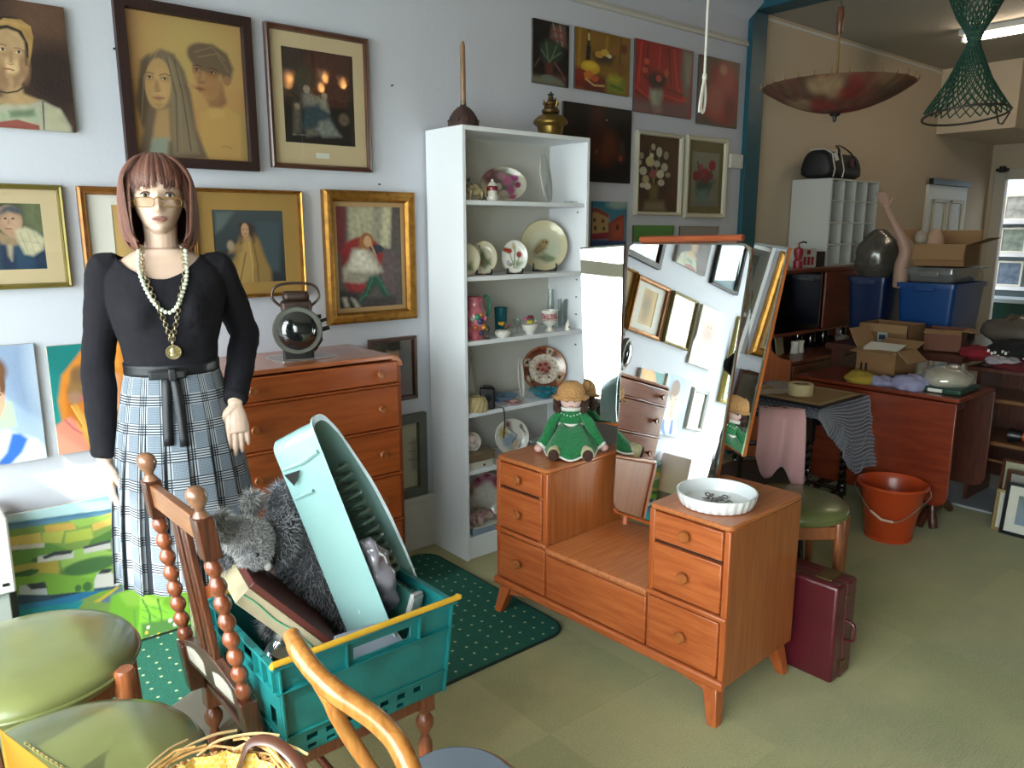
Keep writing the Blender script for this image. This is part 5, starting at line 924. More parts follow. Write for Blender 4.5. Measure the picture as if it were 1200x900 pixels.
me = bpy.data.meshes.new('skirt'); Fc = [(i * (NU + 1) + j, (i + 1) * (NU + 1) + j, (i + 1) * (NU + 1) + j + 1, i * (NU + 1) + j + 1) for i in range(rows) for j in range(NU)]
me.from_pydata(V, [], Fc); me.update(); uvl = me.uv_layers.new(name='UVMap')
uvl.data.foreach_set('uv', np.array([UVc[v] for f in Fc for v in f], 'f').ravel()); me.shade_smooth()
link_mesh('skirt', me, check_cloth(), mq)
# belt and ribbon bow
M_rib = mat('black_ribbon', '15151a', .5, bump=(60, .1))
bt = MB(); bt.loft([[(.126 * math.cos(a), .097 * math.sin(a), z) for a in [2 * PI * j / 48 for j in range(48)]] for z in (1.172, 1.180, 1.197, 1.205)], caps=False)
bt = bt.build('belt', M_rib, mq, solid=.004)
def ribbon(pts, w, parent, name):
    m = MB(); P = [Vector(p) for p in pts]; V = []
    for p in P: V += [p + Vector((-w / 2, 0, 0)), p + Vector((w / 2, 0, 0))]
    return m.add(V, [(2 * i, 2 * i + 1, 2 * i + 3, 2 * i + 2) for i in range(len(P) - 1)]).build(name, M_rib, parent, solid=.0025)
ribbon(smooth_path([(-.016, -.102, 1.178), (-.018, -.118, 1.14), (-.022, -.126, 1.08), (-.026, -.135, .985)], 4), .026, bt, 'ribbon_tail')
ribbon(smooth_path([(.004, -.104, 1.178), (.006, -.119, 1.14), (.010, -.129, 1.08), (.014, -.139, .98)], 4), .024, bt, 'ribbon_tail')
m = MB(); m.box(-.062, .034, -.112, -.104, 1.168, 1.194).box(-.058, .030, -.120, -.112, 1.170, 1.191); m.build('bow', M_rib, bt, bevel=.003)
MB().box(-.012, .008, -.124, -.100, 1.164, 1.198).build('bow_knot', M_rib, bt, bevel=.004)
# stand
MB().cyl((0, .03, .012), (0, .03, .8), .013, n=12).build('stand_pole', M_chrome, mq); MB().lathe([(0, .0), (.15, 0), (.15, .006), (.03, .012), (.018, .02), (0, .02)], 36).build('stand_base', mat('stand_steel', '8f9496', .3, metal=.8), mq, loc=(0, .03, .006))
# things she wears that lift off: spectacles, two necklaces
gl = thing('spectacles', 'gold-rimmed reading glasses low on the mannequin nose', 'glasses', (MX, MY, 0), MR)
for s in (-1, 1):
    P = [Vector((s * (.033 + .024 * math.copysign(abs(math.cos(a)) ** .6, math.cos(a))), -.106 + .004 * abs(math.cos(a)), 1.643 + .0125 * math.copysign(abs(math.sin(a)) ** .7, math.sin(a)))) for a in [2 * PI * j / 28 for j in range(28)]]
    MB().tube(P, .0011, 6, closed=True).build('rim', mat('gold_wire', 'a8803c', .3, metal=.8), gl)
    MB().add(P, [tuple(range(28))]).build('lens', sheer('spectacle_lens', 'efe2d4', .08), gl, smooth=False)
    MB().tube([(s * .057, -.102, 1.646), (s * .070, -.07, 1.648), (s * .079, .0, 1.652), (s * .080, .012, 1.64)], .0011, 6).build('temple', mat('gold_wire'), gl)
MB().tube(smooth_path([(-.010, -.106, 1.650), (-.004, -.116, 1.655), (.004, -.116, 1.655), (.010, -.106, 1.650)], 4), .0016, 6).build('bridge', mat('gold_wire'), gl)
def chest_y(x, z):
    w, f, b = interp(TORSO, z); q = max(0, 1 - (abs(x) / w) ** 2.2); y = -f * q ** .5
    k = math.exp(-((z - 1.355) / .042) ** 2) if 1.27 < z < 1.44 else 0
    y -= .024 * k * (math.exp(-((x - .068) / .036) ** 2) + math.exp(-((x + .068) / .036) ** 2))
    return min(y, -.045)
def strand(pts, n):
    P = smooth_path([(x, 0, z) for x, z in pts], 12); L = [0]
    for a, b in zip(P, P[1:]): L.append(L[-1] + (b - a).length)
    out = []
    for k in range(n):
        t = L[-1] * (k + .5) / n; i = max(j for j in range(len(L)) if L[j] <= t); i = min(i, len(P) - 2); f = (t - L[i]) / (L[i + 1] - L[i]); p = P[i].lerp(P[i + 1], f)
        out.append(Vector((p.x, chest_y(p.x, p.z) - .016, p.z)))
    return out
nk = thing('pearl_necklace', 'pearl bead necklace round the mannequin neck, shorter than the chain', 'necklace', (MX, MY, 0), MR)
MP = mat('pearl', 'cfd3c0', .2, coat=.5); bead = MB().ell((0, 0, 0), .0062, 14, 10).mesh('pearl')
bead.materials.append(MP)
for p in strand([(-.058, 1.520), (-.062, 1.47), (-.05, 1.42), (-.028, 1.375), (0, 1.352), (.022, 1.365), (.040, 1.40), (.056, 1.45), (.058, 1.52)], 34): link_mesh('pearl', bead, None, nk, p)
nc = thing('medallion_necklace', 'long pale gold chain with a round coin medallion on the black top', 'necklace', (MX, MY, 0), MR)
MG = mat('pale_gold', 'b8a888', .3, metal=.8); lk = MB(); lk.tube([(.0058 * math.cos(a), 0, .0072 * math.sin(a)) for a in [2 * PI * j / 14 for j in range(14)]], .0013, 6, closed=True); lkm = lk.mesh('chain_link'); lkm.materials.append(MG)
pts = strand([(-.050, 1.520), (-.052, 1.47), (-.036, 1.41), (-.016, 1.35), (.0, 1.29), (.006, 1.265)], 26) + strand([(.052, 1.520), (.050, 1.45), (.034, 1.39), (.02, 1.33), (.010, 1.29), (.006, 1.265)], 26)
for i, p in enumerate(pts): link_mesh('chain_link', lkm, None, nc, p + Vector((0, -.002, 0)), (0, .3 if p.x > 0 else -.3, (i % 2) * 1.2 + .2))
md = MB().cyl((.006, -.113, 1.243), (.006, -.1165, 1.243), .0195, n=32).build('medallion', mat('antique_coin', '8f8150', .35, metal=.8, bump=(260, .8)), nc, bevel=.001)
MB().tube([(.006 + .0185 * math.cos(a), -.1165, 1.243 + .0185 * math.sin(a)) for a in [2 * PI * j / 32 for j in range(32)]], .0014, 6, closed=True).build('coin_rim', MG, md)
MB().ell((.005, -.1165, 1.246), (.007, .0018, .011)).ell((.007, -.1165, 1.235), (.01, .0015, .005)).build('coin_relief', MG, md)
# ------------------------------------------------------------------ bobbin chair carrying the crate
W_dark = wood('dark_oak_chair', '3c1d12', '5e301d', 2, 10, .35, .35); W_mid = wood('red_brown_bobbin', '6a3420', '8a4a2e', 2, 12, .28, .5)
bcx = thing('bobbin_chair', 'old dark oak chair with bobbin-turned back posts, the teal crate on its seat', 'chair', (0, 0, 0))
def bobbins(p0, p1, n, r=.019, blk=.0):
    prof = [(r * .55, 0)]
    for k in range(n):
        for q in range(9):
            a = PI * q / 8; prof.append((r * .55 + r * .5 * math.sin(a), (k + q / 8 * .96 + .02) / n))
    m = MB(); m.turned(p0, p1, prof, 16); return m
def post(base, top, name='back_post'):
    base, top = Vector(base), Vector(top); ax = (top - base)
    def P(t): return base + ax * t
    p = bobbins(P(.10), P(.72), 8).build(name, W_mid, bcx, ang=60)
    x, y, z = frame_z(ax); M = Matrix(((x.x, y.x, z.x, 0), (x.y, y.y, z.y, 0), (x.z, y.z, z.z, 0), (0, 0, 0, 1)))
    for a, b, w in ((-.14, .10, .021), (.72, .89, .021)):
        MB().cbox((0, 0, 0), (2 * w, 2 * w, ax.length * (b - a)), Matrix.Translation(P((a + b) / 2)) @ M).build('post_block', W_dark, p, bevel=.004)
    MB().turned(P(.88), P(1.01), [(.021, 0), (.017, .12), (.010, .25), (.012, .35), (.019, .48), (.0235, .68), (.021, .85), (.012, .97), (0, 1)], 18).build('finial', mat('worn_finial', '8a6048', .22, coat=.5, noise=(30, .3)), p)
NB, NT, FB, FT = (.575, 1.640, .44), (.492, 1.640, 1.03), (.553, 2.0, .44), (.483, 1.975, 1.03)
post(NB, NT); post(FB, FT)
NB, NT, FB, FT = map(Vector, (NB, NT, FB, FT))
def between(t, u): return NB.lerp(NT, t).lerp(FB.lerp(FT, t), u)
def bar(m, t0, t1, u0, u1, th=.010, arch=0, n=10):
    V = []
    for i in range(n + 1):
        u = lerp(u0, u1, i / n); k = arch * math.sin(PI * i / n)
        for t, dx in ((t0, -th), (t1 + k, -th), (t1 + k, th), (t0 + (k if arch < 0 else 0), th)): V.append(between(t, u) + Vector((dx, 0, 0)))
    return m.loft([V[4 * i:4 * i + 4] for i in range(n + 1)])
bar(MB(), .775, .875, .06, .94, .011).build('top_rail', wood('worn_rail', '7a482c', '9a6844', 1, 8), bcx, bevel=.003)
for u0, u1 in ((.36, .47), (.53, .64)): bar(MB(), .16, .79, u0, u1, .008, n=1).build('back_slat', W_dark, bcx, bevel=.003)
for u in (.415, .585): bar(MB(), .18, .77, u - .012, u + .012, .011, n=1).build('slat_moulding', W_dark, bcx, bevel=.003)
bar(MB(), .02, .13, .05, .95, .013, .06).build('lower_rail', wood('scuffed_rail', '3a2218', '5c3c30', 1, 8), bcx, bevel=.003)
for u0, u1 in ((.12, .42), (.58, .88)): bar(MB(), .05, .115, u0, u1, .0145, .02).build('torn_paper', mat('torn_paper', 'bdb5aa', .8), bcx, smooth=False)
SZ = .372
MB().prism([(.585, 1.60), (1.06, 1.575), (1.06, 2.06), (.585, 2.03)], SZ - .02, SZ).build('seat', W_dark, bcx, bevel=.005)
MB().box(.60, 1.03, 1.595, 1.615, SZ - .075, SZ - .02).build('apron', W_mid, bcx, bevel=.003); MB().box(.60, 1.03, 2.02, 2.04, SZ - .075, SZ - .02).build('apron', W_mid, bcx, bevel=.003)
MB().box(1.03, 1.05, 1.60, 2.04, SZ - .075, SZ - .02).build('apron', W_mid, bcx, bevel=.003)
for x, y in ((1.035, 1.605), (1.035, 2.03), (.60, 1.635), (.60, 2.0)):
    l = MB().turned((x, y, 0), (x, y, SZ - .07), [(.012, 0), (.018, .05), (.016, .12), (.021, .18), (.013, .24), (.019, .30), (.02, .62), (.013, .68), (.011, .72), (.024, .80), (.025, .86), (.013, .93), (.019, .97), (.019, 1)], 16)
    l.build("leg", W_mid, bcx, ang=50)
    MB().cbox((x, y, SZ - .052), (.042, .042, .064)).build('leg_block', W_mid, bcx, bevel=.003)
for a, b in (((.6, 1.62, .12), (1.035, 1.605, .12)), ((.6, 2.0, .12), (1.035, 2.03, .12)), ((.82, 1.612, .12), (.82, 2.015, .12))): MB().cyl(a, b, .011, n=10).build('stretcher', W_mid, bcx)
# ------------------------------------------------------------------ teal crate
cr = thing('plastic_crate', 'teal plastic supermarket crate with a yellow bar, full of odds and ends', 'crate', (0, 0, 0))
M_teal = mat('teal_polypropylene', '14696a', .4, noise=(14, .18), bump=(120, .08)); X0, X1, Y0, Y1, ZB, ZR = .594, 1.068, 1.515, 1.925, .376, .630
def cr_pt(u, v, z, out=0):   # u, v in 0..1 on the tapering footprint
    k = .018 * (1 - (z - ZB) / (ZR - ZB)); return (lerp(X0 + k - out, X1 - k + out, u), lerp(Y0 + k - out, Y1 - k + out, v), z)
def wall_side(pa, pb, name, holes):
    """one crate wall between two footprint corners, with openings [(s0, s1, z0, z1)] cut as real gaps"""
    ss = sorted({0, 1, *[q for h in holes for q in h[:2]]}); zs = sorted({ZB, ZR, *[q for h in holes for q in h[2:]]}); m = MB()
    for i in range(len(ss) - 1):
        for j in range(len(zs) - 1):
            sm, zm = (ss[i] + ss[i + 1]) / 2, (zs[j] + zs[j + 1]) / 2
            if any(h[0] < sm < h[1] and h[2] < zm < h[3] for h in holes): continue
            V = []
            for o in (0, -.004):
                for s_, z_ in ((ss[i], zs[j]), (ss[i + 1], zs[j]), (ss[i + 1], zs[j + 1]), (ss[i], zs[j + 1])):
                    V.append(cr_pt(lerp(pa[0], pb[0], s_), lerp(pa[1], pb[1], s_), z_, o))
            m.add(V, [(0, 1, 2, 3), (7, 6, 5, 4), (0, 4, 5, 1), (1, 5, 6, 2), (2, 6, 7, 3), (3, 7, 4, 0)])
    return m.build(name, M_teal, cr, smooth=False)
slots = [(.12 + .11 * k, .18 + .11 * k, ZB + .03, ZB + .045) for k in range(7)]
wall_side((0, 0), (1, 0), 'front_wall', [(.40, .74, .572, .603)] + slots + [(.12 + .11 * k, .17 + .11 * k, ZB + .008, ZB + .018) for k in range(6)])
wall_side((1, 0), (1, 1), 'side_wall', [(.3, .7, .57, .60)] + slots); wall_side((1, 1), (0, 1), 'back_wall', slots)
wall_side((0, 1), (0, 0), 'side_wall', [(.3, .7, .57, .60), (.08, .16, .45, .50), (.84, .92, .45, .50)] + slots)
MB().add([cr_pt(u, v, ZB) for u, v in ((0, 0), (1, 0), (1, 1), (0, 1))] + [cr_pt(u, v, ZB + .005) for u, v in ((0, 0), (1, 0), (1, 1), (0, 1))], [(3, 2, 1, 0), (4, 5, 6, 7), (0, 1, 5, 4), (1, 2, 6, 5), (2, 3, 7, 6), (3, 0, 4, 7)]).build('crate_floor', M_teal, cr, smooth=False)
cs = [(0, 0), (1, 0), (1, 1), (0, 1)]
for z, o, h in ((ZR, .012, .006), (.563, .010, .004), (.44, .005, .005)):
    for i in range(4):
        a, b = cs[i], cs[(i + 1) % 4]; P = [Vector(cr_pt(*a, z, o)), Vector(cr_pt(*b, z, o)), Vector(cr_pt(*b, z, -.002)), Vector(cr_pt(*a, z, -.002))]
        MB().add([p - Vector((0, 0, h)) for p in P] + [p for p in P], [(3, 2, 1, 0), (4, 5, 6, 7), (0, 1, 5, 4), (1, 2, 6, 5), (2, 3, 7, 6), (3, 0, 4, 7)]).build('rim_flange' if z == ZR else 'rib', M_teal, cr, smooth=False, bevel=.0015)
def upright(s, a, b, z0=.563, z1=ZR):
    u, v = lerp(a[0], b[0], s), lerp(a[1], b[1], s); p, q = Vector(cr_pt(u, v, z0, .006)), Vector(cr_pt(u, v, z1, .006)); d = (Vector((b[0] - a[0], b[1] - a[1], 0))).normalized() * .002; n = Vector((d.y, -d.x, 0)).normalized() * .008
    return MB().add([p - d - n, p + d - n, p + d + n * .6, p - d + n * .6, q - d - n, q + d - n, q + d + n * .6, q - d + n * .6], [(3, 2, 1, 0), (4, 5, 6, 7), (0, 1, 5, 4), (1, 2, 6, 5), (2, 3, 7, 6), (3, 0, 4, 7)]).build('rib', M_teal, cr, smooth=False)
for s in (.02, .36, .78, .98): upright(s, (0, 0), (1, 0))
for s in (.03, .16, .28, .5, .72, .84, .97): upright(s, (0, 1), (0, 0)); upright(s, (1, 0), (1, 1))
for s in (.02, .98): upright(s, (0, 0), (1, 0), ZB, .563)
YB = mat('yellow_steel_bar', 'cf9e2c', .35, coat=.3, noise=(20, .1))
MB().tube([(X0 - .010, Y0 - .006, .636), (X0 - .012, Y0 - .014, .644), (X0 + .02, Y0 - .016, .645), (X1 - .02, Y0 - .016, .645), (X1 + .014, Y0 - .014, .644), (X1 + .016, Y0 - .002, .640)], .0075, 10).build('bale_bar', YB, cr)
MB().tube([(X0 + .03, Y1 + .004, .636), (X1 - .03, Y1 + .004, .636)], .007, 10).build('bale_bar', YB, cr)
# ------------------------------------------------------------------ what sticks out of the crate
N = Vector((.63, -.69, .33)).normalized(); Wv = Vector((.73, .67, 0)).normalized(); Lv = Wv.cross(N).normalized()
if Lv.z > 0: Lv = -Lv
P0 = Vector((.800, 1.715, 1.108))
mt = thing('mint_tray', 'deep pale mint plastic tray standing on end in the crate', 'tray', P0)
M_mint = mat('mint_plastic', '86a8a6', .32, coat=.15)
def tray_ring(off, dep):     # outline in (L, W) with S-shaped far side
    o = []
    pts = [(0, .0), (0, .075), (.06, .13), (.14, .17), (.24, .215), (.36, .245), (.50, .26), (.64, .26), (.66, .0)]
    P = [Vector((l, w, 0)) for l, w in pts]; cen = Vector((.34, .12, 0)); R = round_poly([p for p in P], [.03, .03, .02, .02, .03, .04, .04, .05, .05], 4)
    return [P_ for P_ in [(p + (cen - p).normalized() * off) for p in R]], dep
def tw(p, d): return Lv * p.x + Wv * p.y - N * d
rings = []
for off, dep in ((-.012, -.002), (-.012, .003), (.0, .003), (.006, .05), (.018, .12), (.024, .125), (.024, .120), (.011, .05), (.005, .0), (-.012, -.002)):
    R, d = tray_ring(off, dep); rings.append([tw(p, d) for p in R])
m = MB(); k = len(rings[0]); m.loft(rings, caps=False)
for q in (5, 6): m.add(rings[q], [tuple(range(k))])
m.build('tray_shell', M_mint, mt, ang=35)
for q in range(9):
    l = .50 + .014 * q; MB().tube([tw(Vector((l, .016, 0)), .02), tw(Vector((l + .01, .03, 0)), .07), tw(Vector((l + .012, .05, 0)), .115)], .004, 6).build('grip_rib', M_mint, mt)
MB().tube([tw(Vector((.07, -.002, 0)), .01), tw(Vector((.085, -.0, 0)), .06), tw(Vector((.09, .01, 0)), .12)], .006, 6).build('moulded_rib', M_mint, mt); MB().tube([tw(Vector((.16, -.002, 0)), .06), tw(Vector((.17, .01, 0)), .12)], .005, 6).build('moulded_rib', M_mint, mt)
bs = MB()
V = [tw(Vector((l, w, 0)), d) for l, w, d in ((.10, -.006, .07), (.10, -.006, .115), (.135, -.006, .10), (.11, -.002, .09))]
bs.add(V, [(0, 1, 2)]).build('latch_slot', M_blk, mt, smooth=False)
cb = thing('coiled_flex', 'grey-green coiled plastic flex lying inside the mint tray', 'cable', P0)
C0, C1 = Vector((.14, .125, 0)), Vector((.50, .205, 0)); P = []
for i in range(260):
    t = i / 259; a = t * 2 * PI * 13; c = C0.lerp(C1, t); P.append(tw(Vector((c.x + .014 * math.cos(a) * .3, c.y - .008 + .026 * math.cos(a), 0)), (.036 - .026 * math.sin(a))))
MB().tube(P, .0058, 6).build('coil', mat('grey_green_flex', '5a7268', .4), cb)
pb = thing('clear_bag', 'crumpled clear plastic bag of small parts inside the mint tray', 'bag', P0)
m = MB(); m.ell(tw(Vector((.44, .07, 0)), .02), (.045, .05, .12), 30, 24, (.0, -.35, .3)); m.build('bag_film', sheer('bag_film', 'd0cfd4', .2, .1, .55, 'a7a2ae'), pb, disp=(.05, .05))
m = MB(); m.ell(tw(Vector((.46, .07, 0)), .03), (.035, .035, .08), 20, 14, (.0, -.35, .3)); m.build('contents', mat('mauve_contents', '857c8c', .6, noise=(60, .4)), pb, disp=(.03, .03))
# plush koala
kw = thing('plush_koala', 'grey furry plush koala slumped head-down over the crate edge', 'soft toy', (0, 0, 0))
def fur_on(ells, n, length, name, h1, h2, parent, seed):
    rs = np.random.RandomState(seed); A = np.array([e[1][0] * e[1][1] + e[1][1] * e[1][2] for e in ells]); V = []; Fc = []; C = []
    for (c, r, rot), w in zip(ells, A / A.sum()):
        k = int(n * w); d = rs.normal(size=(k, 3)); d /= np.linalg.norm(d, axis=1)[:, None]; R = np.array(Euler(rot).to_matrix())
        p = (d * np.array(r)) @ R.T + np.array(c); nr = (d / np.array(r)); nr /= np.linalg.norm(nr, axis=1)[:, None]; nr = nr @ R.T
        dr = nr + rs.normal(size=(k, 3)) * .45 + np.array([0, 0, -.35]); dr /= np.linalg.norm(dr, axis=1)[:, None]; L = length * rs.uniform(.5, 1.3, (k, 1))
        sd = np.cross(dr, rs.normal(size=(k, 3))); sd /= np.linalg.norm(sd, axis=1)[:, None]; b0 = len(V)
        tri = np.stack([p - sd * .0011, p + sd * .0011, p + dr * L], 1).reshape(-1, 3); V += tri.tolist(); Fc += [(b0 + 3 * i, b0 + 3 * i + 1, b0 + 3 * i + 2) for i in range(k)]
        t = rs.uniform(0, 1, (k, 1)); cc = np.array(lin(h1)) * (1 - t) + np.array(lin(h2)) * t; C += np.repeat(cc, 3, 0).tolist()
    me = bpy.data.meshes.new(name); me.from_pydata(V, [], Fc); me.update(); colour_mesh(me, np.array(C)); return tag(link_mesh(name, me, vcol('plush_fur', .9), parent), kind='stuff')
KE = [((.855, 1.83, .66), (.095, .085, .15), (0, -.35, 0)), ((.80, 1.85, .80), (.075, .07, .09), (0, .2, 0)), ((.93, 1.80, .54), (.085, .08, .10), (0, -.3, 0)), ((.76, 1.84, .62), (.05, .05, .11), (0, .5, 0)), ((.795, 1.86, .87), (.05, .05, .055), (0, 0, 0)), ((.625, 1.82, .775), (.055, .045, .05), (0, .4, 0)), ((.73, 1.80, .80), (.05, .055, .07), (0, .4, 0))]
KH = [((.640, 1.765, .842), (.066, .052, .046), (0, .45, 0)), ((.648, 1.745, .808), (.040, .040, .042), (0, .5, 0))]
m = MB()
for e in KE: m.ell(e[0], e[1], 20, 14, e[2])
m.build('body', mat('dark_grey_plush', '3f3e42', .95), kw, remesh=.01); fur_on(KE, 22000, .024, 'body_fur', '4c4c50', 'acacb0', kw, 3)
m = MB()
for e in KH: m.ell(e[0], e[1], 20, 14, e[2])
hd = m.build('head', mat('light_grey_plush', '98969a', .95), kw, remesh=.008); fur_on(KH, 11000, .010, 'head_fur', '85848a', 'd0cdc8', hd, 4)
for c, r in (((.572, 1.735, .895), (.016, .012, .034)), ((.69, 1.84, .90), (.022, .014, .02))):
    e = MB().ell(c, r, 16, 12, (0, .3, .3)).build('ear', mat('pale_plush', '96928e', .95), kw); fur_on([(c, r, (0, .3, .3))], 1500, .02, 'ear_fur', '7c7a7c', 'b8b4b0', e, 5)
MB().ell((.668, 1.712, .776), (.010, .010, .012)).build('nose', mat('pale_nose', 'a8a4a2', .7), hd); MB().ell((.640, 1.704, .815), (.0055, .0055, .0055), 12, 8).build('eye', mat('glass_eye', '0c0b0c', .05, coat=1), hd)
MB().ell((.93, 1.70, .49), (.05, .035, .045), 18, 12, (0, -.4, 0)).build('foot', mat('tan_plush', '8c7562', .95), kw); MB().add([(.872, 1.655, .655), (.888, 1.65, .648), (.893, 1.64, .60), (.868, 1.642, .612)], [(0, 1, 2, 3)]).build('care_label', mat('paper_white'), kw, smooth=False, solid=.001)
# shallow framed panel on edge
A0, A1 = Vector((.600, 1.66, .760)), Vector((.79, 1.60, .545)); fpn = thing('shallow_wooden_box', 'shallow maroon-edged wooden box leaning on edge at the left of the crate', 'box', A0)
d = (A1 - A0); u = Vector((.02, .20, .03)); nn = d.cross(u).normalized(); nn = nn if nn.z > 0 else -nn
def slab3(o, a, b, c, m, nm, parent, bev=.002):
    V = [o, o + a, o + a + b, o + b]; V += [v + c for v in V]; return MB().add(V, [(3, 2, 1, 0), (4, 5, 6, 7), (0, 1, 5, 4), (1, 2, 6, 5), (2, 3, 7, 6), (3, 0, 4, 7)]).build(nm, m, parent, bevel=bev)
slab3(Vector((0, 0, 0)), d, u, nn * -.045, mat('pale_ply', 'b0a183', .6, noise=(10, .15)), 'panel', fpn); slab3(nn * .001, d, u, nn * .016, mat('maroon_edge', '5c2c26', .4), 'maroon_top', fpn)
m = MB(); m.tube([nn * -.02 + Vector((0, -.003, 0)) + d * t + Vector((0, 0, .004 * math.sin(t * 14))) for t in [i / 12 for i in range(13)]], .002, 5); m.build('green_cord', mat('green_cord', '5fae84', .5), fpn)
# glassware in the corner of the crate
for k, (x, y, z, r, h) in enumerate(((.650, 1.60, .50, .032, .10), (.692, 1.565, .49, .028, .085), (.64, 1.68, .52, .03, .09))):
    g = thing('glass_jar', ['clear glass jar upright in the near left corner of the crate', 'clear glass jar lying against the yellow bar', 'clear glass jar behind the others in the crate'][k], 'jar', (x, y, z), rot=((.0, .9, 0)[k] * .4, .25 * k, 0)); MB().lathe([(r * .9, 0), (r, .006), (r, h * .7), (r * .75, h * .85), (r * .8, h), (r * .72, h), (r * .7, h * .84), (r * .92, h * .68), (r * .9, .008), (0, .008)], 24).build('jar_body', M_clear, g)
    MB().lathe([(r * .82, h * .9), (r * .86, h * .91), (r * .86, h * 1.06), (0, h * 1.07)], 24).build('lid', mat('dull_steel_lid', '6c6a64', .35, metal=.8), g)
rs = random.Random(9)
for k, (nm, lab, h, c, s_, r_) in enumerate((('magazine', 'grey folded magazine seen through the crate handle hole', '8f94a4', (.86, 1.575, .565), (.16, .09, .012), (.5, .1, .1)), ('book', 'dark navy book lying low in the crate', '1e2430', (.76, 1.60, .46), (.15, .1, .03), (.3, .3, .5)), ('paper_packet', 'small pale packet leaning in the right corner of the crate', 'b8b4b4', (1.02, 1.62, .60), (.045, .012, .06), (.2, .2, .4)), ('notebook', 'teal-green notebook standing in the right of the crate', '3f7c74', (1.0, 1.70, .55), (.02, .14, .15), (.1, .4, .2)), ('book', 'black book lying flat at the back of the crate', '19181a', (.98, 1.82, .47), (.12, .16, .03), (.0, .1, .2)))):
    t = thing(nm, lab, nm.split('_')[-1], c, rot=r_)
    MB().cbox((0, 0, 0), s_).build('cover', mat('cover_' + h, h, .5), t, bevel=.002); MB().cbox((.003, -.002, 0), (s_[0], s_[1] * .96, s_[2] * .7)).build('pages', mat('paper_white'), t)
# ------------------------------------------------------------------ two chairs with round green seats
M_gv = mat('green_vinyl', '62663c', .3, coat=.3, noise=(5, .14), bump=(30, .05)); W_st = wood('stool_wood', '7a3f22', '9a5a34', 2, 8, .35, .3)
def round_seat(label, cx, cy, rz, zt=.585, r=.245, name='round_seat_chair'):
    t = thing(name, label, 'stool', (cx, cy, 0), rz)
    s = MB().lathe([(0, zt - .072), (r * .93, zt - .072), (r * .985, zt - .062), (r, zt - .046), (r * .985, zt - .032), (r * .95, zt - .02), (r * .82, zt - .007), (r * .55, zt), (r * .25, zt + .003), (0, zt + .003)], 64).build('seat', M_gv, t, ang=0)
    MB().tube([(r * 1.0 * math.cos(a), r * 1.0 * math.sin(a), zt - .047) for a in [2 * PI * j / 64 for j in range(64)]], .0045, 6, closed=True).build('piping', M_gv, s)
    q = .150
    for sx in (-1, 1):
        for sy in (-1, 1): MB().turned((sx * q * 1.12, sy * q * 1.12, 0), (sx * q, sy * q, zt - .074), [(.015, 0), (.018, .3), (.021, .8), (.021, .985), (.018, 1)], 14).build('leg', W_st, t)
    for s_ in (-1, 1):
        MB().box(-q, q, s_ * q - .011, s_ * q + .011, zt - .155, zt - .095).build('rail', W_st, t, bevel=.003); MB().box(s_ * q - .011, s_ * q + .011, -q, q, zt - .155, zt - .095).build('rail', W_st, t, bevel=.003)
    return t
g1 = round_seat('round green vinyl seat on a wooden frame, farther of the two at lower left', .195, 2.055, .52); g2 = dup(g1, (.185, 1.53, 0), .2, 'round green vinyl seat, nearer of the two at lower left, beside the basket')
pst = MB().turned((.364, 1.862, .0), (.364, 1.862, .553), [(.017, 0), (.021, .4), (.024, .94), (.024, .985), (.02, 1)], 18)
tag(pst.build('wooden_post', W_st), 'round-topped wooden post standing between the two green seats', 'post')
# cream box edge on the rug
cbx = thing('cream_cushion', 'flat cream upholstered pad on the rug behind the bobbin chair', 'cushion', (.60, 2.12, .0), .5)
MB().prism(rrect(-.10, .14, -.10, .12, .03), .13, .19).build('pad', mat('cream_cloth', 'b5ae9e', .85), cbx, bevel=.012); MB().box(-.08, .12, -.08, .10, 0, .13).build('base', W_dark, cbx)
# ------------------------------------------------------------------ basket, strap, yellow sail, chain
st_ = thing('low_table', 'low wooden side table under the wicker basket, below the picture edge', 'table', (.335, 1.18, 0))
MB().box(-.11, .11, -.11, .11, .465, .495).build('table_top', W_st, st_, bevel=.004)
for sx in (-.09, .09):
    for sy in (-.09, .09): MB().box(sx - .015, sx + .015, sy - .015, sy + .015, 0, .465).build('leg', W_st, st_)
bk = thing('wicker_basket', 'wicker basket lined with yellow gingham at the bottom edge', 'basket', (.335, 1.18, .498), .2)
M_wk = mat('wicker', 'b88a50', .55, noise=(60, .3)); wk = MB(); rx, ry, h = .122, .122, .15
def bpt(a, z, o=0): k = .80 + .20 * z / h; return ((rx * k + o) * math.cos(a), (ry * k + o) * math.sin(a), z)
for i in range(40):
    a = 2 * PI * i / 40; wk.tube([bpt(a, z) for z in (0, .05, .10, h)], .003, 5)
for j in range(15):
    z = .008 + j * .0098; wk.tube([bpt(2 * PI * q / 80, z, .0045 * (1 if (q + j) % 2 else -1)) for q in range(80)], .0035, 5, closed=True)
for j in range(26):
    a0 = rs.uniform(0, 2 * PI); wk.tube([bpt(a0 + t * rs.uniform(.9, 1.3), h + .002 + .006 * math.sin(t * 3.1 + j) + .004 * (j % 3), .004 + rs.uniform(-.002, .010)) for t in (0, .25, .5, .75, 1)], .0026, 5)
tag(wk.build('weave', M_wk, bk), kind='stuff')
for j in range(4):
    a0 = 2.2 - j * .5; MB().tube(smooth_path([bpt(a0, h, .0), bpt(a0 - .3, h + .012, .012), bpt(a0 - .7, h + .012, .03), bpt(a0 - .95, h + .004, .05)], 4), .0026, 5).build('loose_cane', mat('pale_cane', 'c8a878', .5), bk)
m_g = bpy.data.materials.new('yellow_gingham'); m_g.use_nodes = True; MATS['yellow_gingham'] = m_g; nt = m_g.node_tree; b = nt.nodes['Principled BSDF']; b.inputs['Roughness'].default_value = .9
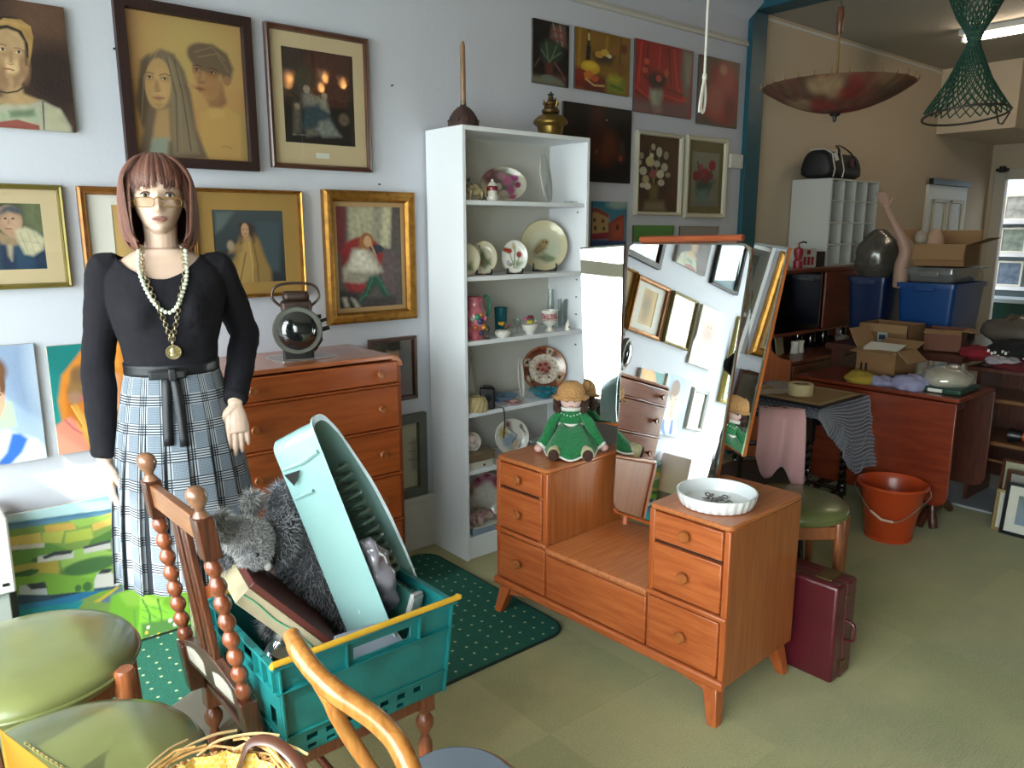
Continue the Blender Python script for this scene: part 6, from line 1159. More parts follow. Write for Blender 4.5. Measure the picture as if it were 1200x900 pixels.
tc = nt.nodes.new('ShaderNodeTexCoord'); ck = nt.nodes.new('ShaderNodeTexChecker'); ck.inputs['Scale'].default_value = 130; ck.inputs['Color1'].default_value = (*lin('d8ae44'), 1); ck.inputs['Color2'].default_value = (*lin('d6bf7a'), 1)
nt.links.new(tc.outputs['Object'], ck.inputs[0]); nt.links.new(ck.outputs[0], b.inputs['Base Color'])
ln = MB(); ln.loft([[bpt(2 * PI * q / 40, z, -.010 - .006 * math.sin(q * 2.2)) for q in range(40)] for z in (.03, .07, .11, h + .002)], caps=False); ln.add([bpt(2 * PI * q / 40, .03, -.01) for q in range(40)], [tuple(range(40))]); ln.build('lining', m_g, bk)
MB().tube(smooth_path([(.085, .05, .13), (.105, .04, .175), (.13, .0, .18), (.14, -.06, .15), (.135, -.11, .09)], 6), .011, 8, flat=.3).build('leather_strap', mat('brown_leather', '4c2a1e', .4, coat=.3), bk)
sl = thing('toy_yacht', 'toy yacht with a yellow sail and brown spars, bottom left corner', 'toy', (.085, 1.43, .600), -.5)
sc_ = Matrix.Scale(.62, 4)
MB().grid(lambda u, v: Vector(((.16 * (1 - v) * u) * 1.0, .02 * math.sin(u * PI) * (1 - v), .05 + .20 * v)) * .62, 10, 12).build('yellow_sail', mat('yellow_sailcloth', '9c7016', .7), sl, solid=.001)
MB().cyl((0, 0, .02), (-.01, 0, .17), .004, n=8).build('mast', W_dark, sl); MB().cyl((0, 0, .035), (.11, .0, .03), .005, n=8).build('boom', W_dark, sl)
MB().loft([[(x, w * c, z) for c, z in ((-1, .022), (-.6, .004), (0, 0), (.6, .004), (1, .022))] for x, w in ((-.06, .003), (-.02, .018), (.05, .024), (.12, .016), (.16, .002))], closed=False).build('hull', W_mid, sl, solid=.002)
chn = thing('brass_chain', 'thin brass chain lying over the nearer green seat', 'chain', (0, 0, 0)); P = smooth_path([(.135, 1.63, .592), (.155, 1.56, .594), (.18, 1.49, .594), (.205, 1.42, .592), (.225, 1.36, .588)], 9)
cl2 = MB().tube([(.0045 * math.cos(a), 0, .0032 * math.sin(a)) for a in [2 * PI * j / 10 for j in range(10)]], .0011, 5, closed=True).mesh('chain_link'); cl2.materials.append(mat('antique_coin'))
for i, p in enumerate(P): link_mesh('chain_link', cl2, None, chn, p, (i % 2 * 1.4, 0, math.atan2(-.06, .03)))
# ------------------------------------------------------------------ open armchair at the bottom edge
ac = thing('open_armchair', 'pale wooden open armchair with grey-blue pad, in front of the crate', 'chair', (0, 0, 0))
W_arm = wood('honey_beech', '9a5c26', 'c08240', 2, 5, .28, .5)
AP = smooth_path([(.556, 1.330, .800), (.552, 1.285, .785), (.560, 1.235, .760), (.578, 1.195, .735), (.602, 1.165, .712), (.628, 1.135, .685), (.648, 1.100, .650), (.655, 1.06, .600), (.662, 1.03, .54), (.70, 1.02, .46)], 5)
MB().tube(AP, [.017] * 3 + [.019] * 10 + [.021] * (len(AP) - 21) + [.018] * 8, 14).build('arm', W_arm, ac)
MB().tube(smooth_path([(.556, 1.290, .775), (.585, 1.262, .70), (.622, 1.24, .60), (.668, 1.225, .50), (.70, 1.22, .44)], 4), [.013] * 6 + [.016] * 5 + [.014] * 6, 10).build('arm_support', W_arm, ac)
MB().prism(rrect(.58, .945, .86, 1.275, .13, 8), .405, .445).build('seat_frame', W_arm, ac, bevel=.008); MB().prism(rrect(.60, .925, .88, 1.255, .12, 8), .445, .465).build('seat_pad', mat('grey_blue_leather', '6c7480', .35, coat=.3), ac, bevel=.014, seg=3)
for x, y in ((.65, .91), (.88, .91), (.65, 1.20), (.88, 1.20)): MB().turned((x, y, 0), (x, y, .41), [(.013, 0), (.018, 1)], 12).build('leg', W_arm, ac)
# ------------------------------------------------------------------ rug and heater
M_rug = mat('dark_green_rug', '14584a', .95, noise=(160, .2), bump=(200, .4)); nt = M_rug.node_tree; b = nt.nodes['Principled BSDF']; r0 = [n for n in nt.nodes if n.bl_idname == 'ShaderNodeValToRGB'][0]
tc = [n for n in nt.nodes if n.bl_idname == 'ShaderNodeTexCoord'][0]; vo = nt.nodes.new('ShaderNodeTexVoronoi'); vo.voronoi_dimensions = '2D'; vo.inputs['Scale'].default_value = 17; vo.inputs['Randomness'].default_value = .25; nt.links.new(tc.outputs['Object'], vo.inputs['Vector'])
lt = nt.nodes.new('ShaderNodeMath'); lt.operation = 'LESS_THAN'; lt.inputs[1].default_value = .10; nt.links.new(vo.outputs['Distance'], lt.inputs[0]); mx = nt.nodes.new('ShaderNodeMixRGB'); mx.inputs[2].default_value = (*lin('9fae88'), 1)
nt.links.new(lt.outputs[0], mx.inputs[0]); nt.links.new(r0.outputs[0], mx.inputs[1]); nt.links.new(mx.outputs[0], b.inputs['Base Color'])
rg = thing('rug', 'dark green rug with pale dots under the mannequin and crate', 'rug', (0, 0, 0))
MB().prism(rrect(.02, 2.0, 2.03, 3.02, .09, 8, (1, 1, 1, 1)), .0, .009).build('pile', M_rug, rg, ang=30); MB().tube([(x, y, .005) for x, y in rrect(.02, 2.0, 2.03, 3.02, .09, 8)], .006, 6, closed=True).build('bound_edge', mat('rug_binding', '0a2a24', .8), rg)
ht = thing('storage_heater', 'white wall heater with grey base at the far left behind the seats', 'heater', (-.06, 2.93, 0))
MB().box(-.5, .33, -.07, .16, .40, .66).build('casing', M_trim, ht, bevel=.008); MB().box(-.48, .31, -.06, .16, 0.04, .40).build('lower_panel', mat('grey_panel', '8f948f', .5), ht, bevel=.004)
for k in range(6): MB().box(.31 - .03 * k - .018, .31 - .03 * k, -.073, -.068, .43, .44).build('vent_slot', M_blk, ht)
for x in (-.45, .28): MB().box(x - .02, x + .02, -.05, .12, 0, .045).build('foot', M_blk, ht)
# ------------------------------------------------------------------ on the dressing table: doll and dish
M_kg = mat('green_knit', '0b6b38', .9, noise=(120, .3), bump=(220, .6), sheen=.2); M_kw = mat('white_knit', 'd2cfc6', .9, bump=(220, .5)); M_ks = mat('pale_pink_knit', 'd2a8a4', .9, bump=(220, .4)); M_kc = mat('cream_green_knit', 'b8b088', .9, bump=(220, .5)); M_kb = mat('dark_brown_knit', '3c241c', .95, bump=(200, .6)); M_kt = mat('tan_knit', 'a87c4c', .9, noise=(120, .25), bump=(200, .6))
dl = thing('knitted_doll', 'knitted doll in green dress and tan bonnet sitting on the left pedestal', 'doll', (2.16, 2.20, .682), math.radians(-44))
MB().loft([[(w * math.cos(a), d * math.sin(a) + y0, z) for a in [2 * PI * j / 32 for j in range(32)]] for z, w, d, y0 in ((.0, .055, .05, 0), (.05, .062, .052, 0), (.10, .052, .042, .0), (.145, .048, .036, 0), (.165, .034, .028, 0), (.178, .02, .018, 0))]).build('dress_bodice', M_kg, dl)
fl = lambda a: 1 + .05 * math.sin(7 * a)
MB().loft([[(w * fl(a) * math.cos(a), d * fl(a) * math.sin(a) + y0, z + .006 * math.sin(5 * a)) for a in [2 * PI * j / 42 for j in range(42)]] for z, w, d, y0 in ((.115, .050, .040, 0), (.085, .070, .060, -.012), (.055, .092, .086, -.035), (.03, .102, .105, -.052), (.014, .104, .112, -.058))], caps=False).build('skirt', M_kg, dl, solid=.004)
MB().tube([(.105 * fl(a) * math.cos(a), .113 * fl(a) * math.sin(a) - .058, .012 + .006 * math.sin(5 * a)) for a in [2 * PI * j / 42 for j in range(42)]], .0045, 6, closed=True).build('white_hem', M_kw, dl)
MB().loft([[(w * math.cos(a), d * math.sin(a), z) for a in [2 * PI * j / 28 for j in range(28)]] for z, w, d in ((.108, .0535, .0435), (.12, .0525, .0425))], caps=False).build('white_sash', M_kw, dl, solid=.002)
for j in range(9): MB().ell((.052 * math.sin(-1.1 + j * .27), -.047 * math.cos(-1.1 + j * .27) + .012, .150 + .012 * abs(j - 4) / 4), .0032, 6, 5).build('white_stitch', M_kw, dl)
for s, hx, hy, hz in ((-1, -.120, -.045, .014), (1, .128, -.01, .012)):
    a = MB().tube(smooth_path([(s * .035, 0, .158), (s * .070, -.012, .125), (hx * .82, hy * .8, .06), (hx, hy, hz + .012)], 4), [.019] * 4 + [.022] * 4 + [.0225] * 4 + [.023], 14).build('arm', M_kg, dl)
    MB().tube([(hx * .94, hy * .94, hz + .018), (hx, hy, hz + .010)], [.025, .025], 14).build('cuff', M_kw, a); MB().ell((hx * 1.08, hy * 1.1, hz + .004), (.017, .017, .016), 14, 10).build('hand', M_ks, a)
for s in (-1, 1):
    l = MB().tube(smooth_path([(s * .025, -.03, .035), (s * .050, -.09, .032), (s * .062, -.135, .024)], 4), [.022] * 5 + [.024] * 4, 14).build('leg', M_ks if s > 0 else M_kc, dl)
    MB().ell((s * .066, -.150, .028), (.026, .030, .028), 16, 12).build('bootee', M_kc, l); MB().ell((s * .067, -.172, .026), (.021, .011, .024), 16, 12).build('brown_sole', M_kb, l)
hd = MB().ell((0, -.004, .212), (.044, .040, .042), 24, 18).ell((0, -.040, .206), .007).build('head', mat('pale_face_knit', 'd4b2aa', .85, bump=(260, .3)), dl, remesh=.003, smoothit=2)
for s in (-1, 1): MB().ell((s * .015, -.043, .214), (.004, .003, .005)).build('eye', M_kb, hd)
MB().tube([(-.007, -.044, .195), (0, -.046, .192), (.007, -.044, .195)], .0016, 5).build('mouth', mat('rose_thread', 'a84c50', .8), hd)
for s in (-1, 1):
    for k in range(6): MB().ell((s * (.050 + .008 * (k % 2)), -.014 + .012 * (k % 3), .175 + .014 * (k // 2) * 1.0), (.015, .017, .018), 10, 8).build('hair_curl', M_kb, hd)
MB().loft([[(w * math.cos(a) * (1 + ru * math.sin(11 * a)), (d * math.sin(a) - .004) * (1 + ru * math.sin(11 * a)), z + (.004 * math.sin(11 * a) if ru else 0)) for a in [2 * PI * j / 66 for j in range(66)]] for z, w, d, ru in ((.222, .074, .070, .03), (.232, .056, .052, .0), (.25, .054, .050, 0), (.272, .045, .042, 0), (.286, .026, .024, 0), (.290, .003, .003, 0))], caps=False).build('bonnet', M_kt, hd, solid=.004)
MB().loft([[(.043 * math.cos(a), .039 * math.sin(a) - .004, z) for a in [2 * PI * j / 28 for j in range(28)]] for z in (.172, .180, .186)], caps=False).build('white_collar', M_kw, dl, solid=.004)
MB().ell((.062, .045, .262), (.016, .013, .02), 10, 8).build('bonnet_bow', M_kt, hd)
qd = thing('fluted_dish', 'round white fluted flan dish holding small trinkets on the right pedestal', 'dish', (2.085, 1.43, .682)); qd.scale = (1.16, 1.16, 1)
n = 112; fl = lambda j: 1 + .022 * (1 if (j // 2) % 2 else 0)
M_w = mat('white_porcelain', 'dfe1e2', .22, coat=.4)
MB().loft([[(r * (fl(j) if f else 1) * math.cos(2 * PI * j / n), r * (fl(j) if f else 1) * math.sin(2 * PI * j / n), z) for j in range(n)] for r, z, f in ((.096, 0, 0), (.099, .002, 1), (.107, .022, 1), (.111, .042, 1), (.1125, .046, 0), (.108, .0465, 0), (.104, .040, 0), (.096, .008, 0), (.09, .006, 0))]).build('dish_body', M_w, qd, ang=35)
rs = random.Random(5); rr = MB().lathe([(.009, 0), (.0115, .001), (.0115, .004), (.009, .005), (.007, .0035), (.007, .0015), (.009, 0)], 16, closed_ends=False).mesh('ring'); rr.materials.append(mat('silver_ring', 'a8a8ac', .2, metal=.9)); cn = MB().cyl((0, 0, 0), (0, 0, .002), .009, n=16).mesh('coin'); cn.materials.append(mat('pewter'))
for k in range(22):
    a, q = rs.uniform(0, 6.28), rs.uniform(0, .055); p = (2.085 + q * math.cos(a), 1.435 + q * math.sin(a), .690 + rs.uniform(0, .006)); nm, me = (('trinket_ring', rr), ('loose_coin', cn))[k % 2]
    tag(link_mesh(nm, me, None, None, p, (rs.uniform(-.3, .3), rs.uniform(-.3, .3), 0)), ('small silver ring in the pile in the white fluted dish', 'small dull coin in the pile in the white fluted dish')[k % 2], ('ring', 'coin')[k % 2], ('rings in the fluted dish', 'coins in the fluted dish')[k % 2])
# ------------------------------------------------------------------ railway lamp on the chest
cx_, cz_ = wall_pt(332, 360, 2.90); rl = thing('railway_lamp', 'black railway lamp with a big glass lens and looped handle on the chest', 'lamp', (1.315, 2.90, 1.072), math.radians(-24))
M_li = mat('lamp_iron', '2c2a28', .45, metal=.4, noise=(20, .3)); M_lb = mat('lamp_copper_iron', '4c3c36', .4, metal=.5, noise=(14, .3)); RY = Matrix.Translation((0, 0, .115)) @ Matrix.Rotation(PI / 2, 4, 'X')
MB().lathe([(.05, -.06), (.07, -.05), (.076, .0), (.078, .05), (.088, .058), (.092, .07), (.088, .08), (.078, .083)], 40, RY).build('lamp_body', M_li, rl); MB().lathe([(.078, .082), (.07, .094), (.05, .106), (.025, .112), (0, .113)], 40, RY).build('lens', mat('lamp_lens', '14181a', .03, coat=1, spec=1), rl)
MB().lathe([(.092, .066), (.095, .075), (.09, .086), (.08, .086)], 40, RY).build('lens_rim', mat('grey_rim', '6c6e66', .35, metal=.5), rl)
MB().prism(rrect(-.06, .06, -.045, .05, .02), .185, .225).build('chimney_base', M_lb, rl, bevel=.008); MB().prism(rrect(-.052, .052, -.04, .045, .025), .225, .262).build('chimney', M_lb, rl, bevel=.014, seg=3)
MB().prism(rrect(-.06, .06, -.05, .06, .01), 0, .03).box(-.05, .05, -.04, .05, .03, .06).build('lamp_foot', M_li, rl, bevel=.004)
MB().tube(smooth_path([(-.055, 0, .20), (-.088, 0, .235), (-.080, 0, .275), (-.04, 0, .292), (.04, 0, .292), (.080, 0, .275), (.088, 0, .235), (.055, 0, .20)], 6), .0055, 8).build('carrying_handle', M_lb, rl)
MB().cyl((.07, 0, .10), (.125, 0, .115), .009, n=10).build('tap', M_li, rl); MB().cyl((.085, -.01, .14), (.115, -.01, .15), .007, n=10).build('tap', M_li, rl)
for z in (.085, .13, .16): MB().box(.072, .095, -.012, .012, z - .008, z + .008).build('side_fitting', M_li, rl, bevel=.002)
MB().tube([(.06, .02, .02), (.09, .03, .06), (.08, .03, .15)], .008, 6).build('side_fitting', M_li, rl)
tag(MB().prism(rrect(1.20, 1.45, 2.80, 3.0, .05), 1.0705, 1.073).build('plastic_sheet', sheer('thin_film', 'ffffff', .15, .1, .3, 'c8c4c0')), 'thin clear plastic sheet under the railway lamp on the chest', 'sheet')
# ------------------------------------------------------------------ maroon suitcase
sc = thing('suitcase', 'small dark maroon suitcase standing on end behind the dressing table', 'suitcase', (2.44, 1.165, 0), math.radians(1)); M_ma = mat('maroon_leatherette', '4c0f1a', .35, coat=.3, bump=(160, .2), noise=(6, .15))
MB().box(0, .068, 0, .36, 0, .365).build('case_half', M_ma, sc, bevel=.012, seg=3); MB().box(.071, .145, 0, .36, 0, .365).build('case_half', M_ma, sc, bevel=.012, seg=3); MB().box(.064, .075, -.002, .362, .004, .361).build('metal_seam', mat('case_seam', '5f2a2c', .35), sc)
MB().tube(smooth_path([(.07, -.004, .225), (.07, -.034, .215), (.07, -.036, .16), (.07, -.004, .15)], 5), .008, 8, flat=.6).build('handle', M_ma, sc)
for z in (.06, .31): MB().box(.055, .088, -.006, 0, z - .012, z + .012).build('catch', mat('catch_brass', '6a5638', .35, metal=.8), sc, bevel=.002)
MB().box(.03, .12, .04, .10, .365, .370).build('label_plate', mat('catch_brass'), sc, bevel=.001)
# ------------------------------------------------------------------ orange bucket
bu = thing('bucket', 'bright orange plastic bucket with a wire handle on the carpet', 'bucket', (3.955, 1.655, 0)); M_or = mat('orange_plastic', 'b0401a', .35, coat=.2, noise=(4, .06))
MB().lathe([(0, .012), (.108, .012), (.11, .02), (.113, .03), (.155, .27), (.168, .283), (.172, .288), (.172, .296), (.165, .3), (.158, .292), (.149, .268), (.108, .028), (.10, .022), (0, .02)], 56).build('pail', M_or, bu); MB().lathe([(.108, 0), (.113, 0), (.116, .022), (.11, .024)], 56, closed_ends=False).build('foot_ring', M_or, bu)
a0 = math.radians(-67); hp = [Vector((.174 * math.cos(t) * math.cos(a0) , .174 * math.cos(t) * math.sin(a0), .275)) for t in (0, PI)]
vd = Vector((-.92, -.39, 0)); P = [hp[0], hp[0] + Vector((0, 0, -.03)) + vd * .03] + [hp[0].lerp(hp[1], t) * 1.02 + vd * .17 * math.sin(PI * t) ** .7 + Vector((0, 0, -.145 * math.sin(PI * t) ** .8)) for t in (.15, .3, .45, .6, .75, .88)] + [hp[1] + Vector((0, 0, -.02)) + vd * .03, hp[1]]
MB().tube(smooth_path(P, 4), .0026, 6).build('wire_handle', mat('galvanised_wire', 'a8a8a4', .3, metal=.8), bu); MB().tube([P[4] + Vector((0, 0, .002)), P[5], P[6]], .007, 8).build('handle_grip', mat('pale_grip', 'c8a894', .5), bu)
# ------------------------------------------------------------------ third green seat and chair with pink cloth
dup(g1, (2.80, 1.55, 0), .9, 'round green vinyl seat half hidden behind the dressing table', scale=(.85, .85, .88))
tag(MB().turned((3.2, 1.53, 0), (3.2, 1.53, .345), [(.02, 0), (.022, .3), (.025, .96), (.02, 1)], 14).build('wooden_post', W_st), 'red-brown wooden post beside the suitcase and bucket', 'post')
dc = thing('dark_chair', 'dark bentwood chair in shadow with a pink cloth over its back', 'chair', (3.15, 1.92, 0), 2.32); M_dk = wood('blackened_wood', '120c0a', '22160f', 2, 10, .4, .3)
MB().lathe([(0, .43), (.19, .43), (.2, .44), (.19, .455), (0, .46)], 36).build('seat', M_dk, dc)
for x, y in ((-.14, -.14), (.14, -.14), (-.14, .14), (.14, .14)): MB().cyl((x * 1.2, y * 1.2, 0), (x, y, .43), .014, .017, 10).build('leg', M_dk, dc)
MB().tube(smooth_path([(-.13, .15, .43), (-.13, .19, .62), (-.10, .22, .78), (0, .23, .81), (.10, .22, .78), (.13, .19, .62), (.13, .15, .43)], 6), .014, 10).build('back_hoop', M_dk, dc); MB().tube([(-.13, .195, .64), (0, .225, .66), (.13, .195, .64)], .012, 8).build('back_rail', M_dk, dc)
pk = thing('pink_cloth', 'dusty pink cloth hanging over the dark chair back', 'cloth', (2.965, 1.745, 0), math.radians(-48))
MB().grid(lambda u, v: Vector((-.085 + .19 * u + .02 * v * (u - .5), -.012 - .010 * math.sin(u * 13 + v * 2) * (.3 + v) - .03 * math.sin(min(1, v * 6) * PI / 2), .822 - (.30 - .10 * (1 if u < .35 else 0) * (1 - u / .35) + .05 * math.sin(u * 9)) * v)), 40, 24).build('cloth_front', mat('dusty_pink_cotton', 'b58a8c', .9, sheen=.2, bump=(200, .2)), pk, solid=.003)
MB().grid(lambda u, v: Vector((-.08 + .17 * u, .012 + .008 * math.sin(u * 12), .822 - .2 * v)), 30, 12).build('cloth_back', mat('dusty_pink_cotton'), pk, solid=.003)
# ------------------------------------------------------------------ table under bubble wrap
bt_ = thing('twist_leg_table', 'small dark barley-twist table hidden under bubble wrap', 'table', (3.86, 2.16, 0)); M_bk = wood('ebonised_wood', '0e0907', '1c120c', 2, 10, .25, .5)
MB().box(-.25, .24, -.24, .28, .655, .685).build('table_top', M_bk, bt_, bevel=.004); MB().box(-.22, .21, -.21, .25, .58, .655).build('apron', M_bk, bt_)
for x, y in ((-.2, -.19), (.19, -.19), (-.2, .24), (.19, .24)):
    for z0, z1 in ((.5, .58), (.12, .18)): MB().box(x - .02, x + .02, y - .02, y + .02, z0, z1).build('leg_block', M_bk, bt_)
    for k in range(2): MB().tube([(x + .011 * math.cos(z * 75 + k * PI), y + .011 * math.sin(z * 75 + k * PI), z) for z in [.17 + .34 * i / 60 for i in range(61)]], .012, 7).build('barley_twist', M_bk, bt_)
    MB().ell((x, y, .06), (.024, .024, .06)).build('foot', M_bk, bt_)
for a, b in (((-.2, -.19), (.19, -.19)), ((-.2, .24), (.19, .24)), ((-.2, -.19), (-.2, .24)), ((.19, -.19), (.19, .24))): MB().cyl((*a, .15), (*b, .15), .012, n=8).build('stretcher', M_bk, bt_)
M_bw = sheer('bubble_film', 'c4c8d0', .35, .22, .72, '6c707c'); bwp = thing('bubble_wrap', 'sheet of grey bubble wrap draped over the small dark table', 'bubble wrap', (3.60, 1.90, .690))
def drape(u, v):
    x, y = -.06 + .72 * u, -.30 + .86 * v; z = .004; ox = max(0, -x) ; oy = max(0, -y); o2 = max(0, x - .50)
    k = .55 + .45 * math.sin(max(0, min(1, (x + .1) / .5)) * PI * .5 + .3) if x < .5 else 1.0
    d = math.hypot(oy * (.35 + .9 * max(0, min(1, x / .3))), max(ox * .8, o2 * .9)); z -= d * 1.02; r = (.010 * math.sin(x * 26 + d * 6) + .005 * math.sin(d * 55 + x * 30)) * min(1, d * 8)
    return Vector((max(x, -.015 - ox * .12) if x < 0 else (x if x < .5 else .5 + o2 * .5), (y if y > 0 else -.012 - oy * .16) + r, z + (.003 * math.sin(x * 33 + y * 21) * math.cos(y * 37 - x * 19) if d < .004 else 0)))
m = MB().grid(drape, 60, 60); m.build('film', M_bw, bwp); G = [Vector(drape((i + .5 * (j % 2)) / 46, j / 52)) for i in range(46) for j in range(26 * 2)]; bb = MB()
for p in G: bb.ell(p + Vector((-.001, -.002, .002)), (.0062, .0062, .0045), 6, 4)
tag(bb.build('bubbles', mat('bubble_plastic', '7e828e', .15, spec=.9), bwp), kind='stuff')
pb_ = thing('picture_backboard', 'brown cardboard-backed picture lying face down on the bubble wrap', 'board', (3.545, 1.86, .708)); MB().box(0, .44, 0, .48, 0, .012).build('black_frame', mat('black_frame'), pb_); MB().box(.012, .428, .012, .468, .012, .016).build('board', mat('brown_board', '8c7048', .8, noise=(6, .1)), pb_)
m = MB()
for a in ((.01, .43, .008, .034), (.01, .43, .446, .472), (.008, .034, .01, .47), (.406, .432, .01, .47)): m.box(a[0], a[1], a[2], a[3], .016, .0172)
tag(m.build('tape_strips', mat('gummed_tape', 'a08a60', .6), pb_), kind='stuff')
tr = thing('tape_roll', 'fat roll of cream masking tape lying on the brown board', 'tape', (3.70, 2.06, .7265)); MB().lathe([(.04, 0), (.062, 0), (.063, .002), (.063, .058), (.062, .06), (.04, .06), (.04, 0)], 40, closed_ends=False).build('tape', mat('masking_tape', 'c9b890', .6), tr); MB().lathe([(.036, .001), (.040, .001), (.040, .059), (.036, .059), (.036, .001)], 40, closed_ends=False).build('core', mat('card_core', '8c7658', .8), tr)
for k, (x, y, r_, h) in enumerate(((3.78, 2.16, .3, 'b8b0a4'), (3.64, 2.2, -.5, 'a89c8c'), (3.82, 2.24, .9, '8f8c88'))): tag(MB().box(-.09, .09, -.06, .06, 0, .002).build('loose_paper', mat('paper_' + h, h, .7), None, False, loc=(x, y, .7262 + k * .0022), rot=(0, 0, r_)), ['pale sheet of paper beside the tape roll', 'buff sheet of paper behind the tape roll', 'grey sheet of paper topmost behind the tape roll'][k], 'paper')
# ------------------------------------------------------------------ gateleg table
gt = thing('gateleg_table', 'reddish teak drop-leaf table with both leaves hanging, behind the bucket', 'table', (0, 0, 0)); W_tk = wood('red_teak', '641f0c', '7c3014', 1, 4, .35, .35, 8); W_tk2 = wood('dark_teak', '3c1a10', '54281a', 2, 6, .4, .3)
MB().box(4.15, 4.64, 1.455, 2.36, .715, .737).build('table_top', W_tk, gt, bevel=.006)
V = rrect(1.455, 2.36, .165, .713, .06, 6, (0, 0, 1, 1)); k = len(V)
for nm, x0, m_ in (('drop_leaf', 4.128, W_tk), ('drop_leaf', 4.645, W_tk2)): MB().add([(x0, y, z) for y, z in V] + [(x0 + .018, y, z) for y, z in V], [tuple(range(k)), tuple(range(2 * k - 1, k - 1, -1))] + [(i + k, (i + 1) % k + k, (i + 1) % k, i) for i in range(k)]).build(nm, m_, gt, bevel=.004, ang=30)
MB().box(4.26, 4.54, 1.56, 2.26, .62, .715).build('apron', W_tk2, gt)
for y in (1.60, 2.22): MB().box(4.36, 4.44, y - .02, y + .02, .06, .62).build('end_panel', W_tk2, gt); MB().tube(smooth_path([(4.20, y, .015), (4.28, y, .07), (4.4, y, .09), (4.52, y, .07), (4.60, y, .015)], 4), .022, 8).build('foot_rail', W_tk2, gt)
MB().tube(smooth_path([(4.22, 1.535, .012), (4.235, 1.55, .06), (4.26, 1.57, .2), (4.28, 1.58, .6)], 4), [.022] * 5 + [.018] * 8, 10).build('gate_leg', W_tk2, gt)
# ------------------------------------------------------------------ teak wall unit
wu = thing('wall_unit', 'teak wall unit with dark glass doors under the white pigeonhole shelf', 'sideboard', (0, 0, 0)); W_un = wood('teak_unit', '5c2812', '7a3a1c', 0, 4, .4, .25, 8); W_us = wood('teak_unit_side', '8a4420', 'a5572a', 2, 4, .4, .25)
MB().box(4.47, 5.88, 2.70, 3.07, 1.295, 1.32).build('top_board', W_un, wu, bevel=.003); MB().box(4.47, 5.88, 2.70, 3.07, .885, .905).build('bottom_board', W_un, wu, bevel=.003); MB().box(4.47, 5.88, 3.055, 3.07, .1, 1.3).build('back_board', W_tk2, wu)
MB().box(5.07, 5.86, 2.695, 2.71, .91, 1.29).build('teak_door', W_un, wu, bevel=.003); MB().box(4.49, 5.07, 2.715, 2.722, .91, 1.29).build('smoked_glass_door', mat('smoked_glass', '0c0907', .08, coat=.6), wu); MB().lathe([(.02, 0), (.028, .003), (.028, .006), (.02, .006)], 20, Matrix.Translation((5.45, 2.694, 1.24)) @ Matrix.Rotation(PI / 2, 4, 'X')).build('finger_pull', W_tk2, wu)
for x in (4.452, 5.862):
    pts = [(2.70, 1.32), (2.70, .92), (2.72, .86), (2.70, .80), (2.64, .765), (2.56, .76), (2.56, .08), (3.07, .08), (3.07, 1.32)]; k = len(pts)
    MB().add([(x, y, z) for y, z in pts] + [(x + .02, y, z) for y, z in pts], [tuple(range(k)), tuple(range(2 * k - 1, k - 1, -1))] + [(i + k, (i + 1) % k + k, (i + 1) % k, i) for i in range(k)]).build('side_panel', W_us, wu, bevel=.002)
MB().box(4.47, 5.865, 2.56, 3.05, .725, .75).build('counter', W_un, wu, bevel=.003)
for x0, x1 in ((4.48, 4.93), (4.94, 5.39), (5.40, 5.86)): MB().box(x0, x1, 2.555, 2.575, .14, .72).build('lower_door', W_un, wu, bevel=.003)
MB().box(4.47, 5.865, 2.58, 3.05, .08, .12).build('plinth', W_tk2, wu)
def ontop(nm, lab, cat, x, y, z, rz=0): return thing(nm, lab, cat, (x, y, z), rz)
t = ontop('leaning_card', 'cream card leaning inside the wall unit niche at the left', 'card', 4.66, 2.76, .752, .3); MB().box(-.09, .09, -.004, .004, 0, .15).build('card', mat('cream_card', 'b0a488', .7), t, rot=(-.15, 0, 0))
for k, x in enumerate((4.80, 4.87)): tag(MB().lathe([(.025, 0), (.028, .01), (.022, .05), (.028, .08), (.026, .085), (0, .085)], 20).build('small_jar', mat('white_glaze'), None, loc=(x, 2.74, .751)), ['white jar just right of the cream card in the wall unit', 'second white jar right of the cream card in the wall unit'][k], 'jar')
for k, (x, h) in enumerate(((5.02, .26), (5.16, .2), (5.30, .22), (5.52, .24))): tag(MB().lathe([(.035, 0), (.038, .01), (.036, h * .6), (.014, h * .75), (.013, h), (0, h)], 20).build('dark_bottle', mat('dark_bottle_glass', '120c0a', .1, coat=.6), None, loc=(x, 2.85 - .02 * k, .751)), ['leftmost dark bottle in the wall unit niche', 'second dark bottle from the left in the wall unit niche', 'third dark bottle from the left in the wall unit niche', 'rightmost dark bottle in the wall unit niche'][k], 'bottle')
t = ontop('teacup', 'white teacup with dark pattern in the wall unit niche', 'cup', 5.40, 2.72, .751); MB().lathe([(.025, 0), (.03, .01), (.045, .04), (.05, .075), (.046, .075), (.04, .04), (0, .012)], 28).build('bowl', mat('patterned_white', 'b8aca0', .25, coat=.3, noise=(30, 0), h2='5a3c34'), t); MB().tube([(.046, 0, .06), (.072, 0, .055), (.07, 0, .03), (.042, 0, .025)], .005, 6).build('handle', mat('white_glaze'), t)
t = ontop('saucer', 'white saucer standing behind the teacup in the wall unit', 'saucer', 5.48, 2.78, .825); MB().lathe([(.03, 0), (.07, .01), (.068, .013), (.03, .004), (0, .004)], 28, Matrix.Rotation(PI / 2 - .2, 4, 'X')).build('dish', mat('white_glaze'), t)
t = ontop('storage_tin', 'white tin printed in red beside the wooden box on the wall unit', 'tin', 4.93, 2.80, 1.321, -.2); MB().box(-.075, .075, -.05, .05, 0, .13).build('tin_body', mat('white_enamel', 'b5b0aa', .4), t, bevel=.006)
for k in range(3): MB().box(-.05 + .036 * k, -.025 + .036 * k, -.052, -.05, .02, .075).build('red_print', mat('red_enamel', '8c2430', .4), t)
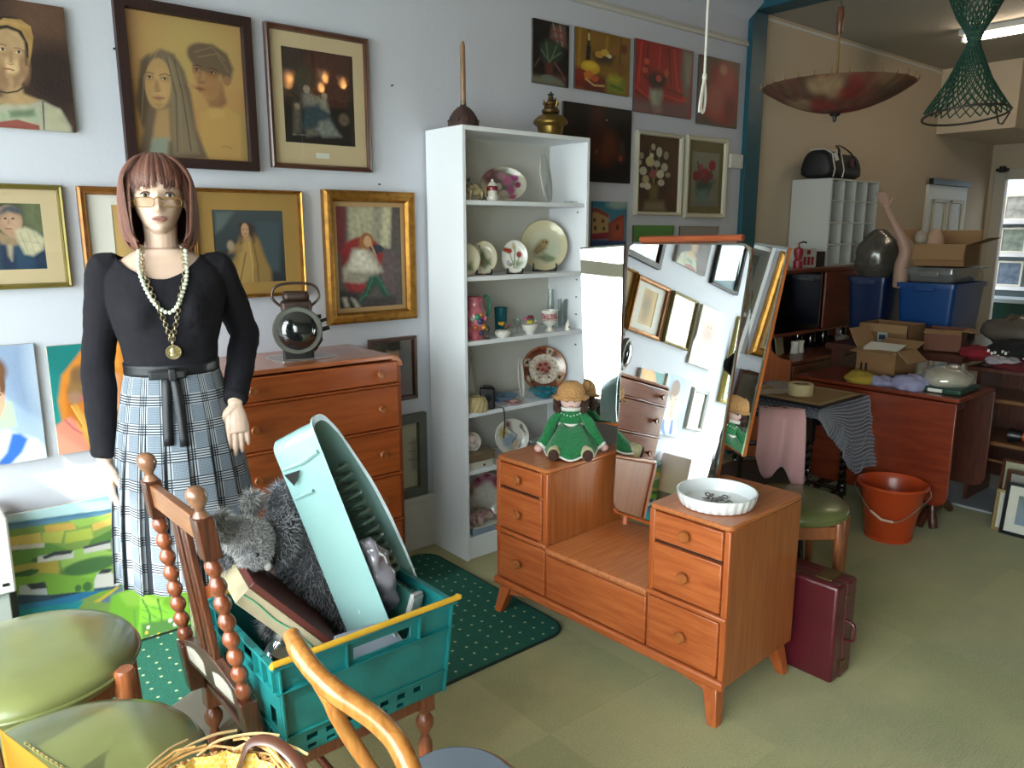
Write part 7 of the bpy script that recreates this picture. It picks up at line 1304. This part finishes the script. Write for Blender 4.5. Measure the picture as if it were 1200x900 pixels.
MB().box(-.02, .01, -.052, -.05, .09, .12).build('red_print', mat('red_enamel'), t)
t = ontop('hand_grinder', 'small hand grinder with red pots beside the white tin', 'grinder', 4.80, 2.76, 1.321); MB().lathe([(.03, 0), (.03, .05), (.02, .06), (.03, .1), (.028, .13), (.006, .14), (.006, .17), (0, .17)], 20).build('grinder_body', mat('red_enamel'), t); MB().tube([(0, 0, .165), (.05, 0, .175), (.09, 0, .168)], .006, 6).build('crank', M_blk, t)
t = ontop('dark_wooden_box', 'dark wooden box standing beside the pigeonhole shelf', 'box', 5.14, 2.86, 1.321); MB().box(-.085, .085, -.06, .06, 0, .105).build('box_body', mat('dark_box_wood', '2e1810', .5), t, bevel=.003)
for k in range(6): MB().box(-.086, .086, -.062, -.060, .014 + .015 * k, .017 + .015 * k).build('groove', M_blk, t)
# pigeonhole shelf and bag
ph = thing('pigeonhole_shelf', 'white sixteen-hole pigeonhole shelf standing on the wall unit', 'shelf', (5.24, 2.80, 1.321)); M_ps = mat('white_painted_board', 'b9bbb8', .55); w_, h_, d_ = .70, .605, .30
MB().box(0, .02, 0, d_, 0, h_).build('side_panel', M_ps, ph); MB().box(w_ - .012, w_, 0, d_, 0, h_).build('side_panel', M_ps, ph)
for z in (0, h_ - .012): MB().box(.02, w_ - .012, 0, d_, z, z + .012).build('end_board', M_ps, ph)
MB().box(.02, w_ - .012, d_ - .01, d_, .012, h_ - .012).build('back_panel', M_ps, ph)
for k in range(1, 4): MB().box(.02 + (w_ - .032) * k / 4 - .005, .02 + (w_ - .032) * k / 4 + .005, .002, d_ - .01, .012, h_ - .012).build('divider', M_ps, ph); MB().box(.02, w_ - .012, .001, d_ - .01, h_ * k / 4 - .005, h_ * k / 4 + .005).build('cubby_shelf', M_ps, ph)
for k, (i, j, s_, h) in enumerate(((0, 0, (.03, .03, .05), '5a3426'), (1, 0, (.05, .04, .06), '141416'), (3, 0, (.06, .03, .02), '4a4038'), (0, 1, (.07, .03, .015), '5a2c20'), (1, 1, (.07, .03, .02), '6a3a24'), (2, 1, (.05, .03, .012), '3c3028'))):
    tag(MB().box(0, s_[0], 0, s_[1], 0, s_[2]).build('trinket', mat('trinket_' + h, h, .5), None, bevel=.006, loc=(5.24 + .05 + i * .167, 2.84, 1.321 + (.0125 if j == 0 else .1567))), ['brown block in the bottom left pigeonhole', 'black gadget in the second pigeonhole of the bottom row', 'small dark object in the bottom right pigeonhole', 'red-brown strip in the left hole one row up', 'brown stick in the second hole one row up', 'dark scrap in the third hole one row up'][k], 'trinket')
gb = thing('sports_bag', 'black sports bag with white piping on top of the pigeonhole shelf', 'bag', (5.27, 2.95, 1.928), math.radians(4)); M_nb = mat('black_nylon', '0f0f12', .55, bump=(20, .3))
MB().loft([[(x, y * k, z * q) for y, z in ((-.12, .004), (-.13, .06), (-.10, .17), (-.05, .205), (.05, .205), (.10, .17), (.13, .06), (.12, .004))] for x, k, q in ((0, .85, .95), (.02, 1, 1.02), (.15, 1.02, .97), (.28, 1.02, .93), (.46, 1.0, .93), (.50, .98, .98), (.52, .8, .9))]).build('bag_body', M_nb, gb, sub=1, ang=0)
for x in (.022, .17): MB().tube([(x, y * 1.03, z * 1.0) for y, z in ((-.12, .01), (-.13, .06), (-.103, .17), (-.05, .202), (.05, .202))], .004, 6).build('white_piping', M_kw, gb)
MB().tube(smooth_path([(.10, -.12, .12), (.14, -.10, .20), (.2, -.05, .235), (.3, -.05, .235), (.36, -.10, .18), (.40, -.12, .10)], 4), .008, 6, flat=.4).build('handle', M_nb, gb); MB().tube([(.52, -.05, .14), (.545, -.05, .08), (.53, -.05, .02)], .008, 6).build('end_loop', M_nb, gb)
for x, z in ((.05, .17), (.075, .175)): MB().tube([(x, -.108, z), (x + .004, -.126, z - .05)], .007, 6).build('white_flash', M_kw, gb)
MB().box(.27, .33, -.134, -.13, .09, .15).build('badge', mat('maroon_badge', '4a2028', .6), gb)
# ------------------------------------------------------------------ goods on the gateleg table
def crumple(nm, lab, cat, c, r, m, seed=.05, amp=.05, n=36, parts=None):
    t = thing(nm, lab, cat, c); MB().ell((0, 0, r[2] * .55), r, n, n // 2).build(parts or 'cloth', m, t, disp=(amp, seed), ang=0); return t
crumple('yellow_cloth', 'crumpled yellow cloth at the left on the drop-leaf table', 'cloth', (4.24, 2.0, .738), (.10, .085, .04), mat('yellow_cotton', 'a0882e', .9), .06, .05)
crumple('lilac_cloth', 'crumpled pale lilac cloth in the middle of the drop-leaf table', 'cloth', (4.25, 1.74, .738), (.085, .09, .05), mat('lilac_cotton', '8f8cae', .9), .04, .05); crumple('lilac_cloth', 'flat end of pale lilac cloth beside the yellow cloth', 'cloth', (4.24, 1.88, .738), (.06, .08, .03), mat('lilac_cotton'), .04, .04)
crumple('navy_cloth', 'dark plum scarf behind the lilac cloth', 'cloth', (4.36, 1.80, .738), (.06, .10, .035), mat('plum_cotton', '221628', .9), .05, .03)
gtr = thing('green_tray', 'dark green plastic tray under the bag of towels', 'tray', (4.36, 1.60, .738)); MB().box(-.13, .13, -.12, .12, 0, .03).build('tray_body', mat('dark_green_plastic', '1f3f34', .4), gtr, bevel=.008); MB().box(-.135, -.13, -.03, .04, .005, .022).build('price_label', mat('paper_white'), gtr)
t = crumple('towel_bag', 'clear bag of folded cream towels on the green tray', 'bag', (4.36, 1.60, .768), (.12, .11, .055), mat('cream_towel', 'b0a486', .9, bump=(90, .5)), .05, .03, parts='towels'); MB().ell((0, 0, .035), (.135, .125, .07), 32, 18).build('bag_film', sheer('clear_film', 'f0f2f4', .25, .12, .12), t, disp=(.03, .05), ang=0)
M_cb = mat('corrugated_card', '8a6644', .85, noise=(5, .08)); M_ci = mat('card_inside', '947250', .9)
def carton(lab, c, s, rz, flaps, m=None, group=None):
    t = thing('cardboard_box', lab, 'box', c, rz); w, d, h = s; m = m or M_cb; b = .004
    for a in ((-w / 2, w / 2, -d / 2, -d / 2 + b), (-w / 2, w / 2, d / 2 - b, d / 2), (-w / 2, -w / 2 + b, -d / 2, d / 2), (w / 2 - b, w / 2, -d / 2, d / 2)): MB().box(a[0], a[1], a[2], a[3], 0, h).build('carton_wall', m, t, smooth=False)
    MB().box(-w / 2, w / 2, -d / 2, d / 2, 0, b).build('carton_base', m, t, smooth=False)
    for side, ang, ln in flaps:
        cx, cy = {'f': (0, -d / 2), 'b': (0, d / 2), 'l': (-w / 2, 0), 'r': (w / 2, 0)}[side]; L = w if side in 'fb' else d
        MB().box(-L / 2 + .003, L / 2 - .003, -ln, 0, -b, 0).build('carton_flap', M_ci, t, smooth=False, loc=(cx, cy, h), rot=(math.radians(ang), 0, {'f': 0, 'b': PI, 'l': -PI / 2, 'r': PI / 2}[side]))
    return t
c1 = carton('open cardboard carton with two black marks and papers on the drop-leaf table', (4.47, 1.98, .738), (.20, .24, .17), math.radians(-6), (('l', 10, .07), ('f', 40, .09), ('r', -20, .10), ('b', -60, .12)))
for y in (.055, .085): MB().box(-.102, -.1, y - .006, y + .006, .02, .085).build('printed_bar', M_blk, c1)
tag(MB().cbox((0, 0, 0), (.14, .2, .004)).cbox((-.01, -.01, .004), (.13, .18, .004)).build('paper_sheaf', mat('paper_white'), None, loc=(4.42, 1.98, .915), rot=(0, -.25, 0)), 'white printed papers lying on the open carton', 'paper')
c2 = carton('opened cardboard carton flap with a blue-white sticker behind the papers', (4.95, 2.17, .86), (.25, .30, .14), math.radians(0), (('l', 75, .05),)); MB().box(-.127, -.125, -.03, .03, .03, .11).build('sticker', mat('pale_blue_sticker', '9fb0b4', .5), c2); MB().box(-.1275, -.1265, -.02, .02, .045, .075).build('sticker_mark', mat('ink_navy', '1c2a3c', .5), c2)
carton('reddish-brown carton sealed with shiny tape, right of the stickered carton', (5.0, 1.87, .86), (.2, .2, .13), math.radians(12), (('f', 5, .06), ('l', 20, .05)), mat('red_card', '6e3f2c', .7))
# work table behind with heaps
wt = thing('trestle_table', 'plain work table under the heap of boxes and clothes at the back', 'table', (0, 0, 0)); MB().box(4.76, 5.95, 1.68, 2.50, .82, .855).build('table_top', W_tk2, wt)
for x in (4.82, 5.88):
    for y in (1.74, 2.44): MB().box(x - .03, x + .03, y - .03, y + .03, 0, .82).build('leg', W_tk2, wt)
M_bt = mat('blue_polypropylene', '0f3f7c', .35, coat=.15)
def tub(lab, c, s, m, rim=.016, name='storage_tub', cat='tub'):
    t = thing(name, lab, cat, c); w, d, h = s
    R = lambda k, z, n=5: [(x, y, z) for x, y in rrect(-w / 2 * k, w / 2 * k, -d / 2 * k, d / 2 * k, .03, n)]
    MB().loft([R(.88, 0), R(.97, h - .03), R(1.03, h - .03), R(1.03, h), R(.96, h), R(.95, h - .03), R(.86, .006)]).build('tub_body', m, t, ang=30)
    MB().box(-w / 2 - .012, -w / 2 + .002, -.06, .06, h - .05, h - .01).build('grip', m, t, bevel=.004); return t
tub('big blue plastic storage tub with a grip, at the back right', (5.46, 2.10, .93), (.52, .36, .31), M_bt); tag(MB().box(5.22, 5.7, 1.95, 2.25, .856, .93).build('packing_case', mat('dark_case', '241a14', .7)), 'dark flat case under the big blue tub', 'case')
tub('darker navy plastic tub behind the big blue tub', (5.45, 2.50, .90), (.42, .26, .36), mat('navy_polypropylene', '10244c', .3, coat=.2))
lb = tub('clear plastic storage box of white wrapping on the blue tub', (5.46, 2.10, 1.243), (.44, .30, .085), sheer('clear_tub', 'e4e6e8', .2, .1, .3, '9a9a9a')); MB().cbox((0, 0, .09), (.5, .36, .012)).build('lid', sheer('clear_tub'), lb, bevel=.004); MB().ell((0, 0, .04), (.2, .13, .04), 24, 14).build('white_wrapping', mat('wrapping', '8c8a88', .8), lb, disp=(.04, .04))
carton('cardboard carton with open flaps stacked on the clear box', (5.48, 2.10, 1.345), (.38, .30, .14), math.radians(8), (('l', 62, .11), ('f', -20, .12), ('b', -50, .12), ('r', -60, .1)))
tag(MB().lathe([(.06, 0), (.065, .05), (.055, .12), (.03, .17), (0, .185)], 24).build('papier_mache_cone', mat('pale_pink_dome', 'b5927c', .7), None, loc=(5.42, 2.16, 1.40)), 'pale pink-beige cone sticking up from the open carton', 'cone')
tag(MB().ell((0, 0, 0), (.05, .04, .05), 20, 12).build('foam_lump', mat('dirty_white_foam', '9c9282', .8), None, loc=(5.36, 2.22, 1.52), disp=(.02, .03)), 'dirty white lump beside the pink cone in the carton', 'foam')
ma = thing('spare_forearm', 'pale plastic mannequin arm standing upright in the tub', 'mannequin part', (0, 0, 0)); P = smooth_path([(5.25, 2.28, 1.20), (5.24, 2.275, 1.34), (5.24, 2.26, 1.44), (5.23, 2.31, 1.56), (5.22, 2.38, 1.68), (5.22, 2.41, 1.74)], 6)
m = MB(); m.tube(P, [lerp(.045, .022, i / (len(P) - 1)) + .01 * math.sin(i / len(P) * 6) * .5 for i in range(len(P))], 14); e = P[-1]
for k in range(4): m.tube([e + Vector((0, .012 * (k - 1.5), 0)), e + Vector((-.01, .018 * (k - 1.5) + .02, .05)), e + Vector((-.01, .022 * (k - 1.5) + .035, .09 - .008 * abs(k - 1.5)))], [.011, .009, .006], 8)
m.tube([e + Vector((0, -.02, -.02)), e + Vector((-.01, -.045, .02)), e + Vector((-.01, -.05, .045))], [.011, .009, .006], 8); m.build('plastic_forearm', mat('pale_plastic_skin', 'a88676', .5), ma, remesh=.006, smoothit=2)
t = crumple('polythene_bag', 'bulging clear polythene bag of green and white goods on the navy tub', 'bag', (5.42, 2.52, 1.28), (.16, .14, .19), sheer('dull_film', 'a8a8a4', .2, .2, .45, '6a655e'), .08, .05, parts='bag_film')
for k, (c, h) in enumerate((((0, -.03, .20), '2f6a50'), ((-.04, .02, .10), '8c8478'), ((.03, -.06, .06), '4a4450'))): MB().ell(c, (.07, .06, .055), 16, 10).build('bundle', mat('bundle_' + h, h, .8), t, disp=(.03, .04))
# low open shelf unit with heap of clothes
lu = thing('low_shelf_unit', 'low brown open shelf unit heaped with clothes at the right edge', 'shelf unit', (0, 0, 0)); W_lo = wood('brown_shelf_wood', '5a3a22', '7c5434', 1, 5, .4, .3)
for z in (.40, .645): MB().box(4.80, 5.20, .75, 1.60, z - .028, z).build('shelf', W_lo, lu, bevel=.008)
MB().box(4.80, 5.22, .75, 1.66, .785, .81).build('top_board', W_tk2, lu, bevel=.003); MB().box(5.19, 5.20, .75, 1.62, .1, .79).build('back_board', W_tk2, lu); MB().box(4.84, 5.2, 1.60, 1.62, .0, .79).build('side_panel', W_tk2, lu); MB().turned((4.83, 1.28, 0), (4.83, 1.28, .38), [(.02, 0), (.024, .3), (.015, .5), (.028, .7), (.02, 1)], 14).build('leg', W_lo, lu); MB().cyl((4.82, .75, .25), (4.82, 1.6, .29), .008, n=8).build('cross_bar', W_lo, lu)
crumple('red_cloth', 'dark red folded cloth at the left of the clothes heap', 'cloth', (4.93, 1.66, .845), (.09, .10, .045), mat('red_wool', '7c1424', .9), .05, .03); crumple('red_cloth', 'long dark red cloth hanging along the top of the low shelf unit', 'cloth', (4.90, 1.28, .80), (.12, .33, .045), mat('crimson_wool', '560f1c', .9), .06, .04)
t = crumple('black_white_heap', 'black garment with white lettering-like pattern on the clothes heap', 'clothes', (5.0, 1.38, .86), (.14, .26, .07), mat('black_wool', '0e0d10', .9), .08, .06, parts='garment'); rs = random.Random(2)
for k in range(26): MB().cbox((-.11 - rs.uniform(0, .02), -.24 + .018 * k, .02 + rs.uniform(-.012, .02)), (.004, .012, .016)).build('white_flake', mat('paper_white'), t)
t = crumple('polythene_sheet', 'dusty clear polythene draped over the back of the clothes heap', 'plastic sheet', (5.16, 1.42, .93), (.16, .32, .10), sheer('dusty_film', '9c948c', .2, .2, .55, '6e645c'), .06, .07, parts='film'); crumple('lace_cloth', 'white lace cloth between the red cloths', 'cloth', (4.86, 1.50, .83), (.05, .10, .03), mat('white_lace', '9a949c', .9, bump=(60, 1)), .03, .03)
to = thing('torch', 'orange-handled black torch lying on the low shelf', 'torch', (4.87, 1.30, .44), math.radians(95)); MB().cyl((-.10, 0, 0), (.06, 0, 0), .026, n=20).build('orange_barrel', M_or, to); MB().lathe([(.028, 0), (.032, .01), (.04, .05), (.04, .07), (0, .07)], 24, Matrix.Translation((.06, 0, 0)) @ Matrix.Rotation(PI / 2, 4, 'Y')).build('black_head', M_blk, to); MB().cyl((-.13, 0, 0), (-.10, 0, 0), .032, n=20).build('end_cap', M_blk, to)
tag(MB().ell((0, 0, 0), (.07, .08, .09), 20, 14).build('teal_cushion', mat('dusky_teal', '2f4a44', .8), None, loc=(4.98, 1.12, .49), bevel=0), 'dusky green rounded bundle behind the torch at the frame edge', 'bundle')
# floor sheet and stacked frames
tag(MB().box(4.72, 5.55, 1.42, 1.95, .001, .014).build('white_board', mat('pale_grey_board', '8c9094', .7)), 'pale grey board lying on the floor under the drop-leaf table', 'board')
def leanframe(lab, x, y0, y1, h, fm, mm, spec, fw, mw, lean, z=0):
    t = thing('framed_picture', lab, 'picture', (x, y1, z), rot=(math.radians(-lean), 0, -PI / 2)); w = y1 - y0
    mitred(w, h, [(0, 0), (0, .02), (fw * .6, .022), (fw, .012), (fw, 0)]).build('frame', fm, t, ang=25); MB().box(fw * .8, w - fw * .8, -.006, 0, fw * .8, h - fw * .8).build('mount', mm, t, smooth=False)
    painted_sheet('print', w - 2 * fw - 2 * mw, h - 2 * fw - 2 * mw, spec, UV(0, w - 2 * fw - 2 * mw, 0, h - 2 * fw - 2 * mw), M_print, t, (fw + mw, -.0075, fw + mw), step=.006); MB().box(fw, w - fw, -.011, -.0095, fw, h - fw).build('glass', M_glass, t, smooth=False)
leanframe('black-framed seaside watercolour in front of the stacked frames at the right edge', 4.47, .93, 1.300, .275, mat('black_frame'), mat('white_mount'), 'g 6f9cb4 8fb4c4;P 9c8c7c 0,.5 .3,.46 .6,.52 1,.5 1,.66 0,.66;P b5a890 0,.62 1,.66 1,.72 0,.70;p 3f6c9c 0,.72 1,.74 1,1 0,1;l 2f5a50 .03 0,.04 .2,.10 .5,.06;n .08 40', .016, .045, 9)
leanframe('brown-framed picture with cream mount at the left of the stacked frames', 4.60, 1.02, 1.372, .36, M_fbrown, mat('cream_mount'), 'b a39c82;n .06 14', .014, .0, 7); leanframe('narrow gilt frame edge standing before the brown-framed picture', 4.50, 1.28, 1.345, .22, mat('pale_gilt', 'a88c5c', .4, metal=.4), mat('white_mount'), 'b c8c4b8', .014, .0, 6)
leanframe('second brown frame behind the seaside watercolour', 4.53, .95, 1.325, .325, M_fbrown, mat('grey_mount', '8c8680', .8), 'b 8f8a84', .02, .0, 8); leanframe('tall pale framed sheet at the back of the stacked frames', 4.68, .85, 1.255, .40, mat('grey_mount'), mat('white_mount'), 'b b0aca4', .014, .0, 6)
leanframe('small cream frame on the floor behind the dressing mirror', 3.30, 1.88, 2.12, .28, M_fcream, mat('cream_mount'), 'b 4a4634', .03, .0, 8)
# ------------------------------------------------------------------ things hanging
um = thing('paper_parasol', 'old red and brown paper parasol hanging upside down from the ceiling', 'parasol', (4.37, 2.35, 2.225)); nr = 30; R0 = .41; V = []; 
nrg = 14; ns = nr * 4
for i in range(1, nrg + 1):
    for j in range(ns):
        t = i / nrg; a = 2 * PI * j / ns; s_ = 1 - .02 * t * abs(math.sin(a * nr / 2)); V.append((R0 * t * s_ * math.cos(a), R0 * t * s_ * math.sin(a), .145 * t ** 2.0))
V = [(0, 0, 0)] + V; Fc = [(0, 1 + j, 1 + (j + 1) % ns) for j in range(ns)] + [(1 + i * ns + j, 1 + (i + 1) * ns + j, 1 + (i + 1) * ns + (j + 1) % ns, 1 + i * ns + (j + 1) % ns) for i in range(nrg - 1) for j in range(ns)]
me = bpy.data.meshes.new('canopy'); me.from_pydata(V, [], Fc); me.update(); A = np.array(V); rs2 = np.random.RandomState(3)
sp_ = 'b 6e4434;' + ''.join('e %.3f %.3f %.3f %.3f %s %d .8;' % (rs2.uniform(-.4, .4), rs2.uniform(-.4, .4), rs2.uniform(.03, .09), rs2.uniform(.03, .07), ('7c2c28', '9a7f60', '5f4636', '8c3430', '7c6046')[k % 5], rs2.randint(0, 90)) for k in range(46)) + 'n .2 40'
colour_mesh(me, paint(A[:, 0], A[:, 1], sp_, lambda a, b: (a, b))); me.shade_smooth(); link_mesh('canopy', me, vcol('oiled_paper', .8), um)
for k in range(nr): a = 2 * PI * k / nr; MB().tube([(r * math.cos(a), r * math.sin(a), .145 * (r / R0) ** 2 + .004) for r in (.03, .14, .27, R0, R0 + .004)] + [((R0 + .006) * math.cos(a), (R0 + .006) * math.sin(a), .17)], .0028, 5).build('rib', mat('bamboo', '8c6c3c', .6), um)
MB().cyl((0, 0, -.005), (-.012, .005, .42), .007, n=10).build('bamboo_pole', mat('bamboo'), um); MB().turned((-.012, .005, .42), (-.012, .005, .56), [(.011, 0), (.017, .1), (.022, .7), (.016, 1)], 12).build('wooden_handle', wood('parasol_handle', '5a3420', '7a4c30', 2, 12), um)
MB().lathe([(0, -.05), (.008, -.048), (.012, -.03), (.012, -.02), (.026, -.016), (.03, -.004), (.01, .002)], 20).build('ferrule', M_blk, um); MB().cyl((-.012, .005, .55), (-.012, .005, .745), .0018, n=6).build('hanging_cord', mat('dark_cord', '2c2824', .8), um)
kn = thing('keep_net', 'dark green keep net gathered at the waist with a wire hoop, hanging at upper right', 'net', (3.455, 1.31, 2.03)); M_nt = mat('green_netting', '0f3a2c', .7); net = MB()
def nrad(z): return interp([(0, .150), (.05, .118), (.12, .078), (.20, .045), (.26, .020), (.30, .03), (.36, .065), (.44, .10), (.60, .12), (.93, .13)], z)[0]
NZ, NA = 46, 26
def npt(i, j): z = .93 * i / NZ; a = 2 * PI * (j + .5 * (i % 2)) / NA; r = nrad(z) * (1 + .08 * math.sin(3 * a + z * 9)); return Vector((r * math.cos(a) + .012 * math.sin(z * 8), r * math.sin(a), z))
for i in range(NZ):
    for j in range(NA):
        p = npt(i, j); net.tube([p, npt(i + 1, j)], .0027, 4, caps=False); net.tube([p, npt(i + 1, (j + 1 if i % 2 else j - 1))], .0027, 4, caps=False)
tag(net.build('mesh', M_nt, kn, smooth=False), kind='stuff'); MB().tube([(.153 * math.cos(a), .153 * math.sin(a), -.01 - .02 * math.sin(a + .5)) for a in [2 * PI * j / 48 for j in range(48)]], .0045, 8, closed=True).build('wire_hoop', mat('dark_hoop', '2c221c', .5), kn)
MB().tube([(.14 * math.cos(a), .14 * math.sin(a), .0) for a in (-1.9, -2.0)] + [(-.02, -.13, -.055), (.02, -.13, -.055), (.04, -.145, -.01)], .0035, 6).build('hook_loop', mat('dark_hoop'), kn); MB().ell((.012 * math.sin(.28 * 8), 0, .28), (.026, .026, .018)).build('gathering_knot', M_nt, kn); MB().cyl((0, 0, .90), (0, 0, 1.0), .003, n=6).build('hanging_cord', M_nt, kn)
M_ct = mat('white_cotton_cord', 'c4c0b8', .8); pc = thing('pull_cord', 'white pull cord with a looped knot hanging from the ceiling', 'cord', (2.17, 1.62, 1.95)); MB().cyl((0, 0, .10), (.004, .002, 1.08), .0042, n=8).build('cord', M_ct, pc)
MB().tube(smooth_path([(0, 0, .10), (.010, .0, .05), (.004, 0, .0), (-.010, .0, .004), (-.012, 0, .05), (0, 0, .10)], 6), .0045, 6).tube(smooth_path([(0, .003, .10), (-.006, .0, .06), (-.012, 0, .02), (-.020, .0, -.004), (-.018, 0, .03), (-.004, 0, .09)], 6), .004, 6).build('looped_end', M_ct, pc); MB().ell((0, 0, .105), (.008, .008, .014), 10, 8).build('knot', M_ct, pc)
ftb = thing('strip_light', 'fluorescent strip light on the far room ceiling', 'ceiling light', (6.25, 2.43, 2.90)); MB().box(-.035, .035, -1.25, .03, .03, .07).build('batten', M_trim, ftb); MB().cyl((0, -1.23, 0), (0, .0, 0), .016, n=14).build('tube', mat('lit_tube', 'ffffff', .5, emit=('ffe9cc', 26)), ftb)
for y in (-1.24, .005): MB().box(-.014, .014, y - .01, y + .012, -.016, .035).build('end_cap', M_trim, ftb)
cdl = thing('chandelier', 'five-arm brass chandelier with glass shades at the very top of the picture', 'chandelier', (2.56, 1.02, 2.50)); M_sh = mat('lit_glass_shade', 'fff0d8', .3, emit=('ffc98c', 40)); MB().lathe([(0, -.08), (.02, -.06), (.035, 0), (.02, .05), (.01, .1), (.01, .53), (.04, .53)], 20).build('stem', BR, cdl)
for k in range(5):
    a = 2 * PI * k / 5 + .4; cx, cy = .20 * math.cos(a), .20 * math.sin(a); am = MB().tube(smooth_path([(0, 0, 0), (cx * .5, cy * .5, -.05), (cx, cy, -.02), (cx, cy, .03)], 5), .006, 8).build('arm', BR, cdl); MB().lathe([(.02, .03), (.03, .05), (.045, .09), (.05, .12), (.046, .12), (.04, .09), (.02, .04)], 20, Matrix.Translation((cx, cy, 0))).build('glass_shade', sheer('frosted_shade', 'f4ead8', .1, .2, .4, 'e8dcc8'), am); MB().lathe([(.012, .04), (.02, .06), (.018, .08), (0, .11)], 14, Matrix.Translation((cx, cy, 0))).build('candle_bulb', M_sh, am)
# ------------------------------------------------------------------ shelves seen through the far doorway
fs = thing('display_shelves', 'white wall shelves of framed pictures seen through the far doorway', 'shelves', (9.9, 3.4, 0))
for z in (.95, 1.32, 1.68): MB().box(0, .5, -1.0, .8, z - .04, z).build('shelf', M_trim, fs)
MB().box(.5, .52, -1.0, .8, 0, 2.4).build('back_board', mat('far_board', '8fa0a8', .8), fs)
for k in range(12):
    z = (.95, 1.32, 1.68)[k // 4]; y = 3.95 - .34 * (k % 4); t = thing('shelf_picture', ['lowest', 'middle', 'highest'][k // 4] + ' shelf beyond the doorway, framed picture number ' + ['one', 'two', 'three', 'four'][k % 4] + ' from the left', 'picture', (9.98, y, z), rot=(-.1, 0, -PI / 2), group='framed pictures beyond the doorway'); mitred(.26, .28, [(0, 0), (0, .02), (.02, .02), (.02, 0)]).build('frame', mat('black_frame') if k % 2 else M_fcream, t); MB().box(.015, .245, -.008, 0, .015, .265).build('print', mat('far_print_%d' % (k % 3), ('6f7a68', '8f8c80', '4f5f6c')[k % 3], .6, noise=(14, .4)), t)
t = thing('green_glass_tank', 'dark green glass tank on the floor stand beyond the doorway', 'tank', (9.6, 3.2, 0)); MB().box(-.1, .3, -.5, .5, .45, .80).build('tank', mat('dark_green_glass', '12382c', .15), t); MB().box(-.12, .32, -.52, .52, .80, .84).build('lid', mat('pale_lid', 'a8b0ac', .5), t); MB().box(-.1, .3, -.5, .5, 0, .45).build('stand', mat('dark_case'), t)
